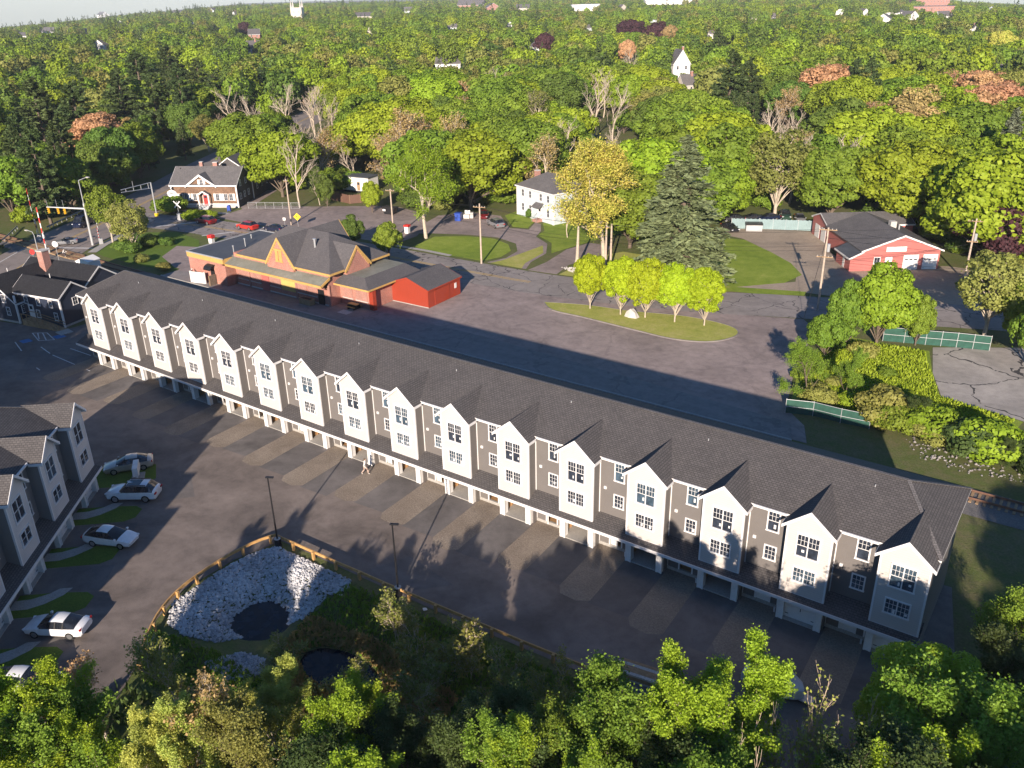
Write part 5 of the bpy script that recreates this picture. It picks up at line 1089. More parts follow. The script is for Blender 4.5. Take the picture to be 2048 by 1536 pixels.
t = thing('storage_box', 'grey steel storage box with white plate before the teal fence', 'box', (*P(1507, 461), 0), R(28)); MB().slab([(-1.5, -.7, 0), (1.5, -.7, 0), (1.5, .9, 0), (-1.5, .9, 0)], (0, 0, 1.2)).build('body', 'steel', t); MB().box(-1.6, -.8, 1.2, 1.6, 1.0, 1.5).build('lid', 'black', t); MB().box(-.5, -.73, .3, .5, -.702, 1.0).build('plate', 'white', t)
t = thing('planter_box', 'long wooden planter on the station platform', 'planter', (8.6, 29.9, .05)); MB().box(-1.2, -.5, 0, 1.2, .5, .9).build('box', 'wood', t); MB().box(-1.05, -.35, .9, 1.05, .35, .92).build('soil', 'dark', t)
t = thing('table_set', 'ochre outdoor table and benches by the station wing', 'table', (16.2, 32.2, .05)); MB().box(-.9, -.4, .7, .9, .4, .78).build('table_top', 'ochre', t)
for s in (-1, 1): MB().box(-.9, s * .75 - .12, .4, .9, s * .75 + .12, .46).build('bench', 'ochre', t); MB().box(s * .6 - .05, -.7, 0, s * .6 + .05, .7, .7).build('leg', 'black', t)
tag(sheet('floor_plate', [(15.2, 29.6), (17.2, 29.6), (17.2, 31.0), (15.2, 31.0)], .062, 'stone'), 'pale square plate set in the platform', 'plate')
# ------------------------------------------------------------------ fences
def fence(name, label, pts, h, board, panel_mat, post_mat, step=2.4, gap=0.0, post=0.06, rails=False, slat=0.0):
    t = thing(name, label, 'fence', (pts[0][0], pts[0][1], 0)); ox, oy = pts[0]
    for (x0, y0), (x1, y1) in zip(pts[:-1], pts[1:]):
        L_ = math.hypot(x1 - x0, y1 - y0); n = max(1, round(L_ / step)); a = math.atan2(y1 - y0, x1 - x0)
        for k in range(n + 1):
            f = k / n; MB().box(-post / 2, -post / 2, 0, post / 2, post / 2, h + .1).build('post', post_mat, t, (x0 + (x1 - x0) * f - ox, y0 + (y1 - y0) * f - oy, 0), a)
        for k in range(n):
            f = k / n; w = L_ / n; loc = (x0 + (x1 - x0) * f - ox, y0 + (y1 - y0) * f - oy, 0)
            if slat:
                m_ = max(1, round(w / slat))
                for q in range(m_): MB().box(post / 2 + q * w / m_, -.03, .05, post / 2 + (q + 1) * w / m_ - .015, .02, h - .03 + .05 * math.sin(q * 2.3 + k)).build('board', panel_mat, t, loc, a)
            else: MB().box(post / 2, -.015, .05, w - post / 2, .015, h).build('panel', panel_mat, t, loc, a)
            if rails:
                for z in (h, h * .5): MB().tube((0, -.03, z), (w, -.03, z), .03, .03, 6).build('rail', 'steel', t, loc, a)
    return t
fence('board_fence', 'pale teal board fence hiding a row of dark cars', [P(1462, 457), P(1545, 459), P(1595, 461), P(1624, 462)], 2.0, 1, 'teal_board', 'steel', 2.6, slat=0.3)
fence('mesh_fence', 'green screened chain fence at the end of the station lot', [P(1570, 826), P(1625, 832), P(1680, 846), P(1738, 858)], 1.7, 1, 'green_mesh', 'steel', 2.6, rails=True)
fence('mesh_gate', 'green screened gate across the cracked slab', [P(1765, 682), P(1850, 690), P(1912, 695), P(1978, 702)], 2.0, 1, 'green_mesh', 'steel', 2.4, rails=True)
fence('board_fence', 'dark brown board fence before the cream cabin', [P(655, 398), P(700, 408), P(742, 404)], 2.0, 1, m_siding('brown_boards', (0.13, 0.07, 0.05), 0.15, vertical=True), 'wood', 2.4, slat=0.3)
M['chain'] = m_plain('chain_link', (0.33, 0.33, 0.32), 0.6)
cf = thing('chain_fence', 'low grey chain link fence beside the shingled house lot', 'fence', (*P(497, 417), 0)); x0, y0 = P(497, 417); x1, y1 = P(600, 418)
for k in range(7): MB().tube((0, 0, 0), (0, 0, 1.4), .04, .04, 6).build('post', 'steel', cf, ((x1 - x0) * k / 6, (y1 - y0) * k / 6, 0))
MB().tube((0, 0, 1.38), (x1 - x0, y1 - y0, 1.38), .03, .03, 6).tube((0, 0, .1), (x1 - x0, y1 - y0, .1), .02, .02, 6).build('rail', 'steel', cf)
mb = MB()
for k in range(60):
    a, b = k / 60, min(1, (k + 3) / 60)
    mb.tube(((x1 - x0) * a, (y1 - y0) * a, .1), ((x1 - x0) * b, (y1 - y0) * b, 1.38), .012, .012, 3, cap=False).tube(((x1 - x0) * a, (y1 - y0) * a, 1.38), ((x1 - x0) * b, (y1 - y0) * b, .1), .012, .012, 3, cap=False)
o = mb.build('chain_mesh', 'chain', cf); o['kind'] = 'stuff'
wf = thing('screen_fence', 'white vinyl screen panels by the station side wing', 'fence', (0, 0, 0))
for a, b in (((-16.9, 28.2), (-16.2, 26.9 + .4)), ((-16.2, 27.3), (-13.4, 28.0))):
    d = Vector((b[0] - a[0], b[1] - a[1], 0)); MB().box(0, -.04, .05, d.length, .04, 1.9).build('panel', 'white', wf, (a[0], a[1], 0), math.atan2(d.y, d.x)); MB().box(-.08, -.08, 0, .08, .08, 2.0).build('post', 'white', wf, (a[0], a[1], 0))
MB().box(-.08, -.08, 0, .08, .08, 2.0).build('post', 'white', wf, (-13.4, 28.0, 0))
t = thing('folded_gate', 'dark brown folded gate leaning by the station wall', 'gate', (-11.9, 27.6, 0)); MB().box(0, 0, 0, .12, 1.2, 1.7).build('leaf', 'wood', t); MB().box(.16, .05, 0, .28, 1.25, 1.7).build('leaf', 'bark', t)
# road guard rails by the crossing
for pts, lb in (([(-78, 30.5), (-66.8, 20), (-57, 4.5)], 'grey steel guard rail on the bend by the crossing'), ([(-84, 54), (-77.5, 42), (-72, 33.5)], 'grey steel guard rail beside the parked van')):
    t = thing('guard_rail', lb, 'guard rail', (0, 0, 0)); cpt = curve_pts(pts, 6)
    for a, b in zip(cpt[:-1], cpt[1:]): MB().beam((*a, .6), (*b, .6), .06, .3).build('beam', 'steel', t); MB().box(a[0] - .07, a[1] - .07, 0, a[0] + .07, a[1] + .07, .7).build('post', 'steel', t)
# ------------------------------------------------------------------ timber guardrail round the basin
GR = curve_pts([(57.4, -31.5), (55.2, -29.2), (53.5, -26.8), (52.5, -24), (52.2, -20.5), (52.5, -17.2), (53.2, -15.25)], 3) + [(55.6, -15.2), (58, -15.15), (60.6, -15.1), (63.2, -15.0), (65.8, -14.95), (68.4, -14.85), (71, -14.75), (73.6, -14.65), (76.2, -14.55), (78.8, -14.45), (81.4, -14.3), (84, -14.1), (86.6, -13.9)]
gd = thing('timber_guardrail', 'light brown timber guardrail on posts round the stone basin', 'guardrail', (0, 0, 0)); lp = None
for i, (a, b) in enumerate(zip(GR[:-1], GR[1:])):
    MB().beam((*a, .62), (*b, .62), .1, .24).build('rail', 'rail_wood', gd)
    if lp is None or math.hypot(a[0] - lp[0], a[1] - lp[1]) > 1.9:
        lp = a; d = Vector((b[0] - a[0], b[1] - a[1], 0)).normalized(); n_ = Vector((d.y, -d.x, 0)) * (.16)
        MB().box(-.1, -.1, -.5, .1, .1, .74).build('post', 'rail_wood', gd, (a[0] + n_.x, a[1] + n_.y, 0), math.atan2(d.y, d.x))
# ------------------------------------------------------------------ basin: water, rip-rap, litter; lumber, tarp, boulder
def ellipse(cx, cy, a, b, n=28, rot=0.0): return [(cx + rot2(a * math.cos(2 * math.pi * k / n), b * math.sin(2 * math.pi * k / n), rot)[0], cy + rot2(a * math.cos(2 * math.pi * k / n), b * math.sin(2 * math.pi * k / n), rot)[1]) for k in range(n)]
sheet('pond', ellipse(59.2, -22.4, 3.2, 2.9), -1.02, 'water', 'small dark pond in the stone basin')
sheet('pond', ellipse(68.6, -22.9, 4.2, 2.4, rot=.2), -1.02, 'water', 'dark pool under the bare shrubs')
def stones(name, label, poly, n, smin, smax, mat, seed, avoid=None):
    r = np.random.RandomState(seed); xs = [p[0] for p in poly]; ys = [p[1] for p in poly]; base = []
    for t in range(6):
        v = np.array([[0, 0, 1.], [.9, .1, .2], [.1, .95, .25], [-.9, -.05, .2], [0, -.9, .15], [.1, 0, -.8]]) * r.uniform(.7, 1.15, (6, 1)); base.append(v)
    fc = np.array([[0, 1, 2], [0, 2, 3], [0, 3, 4], [0, 4, 1], [5, 2, 1], [5, 3, 2], [5, 4, 3], [5, 1, 4]]); V = []; F = []; k = 0
    while k < n:
        x, y = r.uniform(min(xs), max(xs)), r.uniform(min(ys), max(ys))
        if not in_poly(x, y, poly): continue
        z = ground_z(x, y)
        if z < -1.08 or (avoid and avoid(x, y)): n -= 0; k += 0; 
        if z < -1.12: continue
        s = r.uniform(smin, smax); a = r.uniform(0, 6.28); c, sn = math.cos(a), math.sin(a); b = base[k % 6] * s * [1, r.uniform(.6, 1), r.uniform(.5, .9)]
        b = np.stack([b[:, 0] * c - b[:, 1] * sn, b[:, 0] * sn + b[:, 1] * c, b[:, 2]], 1); V.append(b + [x, y, z + s * .2]); F.append(fc + 6 * k); k += 1
    V = np.concatenate(V); F = np.concatenate(F); me = bpy.data.meshes.new(name); me.from_pydata(V.tolist(), [], F.tolist()); me.materials.append(M[mat])
    o = place(me, name); tag(o, label, 'stones', kind='stuff'); return o
RIP = [(52.9, -25.5), (52.6, -20.5), (53.0, -17.5), (53.9, -15.8), (58, -15.7), (62.6, -15.7), (63.4, -16.6), (62.4, -18.2), (62.3, -20.6), (61.0, -22.0), (59.5, -25.0), (59, -26.2), (57, -27.4), (54.6, -27.2)]
stones('riprap', 'bank of pale broken rip-rap stone round the pond', RIP, 6800, .06, .25, 'riprap', 3)
stones('riprap', 'smaller heap of grey rip-rap stone below the pond', [(60.6, -28.4), (61.2, -25.6), (63.2, -25.2), (64.6, -26.4), (63.8, -28.6)], 700, .1, .22, 'riprap', 4)
stones('rubble', 'pale rubble strewn at the end of the track side lot', [(94, 34), (96, 30.2), (101, 29.5), (107, 30.5), (112, 29), (113, 31.5), (104, 33), (97, 35)], 260, .06, .24, 'rubble', 6)
stones('stump_stones', 'ring of small field stones around the stump bed', [(31.5, 66.2), (34.5, 64.8), (37.2, 65.5), (37.4, 67.4), (34.5, 68.2)], 130, .2, .42, 'stone', 5)
b_ = MB(); bx_, by_ = P(1264, 634)
bo = MB().slab([(-1.0, -.55, 0), (.9, -.6, 0), (1.05, .3, 0), (-.7, .5, 0)], (0, 0, .01)); r_ = random.Random(4)
vs = [(-1.0, -.5, 0), (-.2, -.75, 0), (.95, -.55, 0), (1.1, .2, 0), (.3, .6, 0), (-.9, .4, 0), (-.75, -.4, .7), (-.1, -.45, 1.25), (.6, -.35, .75), (.7, .2, .6), (.1, .3, 1.15), (-.6, .25, .8)]
bo = MB(); bo.v = vs; bo.f = [(0, 1, 7, 6), (1, 2, 8, 7), (2, 3, 9, 8), (3, 4, 10, 9), (4, 5, 11, 10), (5, 0, 6, 11), (6, 7, 10, 11), (7, 8, 9, 10), (5, 4, 3, 2, 1, 0)]; bo.m = [0] * 9
tag(bo.build('boulder', 'stone', None, (bx_, by_, .1)), 'pale pointed boulder on the grass island between the young maples', 'boulder')
# fallen trunk and stump on the dry verge
t = thing('tree_stump', 'pale broken stump with fallen limbs on the dry verge', 'stump', (34.4, 66.6, 0))
MB().tube((0, 0, 0), (.1, 0, 1.6), .55, .35, 9).tube((.1, 0, 1.6), (.25, .1, 8.0), .3, .14, 8).build('trunk', 'bark_pale', t)
MB().path([(1, -.3, .3), (3, 0, .9), (5.4, .6, 1.2), (7.2, .4, .9), (7.8, .1, 0)], .16, 7).path([(4.5, .4, 1.0), (6, 1.4, 1.9), (8.0, 1.9, 2.0)], .08, 5).build('fallen_limb', 'bark', t)
# covered trailer (grey tarp), lumber stack
tp = thing('tarp_covered_boat', 'boat on a trailer wrapped in grey tarpaulin before the last garages', 'boat', (95.1, -8.1, 0), R(-3)); tp.scale = (.66, .8, .8)
mb = MB(); ringsx = [(-3.0, 1.1, 1.0, 1.15), (-2.9, 1.15, 1.25, 1.3), (-1.0, 1.2, 1.35, 1.4), (-.55, 1.2, 1.5, 2.1), (.2, 1.2, 1.5, 2.35), (1.4, 1.15, 1.45, 2.25), (1.9, 1.0, 1.3, 1.55), (2.6, .75, 1.15, 1.3), (3.1, .2, 1.0, 1.05)]
rr = [[(x, -w, .35), (x, -w, zs), (x, -w * .55, (zs + zt) / 2 + .08), (x, 0, zt), (x, w * .55, (zs + zt) / 2 + .08), (x, w, zs), (x, w, .35)] for x, w, zs, zt in ringsx]
for a, b in zip(rr[:-1], rr[1:]):
    for j in range(6): mb.poly([a[j], b[j], b[j + 1], a[j + 1]])
mb.poly(rr[0][::-1]); mb.poly(rr[-1]); mb.build('tarpaulin', 'tarp', tp)
for s in (-1, 1): w = MB().tube((-.9, s * .95 - .1, .33), (-.9, s * .95 + .1, .33), .33, .33, 14).build('wheel', 'rubber', tp)
MB().box(-2.8, -.5, .28, 4.2, .5, .36).build('trailer_frame', 'steel', tp)
ls = thing('lumber_stack', 'low stack of grey weathered lumber by the guardrail end', 'lumber', (87.2, -12.3, 0), R(8))
for r in range(4):
    for k in range(5): MB().box(-1.7 + .1 * ((r * 3 + k) % 3), -.7 + k * .28, r * .16, 1.7 - .12 * ((r + k) % 3), -.7 + k * .28 + .25, r * .16 + .14).build('plank', 'wood' if (r + k) % 3 else 'stone', ls)
for i, (u, v, z, lb, s) in enumerate(((570, 1334, -.7, 'crumpled white plastic sheet by the lower pool', .5), (842, 1365, -.4, 'crumpled white plastic under the bare shrubs', .45), (680, 1192, 0, 'white scrap beside the second lamp post base', .3), (850, 1220, 0, 'small white scrap on the grassy bank', .25), (1508, 1335, 0, 'pale scrap near the tarpaulin', .2))):
    x, y = P(u, v, z); mb = MB(); r_ = random.Random(i); pts = [(r_.uniform(.5, 1) * s * math.cos(k * .785), r_.uniform(.4, .9) * s * math.sin(k * .785), r_.uniform(0, .12)) for k in range(8)]
    for k in range(8): mb.poly([(0, 0, .3 * s), pts[k], pts[(k + 1) % 8]])
    mb.poly([(p[0], p[1], p[2] - .02) for p in pts][::-1]); tag(mb.build('plastic_sheet', 'white', None, (x, y, ground_z(x, y) + .05)), lb, 'litter')
# lawn strips and walks of the grey row
RWO = (31.24 + 0.641 * NL * UN, -19.62 - 0.767 * NL * UN)
def rl_(x, y): a, b = rot2(x, y, RA); return (RWO[0] + a, RWO[1] + b)
for i in range(NL):
    x0 = i * UN
    sheet('lawn_strip', [rl_(x0 + a, b) for a, b in ((.1, -.3), (3.0, -.3), (3.1, -3.2), (2.9, -5.6), (2.3, -6.3), (.9, -6.1), (.3, -5.2))], .02, 'lawn_shade_tone', 'grass strip between driveways of the grey row')
    sheet('walkway', [rl_(x0 + a, b) for a, b in ((1.1, -.2), (2.3, -.2), (2.4, -1.4), (3.0, -2.6), (3.6, -3.2), (3.6, -4.2), (2.7, -3.8), (1.7, -2.7), (1.15, -1.6))], .035, 'concrete', 'curved concrete walk to a door of the grey row')
    sheet('driveway_strip', [rl_(x0 + a, b) for a, b in ((3.1, -.9), (6.45, -.9), (6.45, -6.6), (3.1, -6.6))], .008, 'drive', 'asphalt driveway of the grey row')
sheet('corner_lawn', [rl_(NL * UN + a, b) for a, b in ((.2, 1), (4.2, .2), (5.4, -2.2), (4.4, -5.2), (1.5, -6.0), (.3, -4.5))], .02, 'lawn_shade_tone', 'rounded lawn holding the mailboxes')
# ------------------------------------------------------------------ trees
LEAF = {
 'green': ((.12, .2, .018), (.23, .32, .035)), 'bright': ((.18, .27, .014), (.31, .4, .03)), 'deep': ((.08, .145, .02), (.15, .22, .038)),
 'olive': ((.18, .2, .04), (.29, .29, .075)), 'lime': ((.22, .31, .008), (.4, .49, .02)), 'tan': ((.34, .25, .1), (.48, .35, .15)), 'orange': ((.42, .24, .12), (.58, .34, .19)),
 'yellow': ((.34, .46, .05), (.74, .64, .15)), 'purple': ((.05, .02, .026), (.1, .04, .045)), 'pine': ((.055, .09, .03), (.11, .155, .05)), 'spruce': ((.14, .18, .085), (.23, .275, .13)),
 'bluespruce': ((.12, .15, .09), (.21, .235, .155)), 'fresh': ((.2, .31, .015), (.34, .45, .035)), 'pale': ((.3, .35, .06), (.46, .5, .11)), 'sapgreen': ((.12, .21, .02), (.22, .33, .04)), 'shade': ((.05, .085, .02), (.09, .13, .035))}  # the shade greens are darkened in colour to stand for foliage in shadow
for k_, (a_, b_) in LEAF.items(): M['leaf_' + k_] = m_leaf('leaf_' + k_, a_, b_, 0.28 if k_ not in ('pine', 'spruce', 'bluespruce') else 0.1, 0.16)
def np_mesh(name, V, F, mat):
    """V (n,3) float, F (m,k) int"""
    me = bpy.data.meshes.new(name); n, (m, k) = len(V), F.shape
    me.vertices.add(n); me.vertices.foreach_set('co', np.asarray(V, np.float32).ravel())
    me.loops.add(m * k); me.loops.foreach_set('vertex_index', F.astype(np.int32).ravel())
    me.polygons.add(m); me.polygons.foreach_set('loop_start', np.arange(0, m * k, k, dtype=np.int32))
    me.update(calc_edges=True); me.materials.append(M[mat]); return me
def unit(a): return a / (np.linalg.norm(a, axis=-1, keepdims=True) + 1e-9)
def cards(C, N, S, asp, r, T=None, fold=0.18):
    n = len(C); N = unit(N)
    T = unit(np.cross(N, r.normal(size=(n, 3)))) if T is None else unit(T - N * np.sum(T * N, 1, keepdims=True))
    B = np.cross(N, T); s = S[:, None] * .5; f = N * S[:, None] * fold
    V = np.stack([C + T * s, C + B * s * asp + f, C - T * s, C - B * s * asp + f], 1).reshape(-1, 3)
    return V, np.arange(4 * n).reshape(n, 4)
def tubes(segs, sides=5):
    """segs: list of (p, q, r0, r1)"""
    p = np.array([s[0] for s in segs]); q = np.array([s[1] for s in segs]); r0 = np.array([s[2] for s in segs]); r1 = np.array([s[3] for s in segs])
    d = unit(q - p); up = np.where(np.abs(d[:, 2:3]) < .9, np.array([[0, 0, 1.]]), np.array([[1., 0, 0]])); a = unit(np.cross(d, up)); b = np.cross(a, d); n = len(segs)
    t = np.arange(sides) * 2 * np.pi / sides; c, s = np.cos(t)[None, :, None], np.sin(t)[None, :, None]; off = a[:, None] * c + b[:, None] * s
    V = np.concatenate([p[:, None] + off * r0[:, None, None], q[:, None] + off * r1[:, None, None]], 1).reshape(-1, 3)
    j = np.arange(sides); j2 = (j + 1) % sides; f = np.stack([j, j + sides, j2 + sides, j2], 1)
    F = (f[None] + (np.arange(n) * 2 * sides)[:, None, None]).reshape(-1, 4); return V, F
def join(parts):
    V, F, k = [], [], 0
    for v, f in parts: V.append(v); F.append(f + k); k += len(v)
    return np.concatenate(V), np.concatenate(F)
def trunk_segs(r, H, rad, bend=.04, n=5, top=.75):
    pts = [np.array([0, 0, -.2])]
    for k in range(1, n + 1): pts.append(np.array([r.normal() * bend * H * k / n * .4, r.normal() * bend * H * k / n * .4, H * top * k / n]))
    return [(pts[k], pts[k + 1], rad * (1 - .16 * k), rad * (1 - .16 * (k + 1))) for k in range(n)], pts
def broadleaf(seed, H, Rw, zb, nc, nl, ls, rc=.3, sparse=0.0, bark='bark', tr=1.0, fill=.3):
    """crown of leaf clumps around limb ends; returns (crown mesh, trunk mesh)"""
    r = np.random.RandomState(seed); Rz = (H - zb) / 2; c0 = np.array([0, 0, zb + Rz]); cl = []
    k = np.arange(nc) + .5; ph = np.arccos(1 - 1.72 * k / nc); th = np.pi * (1 + 5 ** .5) * k + r.uniform(0, 6)
    D = np.stack([np.cos(th) * np.sin(ph), np.sin(th) * np.sin(ph), np.cos(ph)], 1); D = unit(D + r.normal(size=D.shape) * .22)
    lobe = 1 + .16 * np.sin(3 * th + r.uniform(0, 6)) * np.sin(ph)
    rad = r.uniform(.5, .86, nc) * lobe; ctr = c0 + D * rad[:, None] * np.array([Rw, Rw, Rz * .95]); RC = Rw * rc * r.uniform(.6, 1.25, nc)
    parts = []
    for i in range(nc):
        n = int(nl * (RC[i] / (Rw * rc)) ** 1.6); d = unit(r.normal(size=(n, 3)) + D[i] * .55 + [0, 0, .25])
        rr = RC[i] * (.72 + .34 * r.uniform(size=(n, 1)) ** .7); pos = ctr[i] + d * rr * [1, 1, .78]
        if sparse: keep = r.uniform(size=n) > sparse; pos, d = pos[keep], d[keep]; n = len(pos)
        parts.append(cards(pos, d + r.normal(size=(n, 3)) * .38 + [0, 0, .12], ls * r.uniform(.6, 1.3, n), .8, r))
    n2 = int(nc * nl * fill * (1 - sparse)); ph = np.arccos(1 - 1.7 * r.uniform(size=n2)); th = r.uniform(0, 6.283, n2); d = np.stack([np.cos(th) * np.sin(ph), np.sin(th) * np.sin(ph), np.cos(ph)], 1)
    k2 = np.argmax(d @ D.T, 1); pos = c0 + d * (np.linalg.norm((ctr[k2] - c0) / [Rw, Rw, Rz * .95], axis=1) + RC[k2] / Rw * r.uniform(-.5, .75, n2))[:, None] * np.array([Rw, Rw, Rz * .95])
    parts.append(cards(pos, d + r.normal(size=(n2, 3)) * .6 + [0, 0, .15], ls * r.uniform(.6, 1.3, n2), .8, r))
    V, F = join(parts); segs, pts = trunk_segs(r, H, (.018 * H + .05) * tr)
    for i in r.permutation(nc)[:max(10, nc // 2)]:
        zt = np.clip(ctr[i][2] - Rz * r.uniform(.5, .9), zb * .6, H * .72); b = np.array([np.interp(zt, [p[2] for p in pts], [p[j] for p in pts]) for j in (0, 1)] + [zt]); m = (b + ctr[i]) / 2 + [0, 0, .3]
        r_ = .009 * H * tr; segs += [(b, m, r_, r_ * .65), (m, ctr[i], r_ * .65, r_ * .25)]
    tv, tf = tubes(segs, 6); return np_mesh('crown', V, F, 'leaf_green'), np_mesh('trunk', tv, tf, bark)
def conifer(seed, H, Rw, zb, whorls, nb, dens, ns, droop=.1, power=.8, flat=.35, mat='leaf_pine', ragged=.25):
    r = np.random.RandomState(seed); segs = [(np.array([0, 0, -.2]), np.array([0, 0, H * .5]), .02 * H, .012 * H), (np.array([0, 0, H * .5]), np.array([0, 0, H]), .012 * H, .02)]; C, N, T, S = [], [], [], []
    for w in range(whorls):
        f = w / (whorls - 1); z = zb + (H - zb) * f ** .92; L = Rw * ((1 - f) ** power * .96 + .05)
        for b in range(max(3, int(nb * (.6 + .4 * (1 - f))))):
            a = r.uniform(0, 6.283); l = L * r.uniform(1 - ragged * 1.6, 1.08); up = .25 * f - droop * (1 - f) + r.normal() * .07; d = np.array([math.cos(a), math.sin(a), up]); z_ = z + r.normal() * (H - zb) / whorls * .35
            p0 = np.array([0, 0, z_]); p1 = p0 + d * l; segs.append((p0, p1, .012 * l + .015, .012)); n = max(6, int(dens * l)); t = r.uniform(.22, 1.04, n) ** .8
            side = np.array([-math.sin(a), math.cos(a), 0]); wd = (.12 + .3 * l * .28) * np.sin(np.clip(t, 0, 1) * 2.6 + .3)
            pos = p0 + d * (l * t)[:, None] + side * (r.uniform(-1, 1, n) * wd)[:, None] + np.array([0, 0, 1]) * (r.normal(size=n) * flat * .35 + .1 - .05 * l * t * t)[:, None]
            C.append(pos); N.append(np.array([0, 0, 1.]) + r.normal(size=(n, 3)) * .5); T.append(d * .8 + side * r.normal(size=(n, 1)) * .7 + r.normal(size=(n, 3)) * .2); S.append(ns * r.uniform(.7, 1.35, n))
    n = int(dens * 3); C.append(np.array([0, 0, H]) - r.uniform(0, 1, (n, 1)) * [0, 0, H * .1] + r.normal(size=(n, 3)) * .12); N.append(r.normal(size=(n, 3))); T.append(r.normal(size=(n, 3)) * .4 + [0, 0, 1]); S.append(np.full(n, ns * .8))
    C, N, T, S = map(np.concatenate, (C, N, T, S)); V, F = cards(C, N, S, .42, r, T, .1); tv, tf = tubes(segs, 4); return np_mesh('crown', V, F, mat), np_mesh('trunk', tv, tf, 'bark')
def grow(seed, H, spread=.5, levels=4, kids=(9, 5, 4, 3), rad=.02, first=.25, up=.25, ratio=.55, wob=.12, multi=1):
    r = np.random.RandomState(seed); segs = [[], []]; tips = []
    def br(p, d, L, rr, lv):
        n = 4 if lv < 2 else 2; pts = [p]
        for k in range(n):
            d = unit(d + r.normal(size=3) * wob + np.array([0, 0, up * .12 * lv])); q = pts[-1] + d * L / n; f0, f1 = 1 - .75 * k / n, 1 - .75 * (k + 1) / n
            segs[0 if lv < 2 else 1].append((pts[-1], q, max(rr * f0, .016), max(rr * f1, .013))); pts.append(q)
        if lv >= levels - 1:
            tips.append((pts[-1], d, pts[0])); return
        for k in range(kids[lv]):
            t = (first if lv == 0 else .3) + (1 - (first if lv == 0 else .3)) * (k + r.uniform(.2, .9)) / kids[lv]; t = min(t, .99); i = int(t * n); b = pts[i] + (pts[i + 1] - pts[i]) * (t * n - i)
            a = unit(np.cross(d, r.normal(size=3))); ang = r.uniform(.55, 1.0) * spread * 1.5 * (1 if lv else 1.1 - .45 * t); nd = unit(d * math.cos(ang) + a * math.sin(ang) + np.array([0, 0, up * .5]))
            br(b, nd, L * ratio * (1.15 - .55 * t) * r.uniform(.8, 1.2), rr * (.55 if lv == 0 else .5), lv + 1)
        tips.append((pts[-1], d, pts[-2]))
    for m in range(multi):
        a = r.uniform(0, 6.28); o = np.array([math.cos(a), math.sin(a), 0]) * (.25 if multi > 1 else 0)
        br(o * 1.0 + [0, 0, -.15], unit(np.array([0, 0, 1.]) + o * 1.1 * r.uniform(.3, 1)), H * (.8 if multi == 1 else r.uniform(.6, .85)), rad * H / multi ** .5, 0)
    return segs, tips
def twiggy(seed, H, leaves=0, ls=.2, rad_l=.45, bark='twig', mat='leaf_fresh', asp=.7, **kw):
    segs, tips = grow(seed, H, **kw); r = np.random.RandomState(seed + 99); parts = [tubes(segs[0], 6)] + ([tubes(segs[1], 3)] if segs[1] else [])
    tm = np_mesh('trunk', *join(parts), bark)
    if not leaves: return None, tm
    P0 = np.array([t[0] for t in tips]); D = np.array([t[1] for t in tips]); B = np.array([t[2] for t in tips]); n = len(tips); idx = np.repeat(np.arange(n), leaves); m = len(idx)
    f = r.uniform(0.0, 1.1, (m, 1)); C = B[idx] + (P0[idx] - B[idx]) * f + r.normal(size=(m, 3)) * rad_l * .5
    V, F = cards(C, r.normal(size=(m, 3)) * .7 + [0, 0, .7] + D[idx] * .3, ls * r.uniform(.6, 1.3, m), asp, r); return np_mesh('crown', V, F, mat), tm
PRO = {
 'oak': [broadleaf(s, 16, 7.2, 1.5, 66, 270, .55, .26) for s in (1, 2, 3, 4)], 'maple': [broadleaf(s, 15, 5.9, 1.2, 58, 250, .5, .27) for s in (11, 12, 13, 14)],
 'ash': [broadleaf(s, 16, 6.0, 2.5, 60, 120, .45, .24, .1, 'bark_pale') for s in (21, 22)], 'bush': [broadleaf(s, 3.2, 2.1, .0, 22, 150, .3, .42) for s in (31, 32, 33)],
 'pine': [conifer(s, 20, 5.8, 3.0, 17, 9, 40, .8, -.04, .6, .55) for s in (41, 42, 43)], 'spruce': [conifer(s, 18, 4.6, .8, 30, 13, 30, .58, .16, .8, .4, 'leaf_spruce', .2) for s in (51, 52)],
 'bare': [twiggy(s, 14, bark='twig', spread=.5, levels=5, kids=(8, 4, 3, 3, 2), rad=.016, ratio=.56) for s in (61, 62, 63)], 'budding': [twiggy(s, 14, 7, .34, .8, 'twig', 'leaf_tan', spread=.55, levels=4, kids=(10, 6, 5, 3), rad=.016, ratio=.55) for s in (71, 72)],
 'nearmaple': [broadleaf(s, 12, 4.2, 1.5, 90, 620, .16, .22) for s in (88, 89)],
 'young': [broadleaf(s, 8.4, 2.6, 1.3, 130, 150, .19, .19, 0, 'bark_pale', .55, .45) for s in (81, 82, 83, 84, 85)],
 'sapling': [twiggy(s, 12, 85, .13, .3, 'bark_pale', 'leaf_fresh', spread=.5, levels=4, kids=(12, 6, 5, 3), rad=.009, ratio=.5, up=.75, first=.2, wob=.1) for s in (91, 92, 93, 94)],
 'thicket': [twiggy(s, 10, 75, .14, .36, 'bark', 'leaf_sapgreen', spread=.62, levels=4, kids=(10, 6, 5, 3), rad=.01, ratio=.54, up=.4, first=.15) for s in (95, 96, 97)],
 'shrub': [twiggy(s, 5.2, 3, .2, .3, 'twig', 'leaf_olive', spread=.55, levels=4, kids=(7, 5, 4, 2), rad=.01, ratio=.5, multi=4, first=.15) for s in (101, 102, 103)],
 'stems': [twiggy(s, 11, 2, .22, .3, 'twig_red', 'leaf_pale', spread=.22, levels=3, kids=(8, 5, 2), rad=.009, ratio=.42, multi=9, up=.6, first=.3) for s in (105, 106)],
 'sycamore': [twiggy(s, 17, 95, .3, .95, 'bark_pale', 'leaf_fresh', spread=.62, levels=4, kids=(9, 6, 5, 2), rad=.024, ratio=.6, first=.25, up=.15) for s in (111, 112)],
}
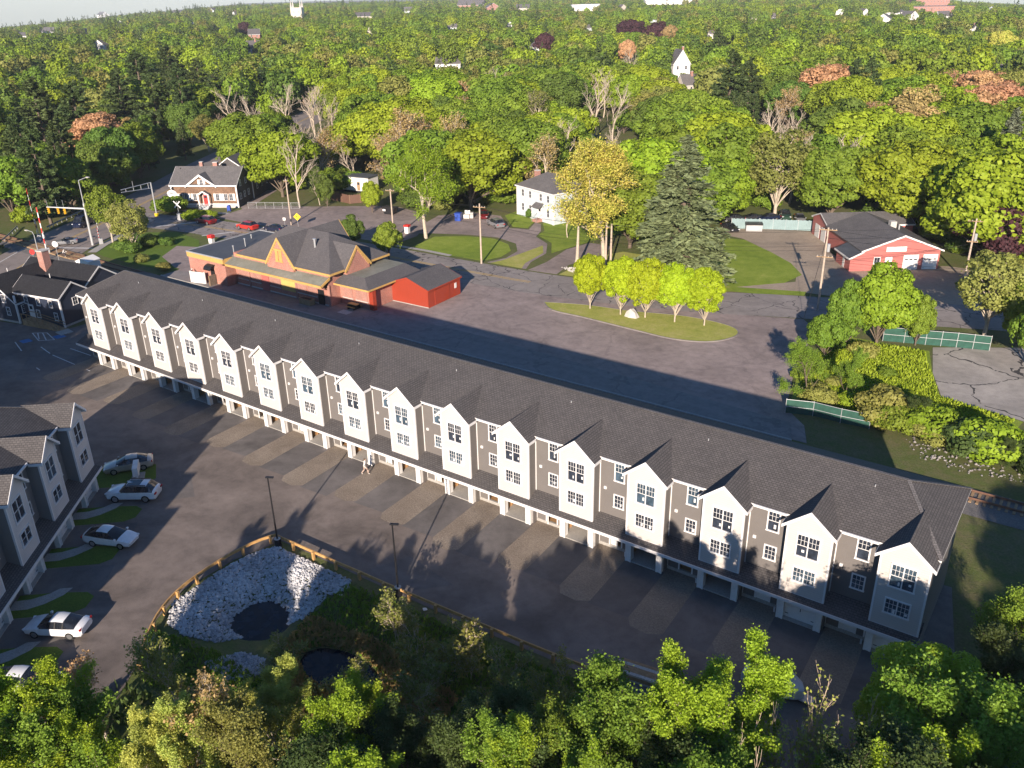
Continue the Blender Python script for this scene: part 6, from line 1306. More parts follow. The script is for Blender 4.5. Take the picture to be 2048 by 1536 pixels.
NAMES = {'oak': ('oak_tree', 'tree'), 'maple': ('maple_tree', 'tree'), 'ash': ('ash_tree', 'tree'), 'bush': ('bush', 'bush'), 'pine': ('pine_tree', 'tree'), 'spruce': ('spruce_tree', 'tree'), 'bare': ('bare_tree', 'tree'), 'budding': ('budding_tree', 'tree'), 'young': ('young_maple_tree', 'tree'), 'nearmaple': ('maple_tree', 'tree'), 'sapling': ('sapling', 'tree'), 'thicket': ('thicket_tree', 'tree'), 'shrub': ('bare_shrub', 'shrub'), 'stems': ('stem_thicket', 'shrub'), 'sycamore': ('sycamore_tree', 'tree')}
PH = {'oak': 16, 'maple': 15, 'ash': 16, 'bush': 3.2, 'pine': 20, 'spruce': 18, 'bare': 14, 'budding': 14, 'young': 8.4, 'sapling': 12, 'thicket': 10, 'shrub': 5.2, 'stems': 11, 'sycamore': 17}
for k_ in PRO:                                             # true height of each proto (twig growth overshoots)
    hs = []
    for c_, t_ in PRO[k_]:
        co = np.empty(len((c_ or t_).vertices) * 3, np.float32); (c_ or t_).vertices.foreach_get('co', co); hs.append(float(np.percentile(co[2::3], 99.6)))
    PH[k_] = hs
trng = random.Random(11)
def tree(kind, x, y, H, colour, label, group=None, wide=1.0, var=None, bark=None):
    i = trng.randrange(len(PRO[kind])) if var is None else var; c, t = PRO[kind][i]; s = H / PH[kind][i]; nm, cat = NAMES[kind]
    o = thing(nm, label, cat, (x, y, ground_z(x, y)), trng.uniform(0, 6.28), group); o.scale = (s * wide, s * wide, s)
    tk = place(t, 'trunk', o)
    if bark: tk.material_slots[0].link = 'OBJECT'; tk.material_slots[0].material = M[bark]
    if c:
        k = place(c, 'crown', o)
        if colour: k.material_slots[0].link = 'OBJECT'; k.material_slots[0].material = M['leaf_' + colour]
    return o
def tree_px(kind, u, v, H, colour, label, group=None, **kw):
    x, y = P(u, v, H); return tree(kind, x, y, H, colour, label, group, **kw)
def tree_base(kind, u, v, vtop, colour, label, **kw):
    x, y = P(u, v); return tree(kind, x, y, height_at(u, v, vtop), colour, label, **kw)
# the landmark trees
SHOW = []
NTH = ('first', 'second', 'third', 'fourth', 'fifth', 'sixth', 'seventh', 'eighth', 'ninth', 'tenth', 'eleventh', 'twelfth', 'thirteenth', 'fourteenth', 'fifteenth', 'sixteenth', 'seventeenth')
tree_base('sycamore', 852, 476, 285, 'bright', 'great spreading sycamore with pale limbs on the corner by the oval lawn', wide=1.05, var=0)
tree_base('sycamore', 1208, 522, 285, 'yellow', 'large yellow blossoming tree beside the pale blue house', wide=1.05, var=1)
tree_base('spruce', 1358, 572, 283, 'spruce', 'broad dark spruce towering behind the young maples', wide=1.55, var=0)
for i, (u, v, vt, w) in enumerate(((1180, 618, 512, 1.0), (1241, 630, 515, .98), (1290, 636, 516, 1.05), (1349, 645, 528, 1.0), (1408, 652, 537, 1.0))):
    tree_base('young', u, v, vt, 'lime', ('first', 'second', 'third', 'fourth', 'fifth')[i] + ' lime green young maple on the grass island, counted from the red annex', group='young maples on the island', wide=w, var=i)
tree_base('maple', 703, 500, 430, 'deep', 'small round tree against the station roof', wide=.9); tree_base('maple', 778, 520, 445, 'green', 'small bright tree just right of the station gable', wide=.85)
tree_base('ash', 226, 485, 372, 'green', 'slim tree by the sidewalk behind the signal mast', wide=.8); tree_base('ash', 268, 505, 402, 'olive', 'rounded olive tree over the planted crossing corner', wide=1.0)
tree_base('maple', 1752, 690, 530, 'bright', 'big bright maple before the red garage doors', wide=1.0, var=0); tree_base('maple', 1690, 690, 560, 'green', 'leafy tree left of the big maple by the gate', wide=.75); tree_base('maple', 1830, 690, 590, 'green', 'leafy tree overhanging the green gate', wide=.7)
tree_base('maple', 1648, 715, 622, 'green', 'dense low tree at the lot edge', wide=1.05); tree_base('thicket', 1618, 800, 680, 'sapgreen', 'feathery green tree leaning over the station lot', wide=1.2); tree_base('thicket', 1690, 800, 690, 'sapgreen', 'feathery thin-trunked tree behind the green fence', wide=.9)
tree_base('maple', 2032, 690, 560, 'green', 'tree at the right edge beside the green gate', wide=.8); tree_base('maple', 2065, 740, 600, 'sapgreen', 'shrubby tree behind the cracked slab', wide=.8)
tree_base('oak', 1995, 545, 362, 'purple', 'wide purple-leaved beech beside the leaning pole', wide=1.0, var=0); tree_base('oak', 2060, 540, 380, 'purple', 'second purple-leaved beech at the picture edge', wide=.9, var=1)
tree_base('spruce', 1992, 420, 225, 'bluespruce', 'tall pale blue spruce behind the purple beech', wide=1.15, var=1)
tree_base('bare', 1752, 432, 296, None, 'rounded leafless tree behind the red garage', wide=1.35, var=0, bark='twig_red'); tree_base('bare', 1800, 430, 315, None, 'slender leafless tree right of the rounded one behind the red garage', wide=.9, var=1)
tree_base('bare', 600, 415, 275, None, 'leafless tree with tall pale stems beside the chain link fence', wide=1.0, var=2); tree_base('budding', 640, 410, 330, 'deep', 'dark glossy tree beside the brown board fence', wide=.8); tree_base('maple', 655, 412, 350, 'deep', 'dense dark shrub tree at the corner lot edge', wide=.8); tree_base('maple', 745, 425, 362, 'bright', 'low bright tree before the brown board fence', wide=.8)
tree_base('bush', 1057, 437, 418, 'deep', 'small clipped cone bush by the pale blue house door', wide=.5); tree_base('bare', 1135, 475, 395, None, 'leafless ornamental tree on the pale blue house lawn', wide=1.0)
for i, (u, v, vt, c, lb) in enumerate(((262, 505, 478, 'deep', 'round deep green bush in the crossing corner'), (240, 500, 482, 'deep', 'low spreading juniper by the crossing sidewalk'), (300, 492, 470, 'deep', 'dark juniper mound by the station forecourt'), (335, 490, 474, 'deep', 'low juniper toward the station road'), (285, 525, 508, 'olive', 'olive shrub along the track side'), (330, 540, 524, 'olive', 'low shrub at the station court edge'),
        (385, 440, 420, 'bright', 'clipped hedge bush left of the house steps'), (400, 437, 420, 'bright', 'clipped hedge bush before the house windows'), (420, 436, 420, 'bright', 'clipped hedge bush under the house right windows'), (345, 425, 392, 'green', 'tall bush beside the round shop sign'), (325, 420, 398, 'green', 'bush on the corner by the gantry'))):
    tree_base('bush', u, v, vt, c, lb, wide=1.3)
for i in range(17):
    x = 90 + i * 1.5 + trng.uniform(-.5, .5); y = 35.5 - i * .25 + trng.uniform(-1, 1.5)
    tree('bush' if i % 3 else 'thicket', x, y, trng.uniform(2.5, 4.2), ('bright', 'olive', 'green', 'shade')[i % 4] if i < 9 else 'shade', ('yellow green', 'olive', 'leafy green', 'dark green')[i % 4] + ' bush of the scrub along the track, %s from the green fence' % NTH[i], 'scrub along the track', wide=1.2)
for i in range(7):
    x = 79 + trng.uniform(0, 14); y = 36 + trng.uniform(0, 22)
    tree('bush', x, y, trng.uniform(1.0, 2.2), trng.choice(('green', 'bright', 'olive')), NTH[i] + ' low leafy bush in the weedy vacant lot', 'bushes in the vacant lot', wide=1.3)

HERO = []
def tree_far(kind, u, v, H, colour, label, keep=None, **kw):
    """a tree known by the pixel of its top; keep = (base v, width) of the part that nearer trees leave in view"""
    z = 0.0
    for _ in range(10): x, y = P(u, v, H + z); z = ground_z(x, y)
    HERO.append((x, y)); 
    if keep: SHOW.append((u, keep[0], keep[1], v))
    return tree(kind, x, y, H, colour, label, **kw)
for i, (u, v, H, kb, kw_) in enumerate(((455, 172, 17, 245, 50), (500, 190, 15, 240, 40), (560, 168, 18, 250, 40), (615, 170, 19, 275, 50), (655, 188, 16, 270, 40), (1190, 150, 19, 245, 50), (1228, 165, 17, 240, 40), (1264, 96, 16, 128, 40), (1245, 250, 13, 290, 60), (1570, 205, 17, 270, 50), (1612, 215, 15, 270, 40), (1542, 225, 14, 270, 40), (702, 292, 10, 345, 30))):
    tree_far('bare', u, v, H, None, NTH[i] + ' tall leafless pale tree standing up in the wood, from the left', (kb, kw_), group='leafless trees in the wood', wide=1.1)
for i, (u, v, H, kb) in enumerate(((60, 158, 22, 240), (30, 228, 18, 300), (112, 236, 17, 300), (140, 168, 21, 235), (232, 138, 21, 260), (268, 104, 24, 260), (300, 152, 21, 270), (332, 92, 23, 170), (392, 120, 20, 170), (1438, 58, 20, 100), (1466, 104, 24, 215), (1502, 118, 20, 180))):
    tree_far('pine', u, v, H, 'pine', NTH[i] + ' big layered white pine rising from the wood, from the left', (kb, 60), group='big pines', wide=1.3)
for i, (u, v, H, c, w, lb) in enumerate(((1262, 40, 18, 'purple', 1.25, 'left of two wide purple beeches on the far slope'), (1312, 44, 17, 'purple', 1.2, 'right of two wide purple beeches on the far slope'), (1088, 66, 15, 'purple', .9, 'lone purple tree beside the far white gabled house'), (487, 44, 16, 'purple', .8, 'purple tree by the distant road'), (1340, 50, 15, 'tan', .9, 'tan blossoming tree right of the purple beeches'), (2005, 62, 16, 'yellow', 1.1, 'yellow tree near the edge above the pale house'), (1255, 80, 13, 'orange', .9, 'salmon-leaved tree below the purple beeches'))):
    tree_far('oak', u, v, H, c, lb, (v + 34, 40), wide=w)

# ------------------------------------------------------------------ foreground trees and those that shade the lot from beyond the picture
FG = [(60, 1330, 10, 'sapling', 'fresh'), (140, 1318, 11, 'sapling', 'fresh'), (215, 1400, 9, 'sapling', 'fresh'), (90, 1440, 10, 'thicket', 'sapgreen'), (20, 1420, 10, 'sapling', 'fresh'), (160, 1300, 8, 'budding', 'orange'),
      (300, 1385, 9, 'sapling', 'pale'), (395, 1340, 9, 'budding', 'tan'), (330, 1300, 7, 'budding', 'olive'), (370, 1450, 9, 'sapling', 'pale'), (290, 1480, 9, 'sapling', 'pale'), (450, 1440, 9, 'thicket', 'olive'),
      (505, 1300, 8, 'sapling', 'pale'), (560, 1345, 8, 'sapling', 'pale'), (470, 1360, 8, 'sapling', 'pale'), (590, 1430, 9, 'thicket', 'shade'),
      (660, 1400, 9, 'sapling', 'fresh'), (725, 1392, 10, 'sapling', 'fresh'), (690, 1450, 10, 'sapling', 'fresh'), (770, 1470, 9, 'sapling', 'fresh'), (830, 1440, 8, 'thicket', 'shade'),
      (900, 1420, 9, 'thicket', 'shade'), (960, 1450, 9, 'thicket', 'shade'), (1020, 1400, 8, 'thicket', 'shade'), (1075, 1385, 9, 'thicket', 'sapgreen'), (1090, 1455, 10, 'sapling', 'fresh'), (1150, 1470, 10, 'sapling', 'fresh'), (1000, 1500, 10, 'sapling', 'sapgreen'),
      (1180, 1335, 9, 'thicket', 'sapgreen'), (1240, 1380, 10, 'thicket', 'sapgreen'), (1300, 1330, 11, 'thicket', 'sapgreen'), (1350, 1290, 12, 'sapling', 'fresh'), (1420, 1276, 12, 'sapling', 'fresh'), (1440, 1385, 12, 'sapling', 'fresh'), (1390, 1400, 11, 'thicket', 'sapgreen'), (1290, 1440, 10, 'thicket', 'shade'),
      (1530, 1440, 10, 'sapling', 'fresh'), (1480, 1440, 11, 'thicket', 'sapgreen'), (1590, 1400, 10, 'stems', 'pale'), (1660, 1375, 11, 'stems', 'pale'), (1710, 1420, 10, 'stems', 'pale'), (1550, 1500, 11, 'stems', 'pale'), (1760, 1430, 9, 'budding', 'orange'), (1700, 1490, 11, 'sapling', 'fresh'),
      (1880, 1316, 10, 'nearmaple', 'fresh'), (1840, 1400, 11, 'sapling', 'fresh'), (1950, 1400, 12, 'thicket', 'sapgreen'), (2010, 1350, 10, 'thicket', 'sapgreen'), (2040, 1260, 10, 'thicket', 'shade'), (2040, 1440, 12, 'sapling', 'sapgreen'), (1900, 1480, 12, 'thicket', 'shade'), (1800, 1500, 11, 'thicket', 'shade'), (2045, 1150, 9, 'thicket', 'sapgreen')]
ADJ = {'fresh': 'vivid green', 'sapgreen': 'mid green', 'pale': 'pale yellow-green', 'shade': 'dark green', 'orange': 'orange-budded', 'tan': 'tan-budded', 'olive': 'olive'}
cnt = {}
for u, v, H, kd, c in sorted(FG):
    if 1150 < u < 1620: v += 38
    key = (kd, c); cnt[key] = cnt.get(key, 0) + 1
    tree_px(kd, u, v, H, c, '%s %s along the near edge, %s of its kind from the left' % (ADJ[c], {'sapling': 'upright sapling', 'thicket': 'bushy tree', 'stems': 'bare-stemmed thicket', 'budding': 'sparse tree', 'nearmaple': 'dense round maple'}[kd], NTH[cnt[key] - 1]), 'near trees along the bottom', wide=trng.uniform(.9, 1.2))
for i, (x, y, h) in enumerate(((71.5, -19.3, 4.6), (74.5, -20.5, 5.0), (77.5, -18.8, 4.4), (73, -24.5, 4.8), (77, -23.6, 4.6), (80.5, -20.3, 4.5), (81.5, -23.5, 4.5), (66, -26.5, 3.8), (84, -18.5, 4))):
    tree('shrub', x, y, h, 'olive', NTH[i] + ' grey-green half-bare shrub by the lower pool, counted from the lamp post', 'half-bare shrubs in the basin', wide=1.15)
k = 0
for x, y, H in ((104, -43, 15), (110, -38, 16), (114, -44, 18), (117, -33, 18), (121, -38, 19), (124, -26, 16), (128, -20, 18), (130, -10, 17), (133, 0, 16), (130, -32, 18), (96, -46, 13), (88, -48, 13),
                (-3, -24, 13), (4, -30, 14), (-10, -22, 13), (-14, -30, 15), (-2, -36, 15), (10, -40, 14), (-22, -24, 14), (-24, -14, 12), (9, -29, 14), (15, -35, 15), (6, -39, 15), (17, -44, 15), (0, -31, 14), (24, -50, 14), (11, -50, 15)):
    q = proj((x, y, H))
    if q and -150 < q[0] < 2200 and q[1] < 1560 and x > 50: H = max(6, H - (1560 - q[1]) / 45)
    k += 1; tree('nearmaple' if k % 2 else 'thicket', x, y, H, 'green', NTH[k % 17] + (' tall tree in the belt on the near right' if x > 50 else ' tall tree beyond the left end of the lot') + ('', ' side', ' farther on')[k // 14], 'shade belt', wide=trng.uniform(.9, 1.15))

# ------------------------------------------------------------------ the wood behind
def seg_dist(x, y, pts):
    return min(math.hypot(x - a, y - b) for a, b in pts)
ROAD_AD = [tuple(a) for a in ROAD_A]; ROAD_BD = [tuple(a) for a in ROAD_B]
CLEAR = [FRONT_LOT, rear_pts, [(-30, 8), (-30, 34), (125, 34), (125, 0), (-10, 8)],
         [(-58, 55), (-50, 56), (-10, 59), (70, 66), (112, 80), (108, 101), (90, 103), (86, 110), (72, 114), (62, 116), (58, 119), (44, 116), (42, 104), (38, 88), (36, 80), (24, 104), (13, 106), (-1, 97), (-12, 86), (-24, 88), (-34, 98), (-46, 99), (-44, 86), (-52, 78), (-60, 90), (-80, 96), (-80, 84), (-70, 58)],
         [(76, 26), (126, 26), (126, 72), (76, 66)], [(-58, 8), (-66, 46), (-58, 62), (-22, 60), (-22, 8)], [(-175, 222), (-150, 218), (-155, 262), (-190, 290), (-205, 275)]]
FORE_EDGE = [(-80, 26), (-100, 40)]
def is_clear(x, y, m=0):
    if any(in_poly(x, y, p) for p in CLEAR): return True
    if seg_dist(x, y, ROAD_AD) < 9.5 + m or seg_dist(x, y, ROAD_BD) < 7 + m: return True
    if abs(y - 25.35) < 5 and -140 < x < 170: return True
    return False
SPOTS = [(250, 150, 80, 'pine', 'pine'), (330, 105, 60, 'pine', 'pine'), (60, 205, 80, 'pine', 'pine'), (130, 235, 50, 'pine', 'pine'), (20, 250, 50, 'pine', 'pine'), (300, 190, 50, 'pine', 'pine'), (1465, 165, 62, 'pine', 'pine'), (1445, 70, 45, 'spruce', 'spruce'), (1725, 135, 55, 'pine', 'spruce'), (905, 60, 28, 'spruce', 'olive'), (1130, 40, 25, 'spruce', 'olive'), (1500, 120, 40, 'pine', 'pine'),
         (180, 200, 38, 'maple', 'orange'), (110, 172, 26, 'maple', 'orange'), (235, 220, 22, 'maple', 'tan'), (855, 225, 38, 'budding', 'tan'), (935, 195, 34, 'budding', 'orange'), (800, 262, 36, 'budding', 'tan'), (1255, 92, 22, 'maple', 'orange'), (1320, 55, 20, 'ash', 'tan'), (1740, 215, 36, 'budding', 'orange'), (1975, 178, 45, 'maple', 'orange'), (1885, 140, 36, 'budding', 'orange'), (1830, 235, 45, 'ash', 'tan'), (1650, 150, 24, 'maple', 'orange'), (2000, 80, 36, 'ash', 'yellow'), (1640, 260, 30, 'budding', 'tan'),
         (455, 205, 36, 'bare', None), (610, 215, 42, 'bare', None), (560, 190, 30, 'bare', None), (510, 225, 26, 'bare', None), (1205, 180, 40, 'bare', None), (1265, 115, 36, 'bare', None), (1570, 245, 46, 'bare', None), (1230, 260, 40, 'bare', None), (210, 95, 26, 'bare', None), (1110, 200, 30, 'budding', 'olive'), (705, 300, 26, 'bare', None), (1900, 105, 24, 'bare', None), (1600, 110, 30, 'bare', None), (1985, 140, 20, 'bare', None),
         (1285, 48, 44, 'oak', 'purple'), (1085, 78, 18, 'maple', 'purple'), (485, 62, 24, 'maple', 'purple'), (545, 128, 12, 'bush', 'purple'), (1330, 65, 20, 'oak', 'purple')]
LM = [('the shingled house', -60, 68), ('the cream cabin', -40, 93), ('the pale blue house', 9, 97), ('the red repair garage', 78, 104), ('the station', 2, 37), ('the level crossing', -58, 27), ('the teal fence', 52, 111), ('the white Victorian house', -36, 250), ('the purple beech', 98, 97)]
CN = {'green': 'green', 'bright': 'bright green', 'deep': 'deep green', 'olive': 'olive', 'tan': 'tan', 'orange': 'orange-leaved', 'yellow': 'yellow', 'purple': 'purple', 'pine': 'dark', 'spruce': 'dark', None: 'leafless'}
FARH = [(1362, 164, 34, 104), (1382, 188, 36, 152), (896, 140, 50, 117), (1080, 106, 24, 86), (2015, 150, 48, 118), (200, 106, 28, 82), (386, 150, 24, 112), (510, 116, 24, 84), (510, 84, 22, 60), (1892, 44, 30, 24), (1862, 26, 64, 1), (1855, 32, 110, 14), (941, 24, 54, 1), (988, 28, 28, 8), (1172, 30, 58, 10), (1345, 18, 110, -4), (740, 42, 62, 26), (108, 74, 56, 56), (48, 80, 28, 66), (242, 54, 12, 42), (386, 62, 14, 46), (354, 32, 16, 21), (276, 84, 18, 66), (1046, 28, 26, 10), (1680, 36, 20, 17), (1730, 38, 20, 19), (1764, 50, 26, 30), (1826, 47, 26, 24), (1790, 34, 46, 20), (595, 50, 24, 5)]   # far buildings: centre u, base v, width, top v
fh = random.Random(8)
for i in range(60):
    u = fh.uniform(30, 2020); v = fh.uniform(24, 80)
    if all(abs(u - q[0]) > q[2] / 2 + 34 or abs(v - q[1]) > 26 for q in FARH) and len(FARH) < 50: FARH.append((u, v, fh.uniform(12, 20), v - fh.uniform(13, 18)))
def cap_height(x, y, z, H, u, rad):
    """trees standing in front of a far building that the photograph shows are lower there"""
    vb = proj((x, y, z))[1]
    for hu, hv, hw, ht in FARH + SHOW:
        if abs(u - hu) < hw / 2 + rad and vb > hv:
            lim = hv - .3 * (hv - ht)
            for _ in range(30):
                if H < 2.5 or proj((x, y, z + H))[1] > lim: break
                H *= .9
    return H
pts_all = []; wood = random.Random(5)
def try_add(x, y, dmin):
    for (a, b) in pts_all[-1600:]:
        if (a - x) ** 2 + (b - y) ** 2 < dmin * dmin: return False
    return True
grid = {}
def far_enough(x, y, d):
    gx_, gy_ = int(x // 12), int(y // 12)
    for i in (-1, 0, 1):
        for j in (-1, 0, 1):
            for a, b in grid.get((gx_ + i, gy_ + j), ()):
                if (a - x) ** 2 + (b - y) ** 2 < d * d: return False
    return True
for hx, hy in HERO: grid.setdefault((int(hx // 12), int(hy // 12)), []).append((hx, hy))
seq = {}
cand = []
for _ in range(26000):
    az = wood.uniform(-.62, .62); rr_ = math.sqrt(wood.uniform(95 ** 2, 345 ** 2)); a = YAW + az
    cand.append((CAM[0] - math.sin(a) * rr_, CAM[1] + math.cos(a) * rr_, rr_))
n_near = 0
for x, y, rr_ in cand:
    if is_clear(x, y): continue
    if y < 20 and x > -60: continue
    d = 8.2 if rr_ < 260 else 9.2
    if not far_enough(x, y, d): continue
    H = wood.uniform(12, 18.5); q = proj((x, y, H * .8)); qt = proj((x, y, H)); qb = proj((x, y, 0))
    if not q or q[0] < -70 or q[0] > 2120 or qt[1] > 1500: continue
    H0 = H; H = cap_height(x, y, 0, H, q[0], 6.0 * FPX / rr_)
    if H < 4: continue
    grid.setdefault((int(x // 12), int(y // 12)), []).append((x, y))
    kd = c = None
    for su, sv, sr, k2, c2 in SPOTS:
        if math.hypot(q[0] - su, (q[1] - sv) * 1.2) < sr: kd, c = k2, c2; break
    if kd is None:
        w = wood.random(); left = q[0] < 440
        if left: kd, c = (('pine', 'pine') if w < .3 else ('oak', 'deep') if w < .55 else ('maple', 'green') if w < .8 else ('ash', 'olive') if w < .92 else ('bare', None))
        else: kd, c = (('oak', 'bright') if w < .24 else ('maple', 'green') if w < .46 else ('oak', 'green') if w < .64 else ('maple', 'bright') if w < .72 else ('oak', 'deep') if w < .8 else ('ash', 'olive') if w < .9 else ('ash', 'green') if w < .94 else ('bare', None) if w < .975 else ('budding', 'tan'))
    if kd == 'pine' and H == H0: H *= 1.25
    if kd == 'bush': H = 4
    if rr_ < 150: H *= .75
    lm = min(LM, key=lambda l: (l[1] - x) ** 2 + (l[2] - y) ** 2); c = 'pine' if kd == 'pine' else c; key = (lm[0], kd, c); seq[key] = seq.get(key, 0) + 1; n_near += 1
    cand_root = tree(kd, x, y, H, c, 'tree of the wood', None, wide=wood.uniform(1.05, 1.35) if kd != 'pine' else wood.uniform(.8, 1.0), bark=('twig_red' if wood.random() < .3 else None) if kd == 'bare' else None)
    cand_root['label'] = '%s %s of the wood, %d%s nearest such to %s' % (CN[c], {'oak': 'broad tree', 'maple': 'round tree', 'ash': 'loose-crowned tree', 'pine': 'pine', 'spruce': 'spruce', 'bare': 'tree', 'budding': 'half-bare tree', 'bush': 'bush'}[kd], 0, '', lm[0])
    cand_root['group'] = 'trees of the wood'; cand_root['_k'] = '%s|%s|%s' % (lm[0], kd, c); cand_root['_d'] = (lm[1] - x) ** 2 + (lm[2] - y) ** 2
# number the look-alikes by nearness to their landmark
bykey = {}
for o in COL.objects:
    if '_k' in o: bykey.setdefault(o['_k'], []).append(o)
def ordinal(n): return '%d%s' % (n, 'th' if 10 <= n % 100 <= 20 else {1: 'st', 2: 'nd', 3: 'rd'}.get(n % 10, 'th'))
for k_, os_ in bykey.items():
    os_.sort(key=lambda o: o['_d'])
    for i, o in enumerate(os_): o['label'] = o['label'].replace('0 nearest', ordinal(i + 1) + ' nearest'); del o['_k']; del o['_d']
print('near wood trees', n_near)
# undergrowth bushes at the edge of the wood
for i in range(420):
    az = wood.uniform(-.6, .6); rr_ = wood.uniform(120, 235); a = YAW + az; x, y = CAM[0] - math.sin(a) * rr_, CAM[1] + math.cos(a) * rr_
    if y < 34 and x > -60 or is_clear(x, y, 3): continue
    if not (is_clear(x + 7, y - 7) or is_clear(x, y - 9) or is_clear(x + 4, y - 4) or is_clear(x - 4, y - 5)): continue
    q = proj((x, y, 2))
    if not q or q[0] < -20 or q[0] > 2070: continue
    tree('bush', x, y, wood.uniform(2, 4.5), wood.choice(('green', 'bright', 'deep', 'olive', 'green')), '%s undergrowth bush at the wood edge, %s from the camera side' % ('bushy', ordinal(i + 1)), 'edge undergrowth', wide=1.3)
# the far wood: one mass
FARP = [np_far for np_far in [broadleaf(201, 14, 6.8, .3, 34, 62, 1.0, .32), broadleaf(202, 15, 6.0, .3, 32, 60, .95, .33), broadleaf(203, 13, 7.4, .3, 38, 58, 1.05, .3), conifer(204, 19, 4.6, 2, 11, 6, 9, 1.0, 0, .65, .4)]]
pcol = bpy.data.collections.new('far_tree_shapes'); colours = ['green', 'bright', 'deep', 'olive', 'green', 'green']; shapes = []
for ci, c in enumerate(colours):
    for pi in range(3):
        me = FARP[pi][0].copy(); me.materials.clear(); me.materials.append(M['leaf_' + c]); o = bpy.data.objects.new('far_%02d_crown' % len(shapes), me); pcol.objects.link(o); shapes.append(o)
me = FARP[3][0]; o = bpy.data.objects.new('far_%02d_crown' % len(shapes), me); pcol.objects.link(o); shapes.append(o)
fp, fs, fi, fr_ = [], [], [], []; grid.clear()
for hx, hy in HERO: grid.setdefault((int(hx // 12), int(hy // 12)), []).append((hx, hy))
for _ in range(60000):
    az = wood.uniform(-.6, .6); t = wood.random(); rr_ = 340 + (t ** 1.7) * 2700; a = YAW + az; x, y = CAM[0] - math.sin(a) * rr_, CAM[1] + math.cos(a) * rr_
    if seg_dist(x, y, ROAD_AD[-24:]) < 9 if rr_ < 480 else False: continue
    d = 8.5 + (rr_ - 340) * .0035
    if not far_enough(x, y, min(d, 12)): continue
    z = ground_z(x, y); H = wood.uniform(10, 17); q = proj((x, y, z + H))
    if not q or q[0] < -40 or q[0] > 2090 or q[1] < -70: continue
    H = cap_height(x, y, z, H, q[0], 5.5 * FPX / rr_)
    if H < 4: continue
    grid.setdefault((int(x // 12), int(y // 12)), []).append((x, y)); fp.append((x, y, z)); fs.append(H / 14 * (1 + (rr_ - 340) / 6000)); fr_.append(wood.uniform(0, 6.28))
    fi.append(18 if wood.random() < (.14 if q[0] < 500 else .05) else wood.randrange(18))
print('far trees', len(fp))
me = bpy.data.meshes.new('far_woods'); me.from_pydata(fp, [], [])
for nm, ty_, dt in (('tsize', 'FLOAT', fs), ('tkind', 'INT', fi), ('tturn', 'FLOAT', fr_)):
    at = me.attributes.new(nm, ty_, 'POINT'); at.data.foreach_set('value', dt)
fw = place(me, 'far_woods'); tag(fw, 'far-off woods reaching to the horizon behind the houses', 'woods', kind='stuff')
ng = bpy.data.node_groups.new('scatter_trees', 'GeometryNodeTree'); ng.interface.new_socket('Geometry', in_out='INPUT', socket_type='NodeSocketGeometry'); ng.interface.new_socket('Geometry', in_out='OUTPUT', socket_type='NodeSocketGeometry')
N_ = ng.nodes; gi, go_ = N_.new('NodeGroupInput'), N_.new('NodeGroupOutput'); ip = N_.new('GeometryNodeInstanceOnPoints'); ci_ = N_.new('GeometryNodeCollectionInfo'); ci_.inputs['Collection'].default_value = pcol
ci_.inputs['Separate Children'].default_value = True; ci_.inputs['Reset Children'].default_value = True; ip.inputs['Pick Instance'].default_value = True
def attr(nm, ty_):
    a = N_.new('GeometryNodeInputNamedAttribute'); a.data_type = ty_; a.inputs['Name'].default_value = nm; return next(s for s in a.outputs if s.enabled and s.name == 'Attribute')
cxyz = N_.new('ShaderNodeCombineXYZ'); e2r = N_.new('FunctionNodeEulerToRotation'); L_ = ng.links
L_.new(gi.outputs[0], ip.inputs['Points']); L_.new(ci_.outputs[0], ip.inputs['Instance']); L_.new(attr('tkind', 'INT'), ip.inputs['Instance Index']); L_.new(attr('tsize', 'FLOAT'), ip.inputs['Scale'])
L_.new(attr('tturn', 'FLOAT'), cxyz.inputs[2]); L_.new(cxyz.outputs[0], e2r.inputs[0]); L_.new(e2r.outputs[0], ip.inputs['Rotation']); L_.new(ip.outputs[0], go_.inputs[0])
fw.modifiers.new('scatter', 'NODES').node_group = ng
# tall weeds and grass tufts
def tufts(name, label, poly, n, s0, s1, mat, seed, lean=.5):
    r = np.random.RandomState(seed); xs = [p[0] for p in poly]; ys = [p[1] for p in poly]; C = []
    while len(C) < n:
        x, y = r.uniform(min(xs), max(xs)), r.uniform(min(ys), max(ys))
        if in_poly(x, y, poly) and ground_z(x, y) > -1.0: C.append((x, y, ground_z(x, y)))
    C = np.array(C); s = r.uniform(s0, s1, n); C[:, 2] += s * .35; N = r.normal(size=(n, 3)) * [1, 1, .35]; T = r.normal(size=(n, 3)) * lean + [0, 0, 1.]
    V, F = cards(C, N, s, .35, r, T, .1); o = place(np_mesh(name, V, F, mat), name); return tag(o, label, 'grass', kind='stuff')
tufts('weeds', 'tall bright weeds covering the vacant lot', [(79.5, 50), (80, 44), (82.5, 35.5), (92, 36), (102, 41), (103, 44), (95, 46), (92.3, 54), (90.8, 59), (81, 58)], 16000, .35, .8, 'leaf_bright', 21)
tufts('bank_grass', 'rough grass on the bank of the basin', [(63, -16), (86, -15), (88, -18), (84, -28), (70, -31), (58, -32), (54, -28.5), (60, -27), (65, -27), (62.5, -21)], 15000, .25, .6, 'leaf_sapgreen', 22)
tufts('dry_reeds', 'dry brown reeds around the lower pool', [(62.5, -20), (70, -19.5), (78, -21), (79, -26), (70, -28), (63.5, -24.5)], 6000, .35, .8, 'leaf_tan', 23)
tufts('undergrowth', 'dark undergrowth beneath the near trees', [(57, -33), (75, -30), (90, -19), (103, -16), (106, -6), (110, 22), (130, 20), (130, -40), (60, -60)], 22000, .5, 1.1, 'leaf_shade', 24)
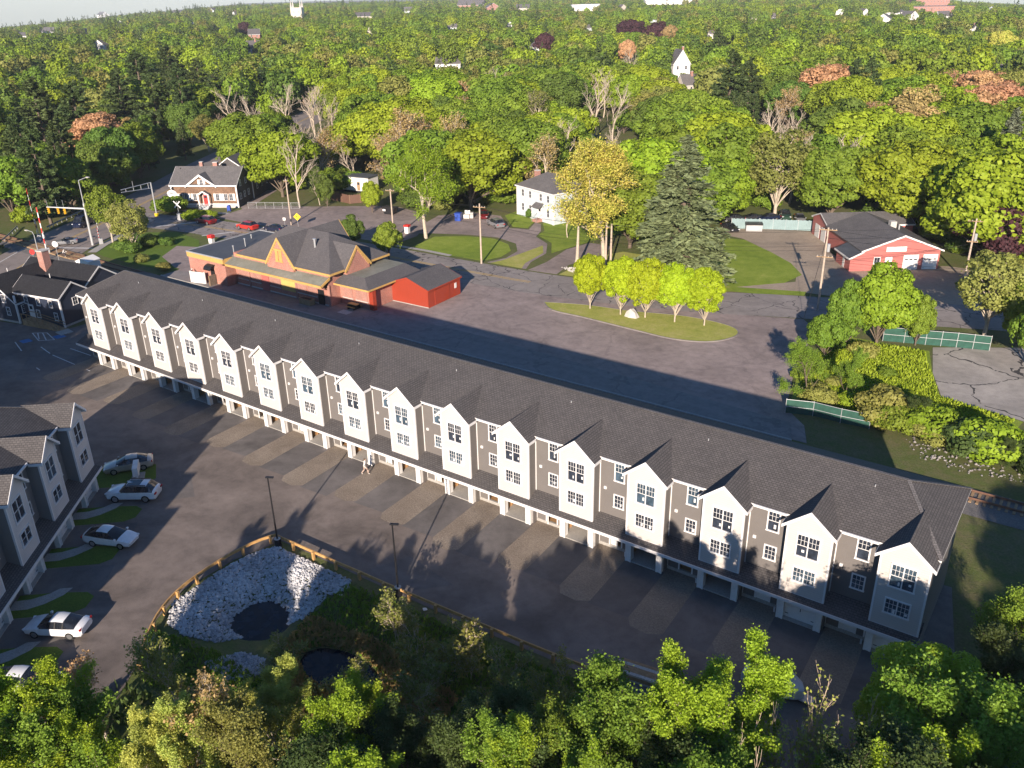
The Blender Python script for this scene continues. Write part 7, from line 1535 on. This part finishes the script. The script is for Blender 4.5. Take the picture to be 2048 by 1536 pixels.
# ------------------------------------------------------------------ far houses, church, mills
def far_at(u, v):
    z = 0.0
    for _ in range(12): x, y = P(u, v, z); z = ground_z(x, y)
    return x, y, z
def far_house(label, u, v, wpx, vtop, wall, roof, ang=0.0, axis='x', rise=.4, deep=.8, chim=False, wins=4, rows=2, name='house', cat='house', shut=False, flat=False):
    x, y, z = far_at(u, v); d = proj((x, y, z))[2]; w = wpx * d / FPX; h = max(3, (v - vtop) * d / FPX); rs = h * rise if not flat else .3; he = h - rs
    t = thing(name, label, cat, (x, y, z), YAW + R(ang)); dp = w * deep
    if flat:
        MB().box(-w / 2, 0, 0, w / 2, dp, he).build('wall', wall, t); MB().box(-w / 2 - .2, -.2, he, w / 2 + .2, dp + .2, he + .5).build('roof', roof, t)
    else: block(t, -w / 2, w / 2, 0, dp, he, rs, wall, roof, axis, 0, .4)
    for r in range(rows):
        for k in range(wins):
            zz = he * (r + .55) / rows; xx = -w / 2 + w * (k + .5) / wins; ww = min(1.1, w / wins * .5); hh = min(1.7, he / rows * .55)
            window(t, xx, 0, zz, round(ww, 1), round(hh, 1), grid=((1, 1), (1, 1)), casing=.09)
    for k in range(2):
        for sx, ra in ((-w / 2, R(-90)), (w / 2, R(90))): window(t, sx, dp * (k + .5) / 2, he * .6, 1.0, 1.5, ra, grid=((1, 1), (1, 1)), casing=.09)
    if chim: chimney(t, w * .18, dp * .45, he, h + 1.2, .9)
    return t
v_ = far_house('tall white Victorian house with steep gable and brick chimney among the trees', 1362, 164, 34, 104, 'white_siding', 'roof_light', 8, 'y', .42, 1.2, True, 2, 2)
far_house('grey-roofed house just below the white Victorian house', 1382, 188, 36, 152, 'beige_siding', 'roof_light', 20, 'x', .5, .8, True, 3, 1)
far_house('house with dark grey roof deep among the trees above the sycamore', 896, 140, 50, 117, 'white_siding', 'roof_light', -5, 'x', .5, .7)
far_house('white gabled house with brick chimney near the small purple tree', 1080, 106, 24, 86, 'white_siding', 'roof_light', 25, 'y', .4, 1.0, True, 2)
far_house('pale house with broad grey roof above the orange trees near the edge', 2015, 150, 48, 118, 'ltblue_siding', 'roof_light', -28, 'x', .5, .7)
far_house('white gabled house above the pines', 200, 106, 28, 82, 'white_siding', 'roof_light', -12, 'y', .4, 1.1, False, 2)
far_house('white house showing between the pines and the road', 386, 150, 24, 112, 'beige_siding', 'roof_light', -20, 'y', .35, 1.0, True, 2)
far_house('white house with brown roof beside the distant road', 510, 116, 24, 84, 'white_siding', 'roof_station', 15, 'x', .4, .8, True, 3)
far_house('brown brick house behind the distant road', 510, 84, 22, 60, 'brick_far', 'roof_station', 10, 'x', .4, .8, False, 2)
for i, (u, v, w, vt, lb) in enumerate(((1680, 36, 20, 17, 'white gabled house first of the far cluster from the wood'), (1730, 38, 20, 19, 'white gabled house second in the far cluster'), (1764, 50, 26, 30, 'white gabled house lowest in the far cluster before the mill'), (1826, 47, 26, 24, 'bright white gabled house straight below the brick mill'), (1790, 34, 46, 20, 'long white house behind the far cluster'))):
    far_house(lb, u, v, w, vt, 'white_siding', 'roof_light', (-25, 20, -35, 25, 10)[i], 'y' if i < 4 else 'x', .4, 1.0, False, 3 if i < 4 else 6, 2)
s_ = far_house('white house with dark solar panels on its roof right of the brick mill', 1892, 44, 30, 24, 'white_siding', 'roof_light', 20, 'x', .45, .8)
far_house('big red brick mill block on the far right skyline', 1862, 26, 64, 1, 'brick_far', 'membrane', -8, flat=True, wins=10, rows=3, name='brick_mill', cat='mill')
far_house('long low brick mill wing in front of the mill block', 1855, 32, 110, 14, 'brick_far', 'membrane', -8, flat=True, wins=14, rows=2, deep=.25, name='brick_mill', cat='mill')
far_house('red brick hall with steep grey roof on the skyline', 941, 24, 54, 1, 'brick_far', 'roof_light', -10, 'x', .45, .6, wins=6, rows=1, name='brick_hall', cat='hall')
far_house('small red brick gabled building right of the brick hall', 988, 28, 28, 8, 'brick_far', 'roof_light', 15, 'y', .4, 1.0, wins=2, rows=1, name='brick_hall', cat='hall')
far_house('white three-storey block on the skyline over the wood', 1172, 30, 58, 10, 'white_siding', 'membrane', 12, flat=True, wins=9, rows=3, deep=.5, name='white_block', cat='building')
far_house('wide white modern building on the skyline', 1345, 18, 110, -4, 'white', 'membrane', 0, flat=True, wins=10, rows=2, deep=.4, name='modern_building', cat='building')
far_house('long low house with pinkish walls left of the tall trees', 740, 42, 62, 26, 'beige_siding', 'roof_station', 5, 'x', .45, .4, False, 6, 1)
far_house('row of white houses on the far left, longer one', 108, 74, 56, 56, 'white_siding', 'roof_light', -15, 'x', .45, .4, False, 8)
far_house('row of white houses on the far left, shorter one', 48, 80, 28, 66, 'white_siding', 'roof_station', -15, 'x', .45, .6, False, 4, 1)
far_house('little white gabled house high on the far left', 242, 54, 12, 42, 'white_siding', 'roof_light', 10, 'y', .4, 1.0, False, 1)
far_house('white flat house between distant trees above the pines', 386, 62, 14, 46, 'white_siding', 'membrane', 0, flat=True, wins=2)
far_house('pale house high on the left skyline', 354, 32, 16, 21, 'beige_siding', 'roof_station', 0, 'x', .45, .8, False, 2, 1)
far_house('white house nearly hidden above the dark pines', 276, 84, 18, 66, 'white_siding', 'roof_station', 0, 'y', .4, 1.0, False, 1)
far_house('pinkish house above the far purple tree', 1046, 28, 26, 10, 'beige_siding', 'roof_station', 0, 'x', .4, .7, False, 3)
for i, (u, v, w, vt) in enumerate(FARH[30:]):
    far_house('small far %s house among distant trees, %s such' % (('white', 'pale blue', 'beige')[i % 3], ordinal(i + 1)), u, v, w, vt, ('white_siding', 'ltblue_siding', 'beige_siding')[i % 3], ('roof_light', 'roof_station')[i % 2], (i * 37) % 80 - 40, 'xy'[i % 2], .4, .8, i % 3 == 0, 2, 2)
x, y, z = far_at(595, 50); d = proj((x, y, z))[2]; w = 22 * d / FPX; h = 32 * d / FPX
ct = thing('church_tower', 'square stone church tower with four pinnacles on the left skyline', 'tower', (x, y, z), YAW)
MB().box(-w / 2, 0, 0, w / 2, w, h).build('tower_wall', 'beige_siding', ct)
for a in (-1, 1):
    for b in (0, 1): MB().tube((a * w * .42, w * (.08 + .84 * b), h), (a * w * .42, w * (.08 + .84 * b), h * 1.45), w * .1, .05, 6).build('pinnacle', 'stone', ct)
for k in (-1, 1): window(ct, k * w * .2, 0, h * .75, 1.1, 1.7, grid=((1, 1), (1, 1)), casing=.09)
# haze: even thin air round the whole place
hz = MB().box(-7200, -7200, -260, 7200, 7200, 46.5); hm = bpy.data.materials.new('thin_haze'); hm.use_nodes = True; nt = hm.node_tree; nt.nodes.remove(nt.nodes['Principled BSDF'])
pv = nt.nodes.new('ShaderNodeVolumePrincipled'); pv.inputs['Density'].default_value = 0.00008; pv.inputs['Color'].default_value = (.82, .88, 1.0, 1); pv.inputs['Anisotropy'].default_value = 0.0
nt.links.new(pv.outputs[0], nt.nodes['Material Output'].inputs['Volume'])
ho = hz.build('haze', hm); ho['kind'] = 'stuff'; ho['label'] = 'thin pale haze in the air'; ho['category'] = 'haze'
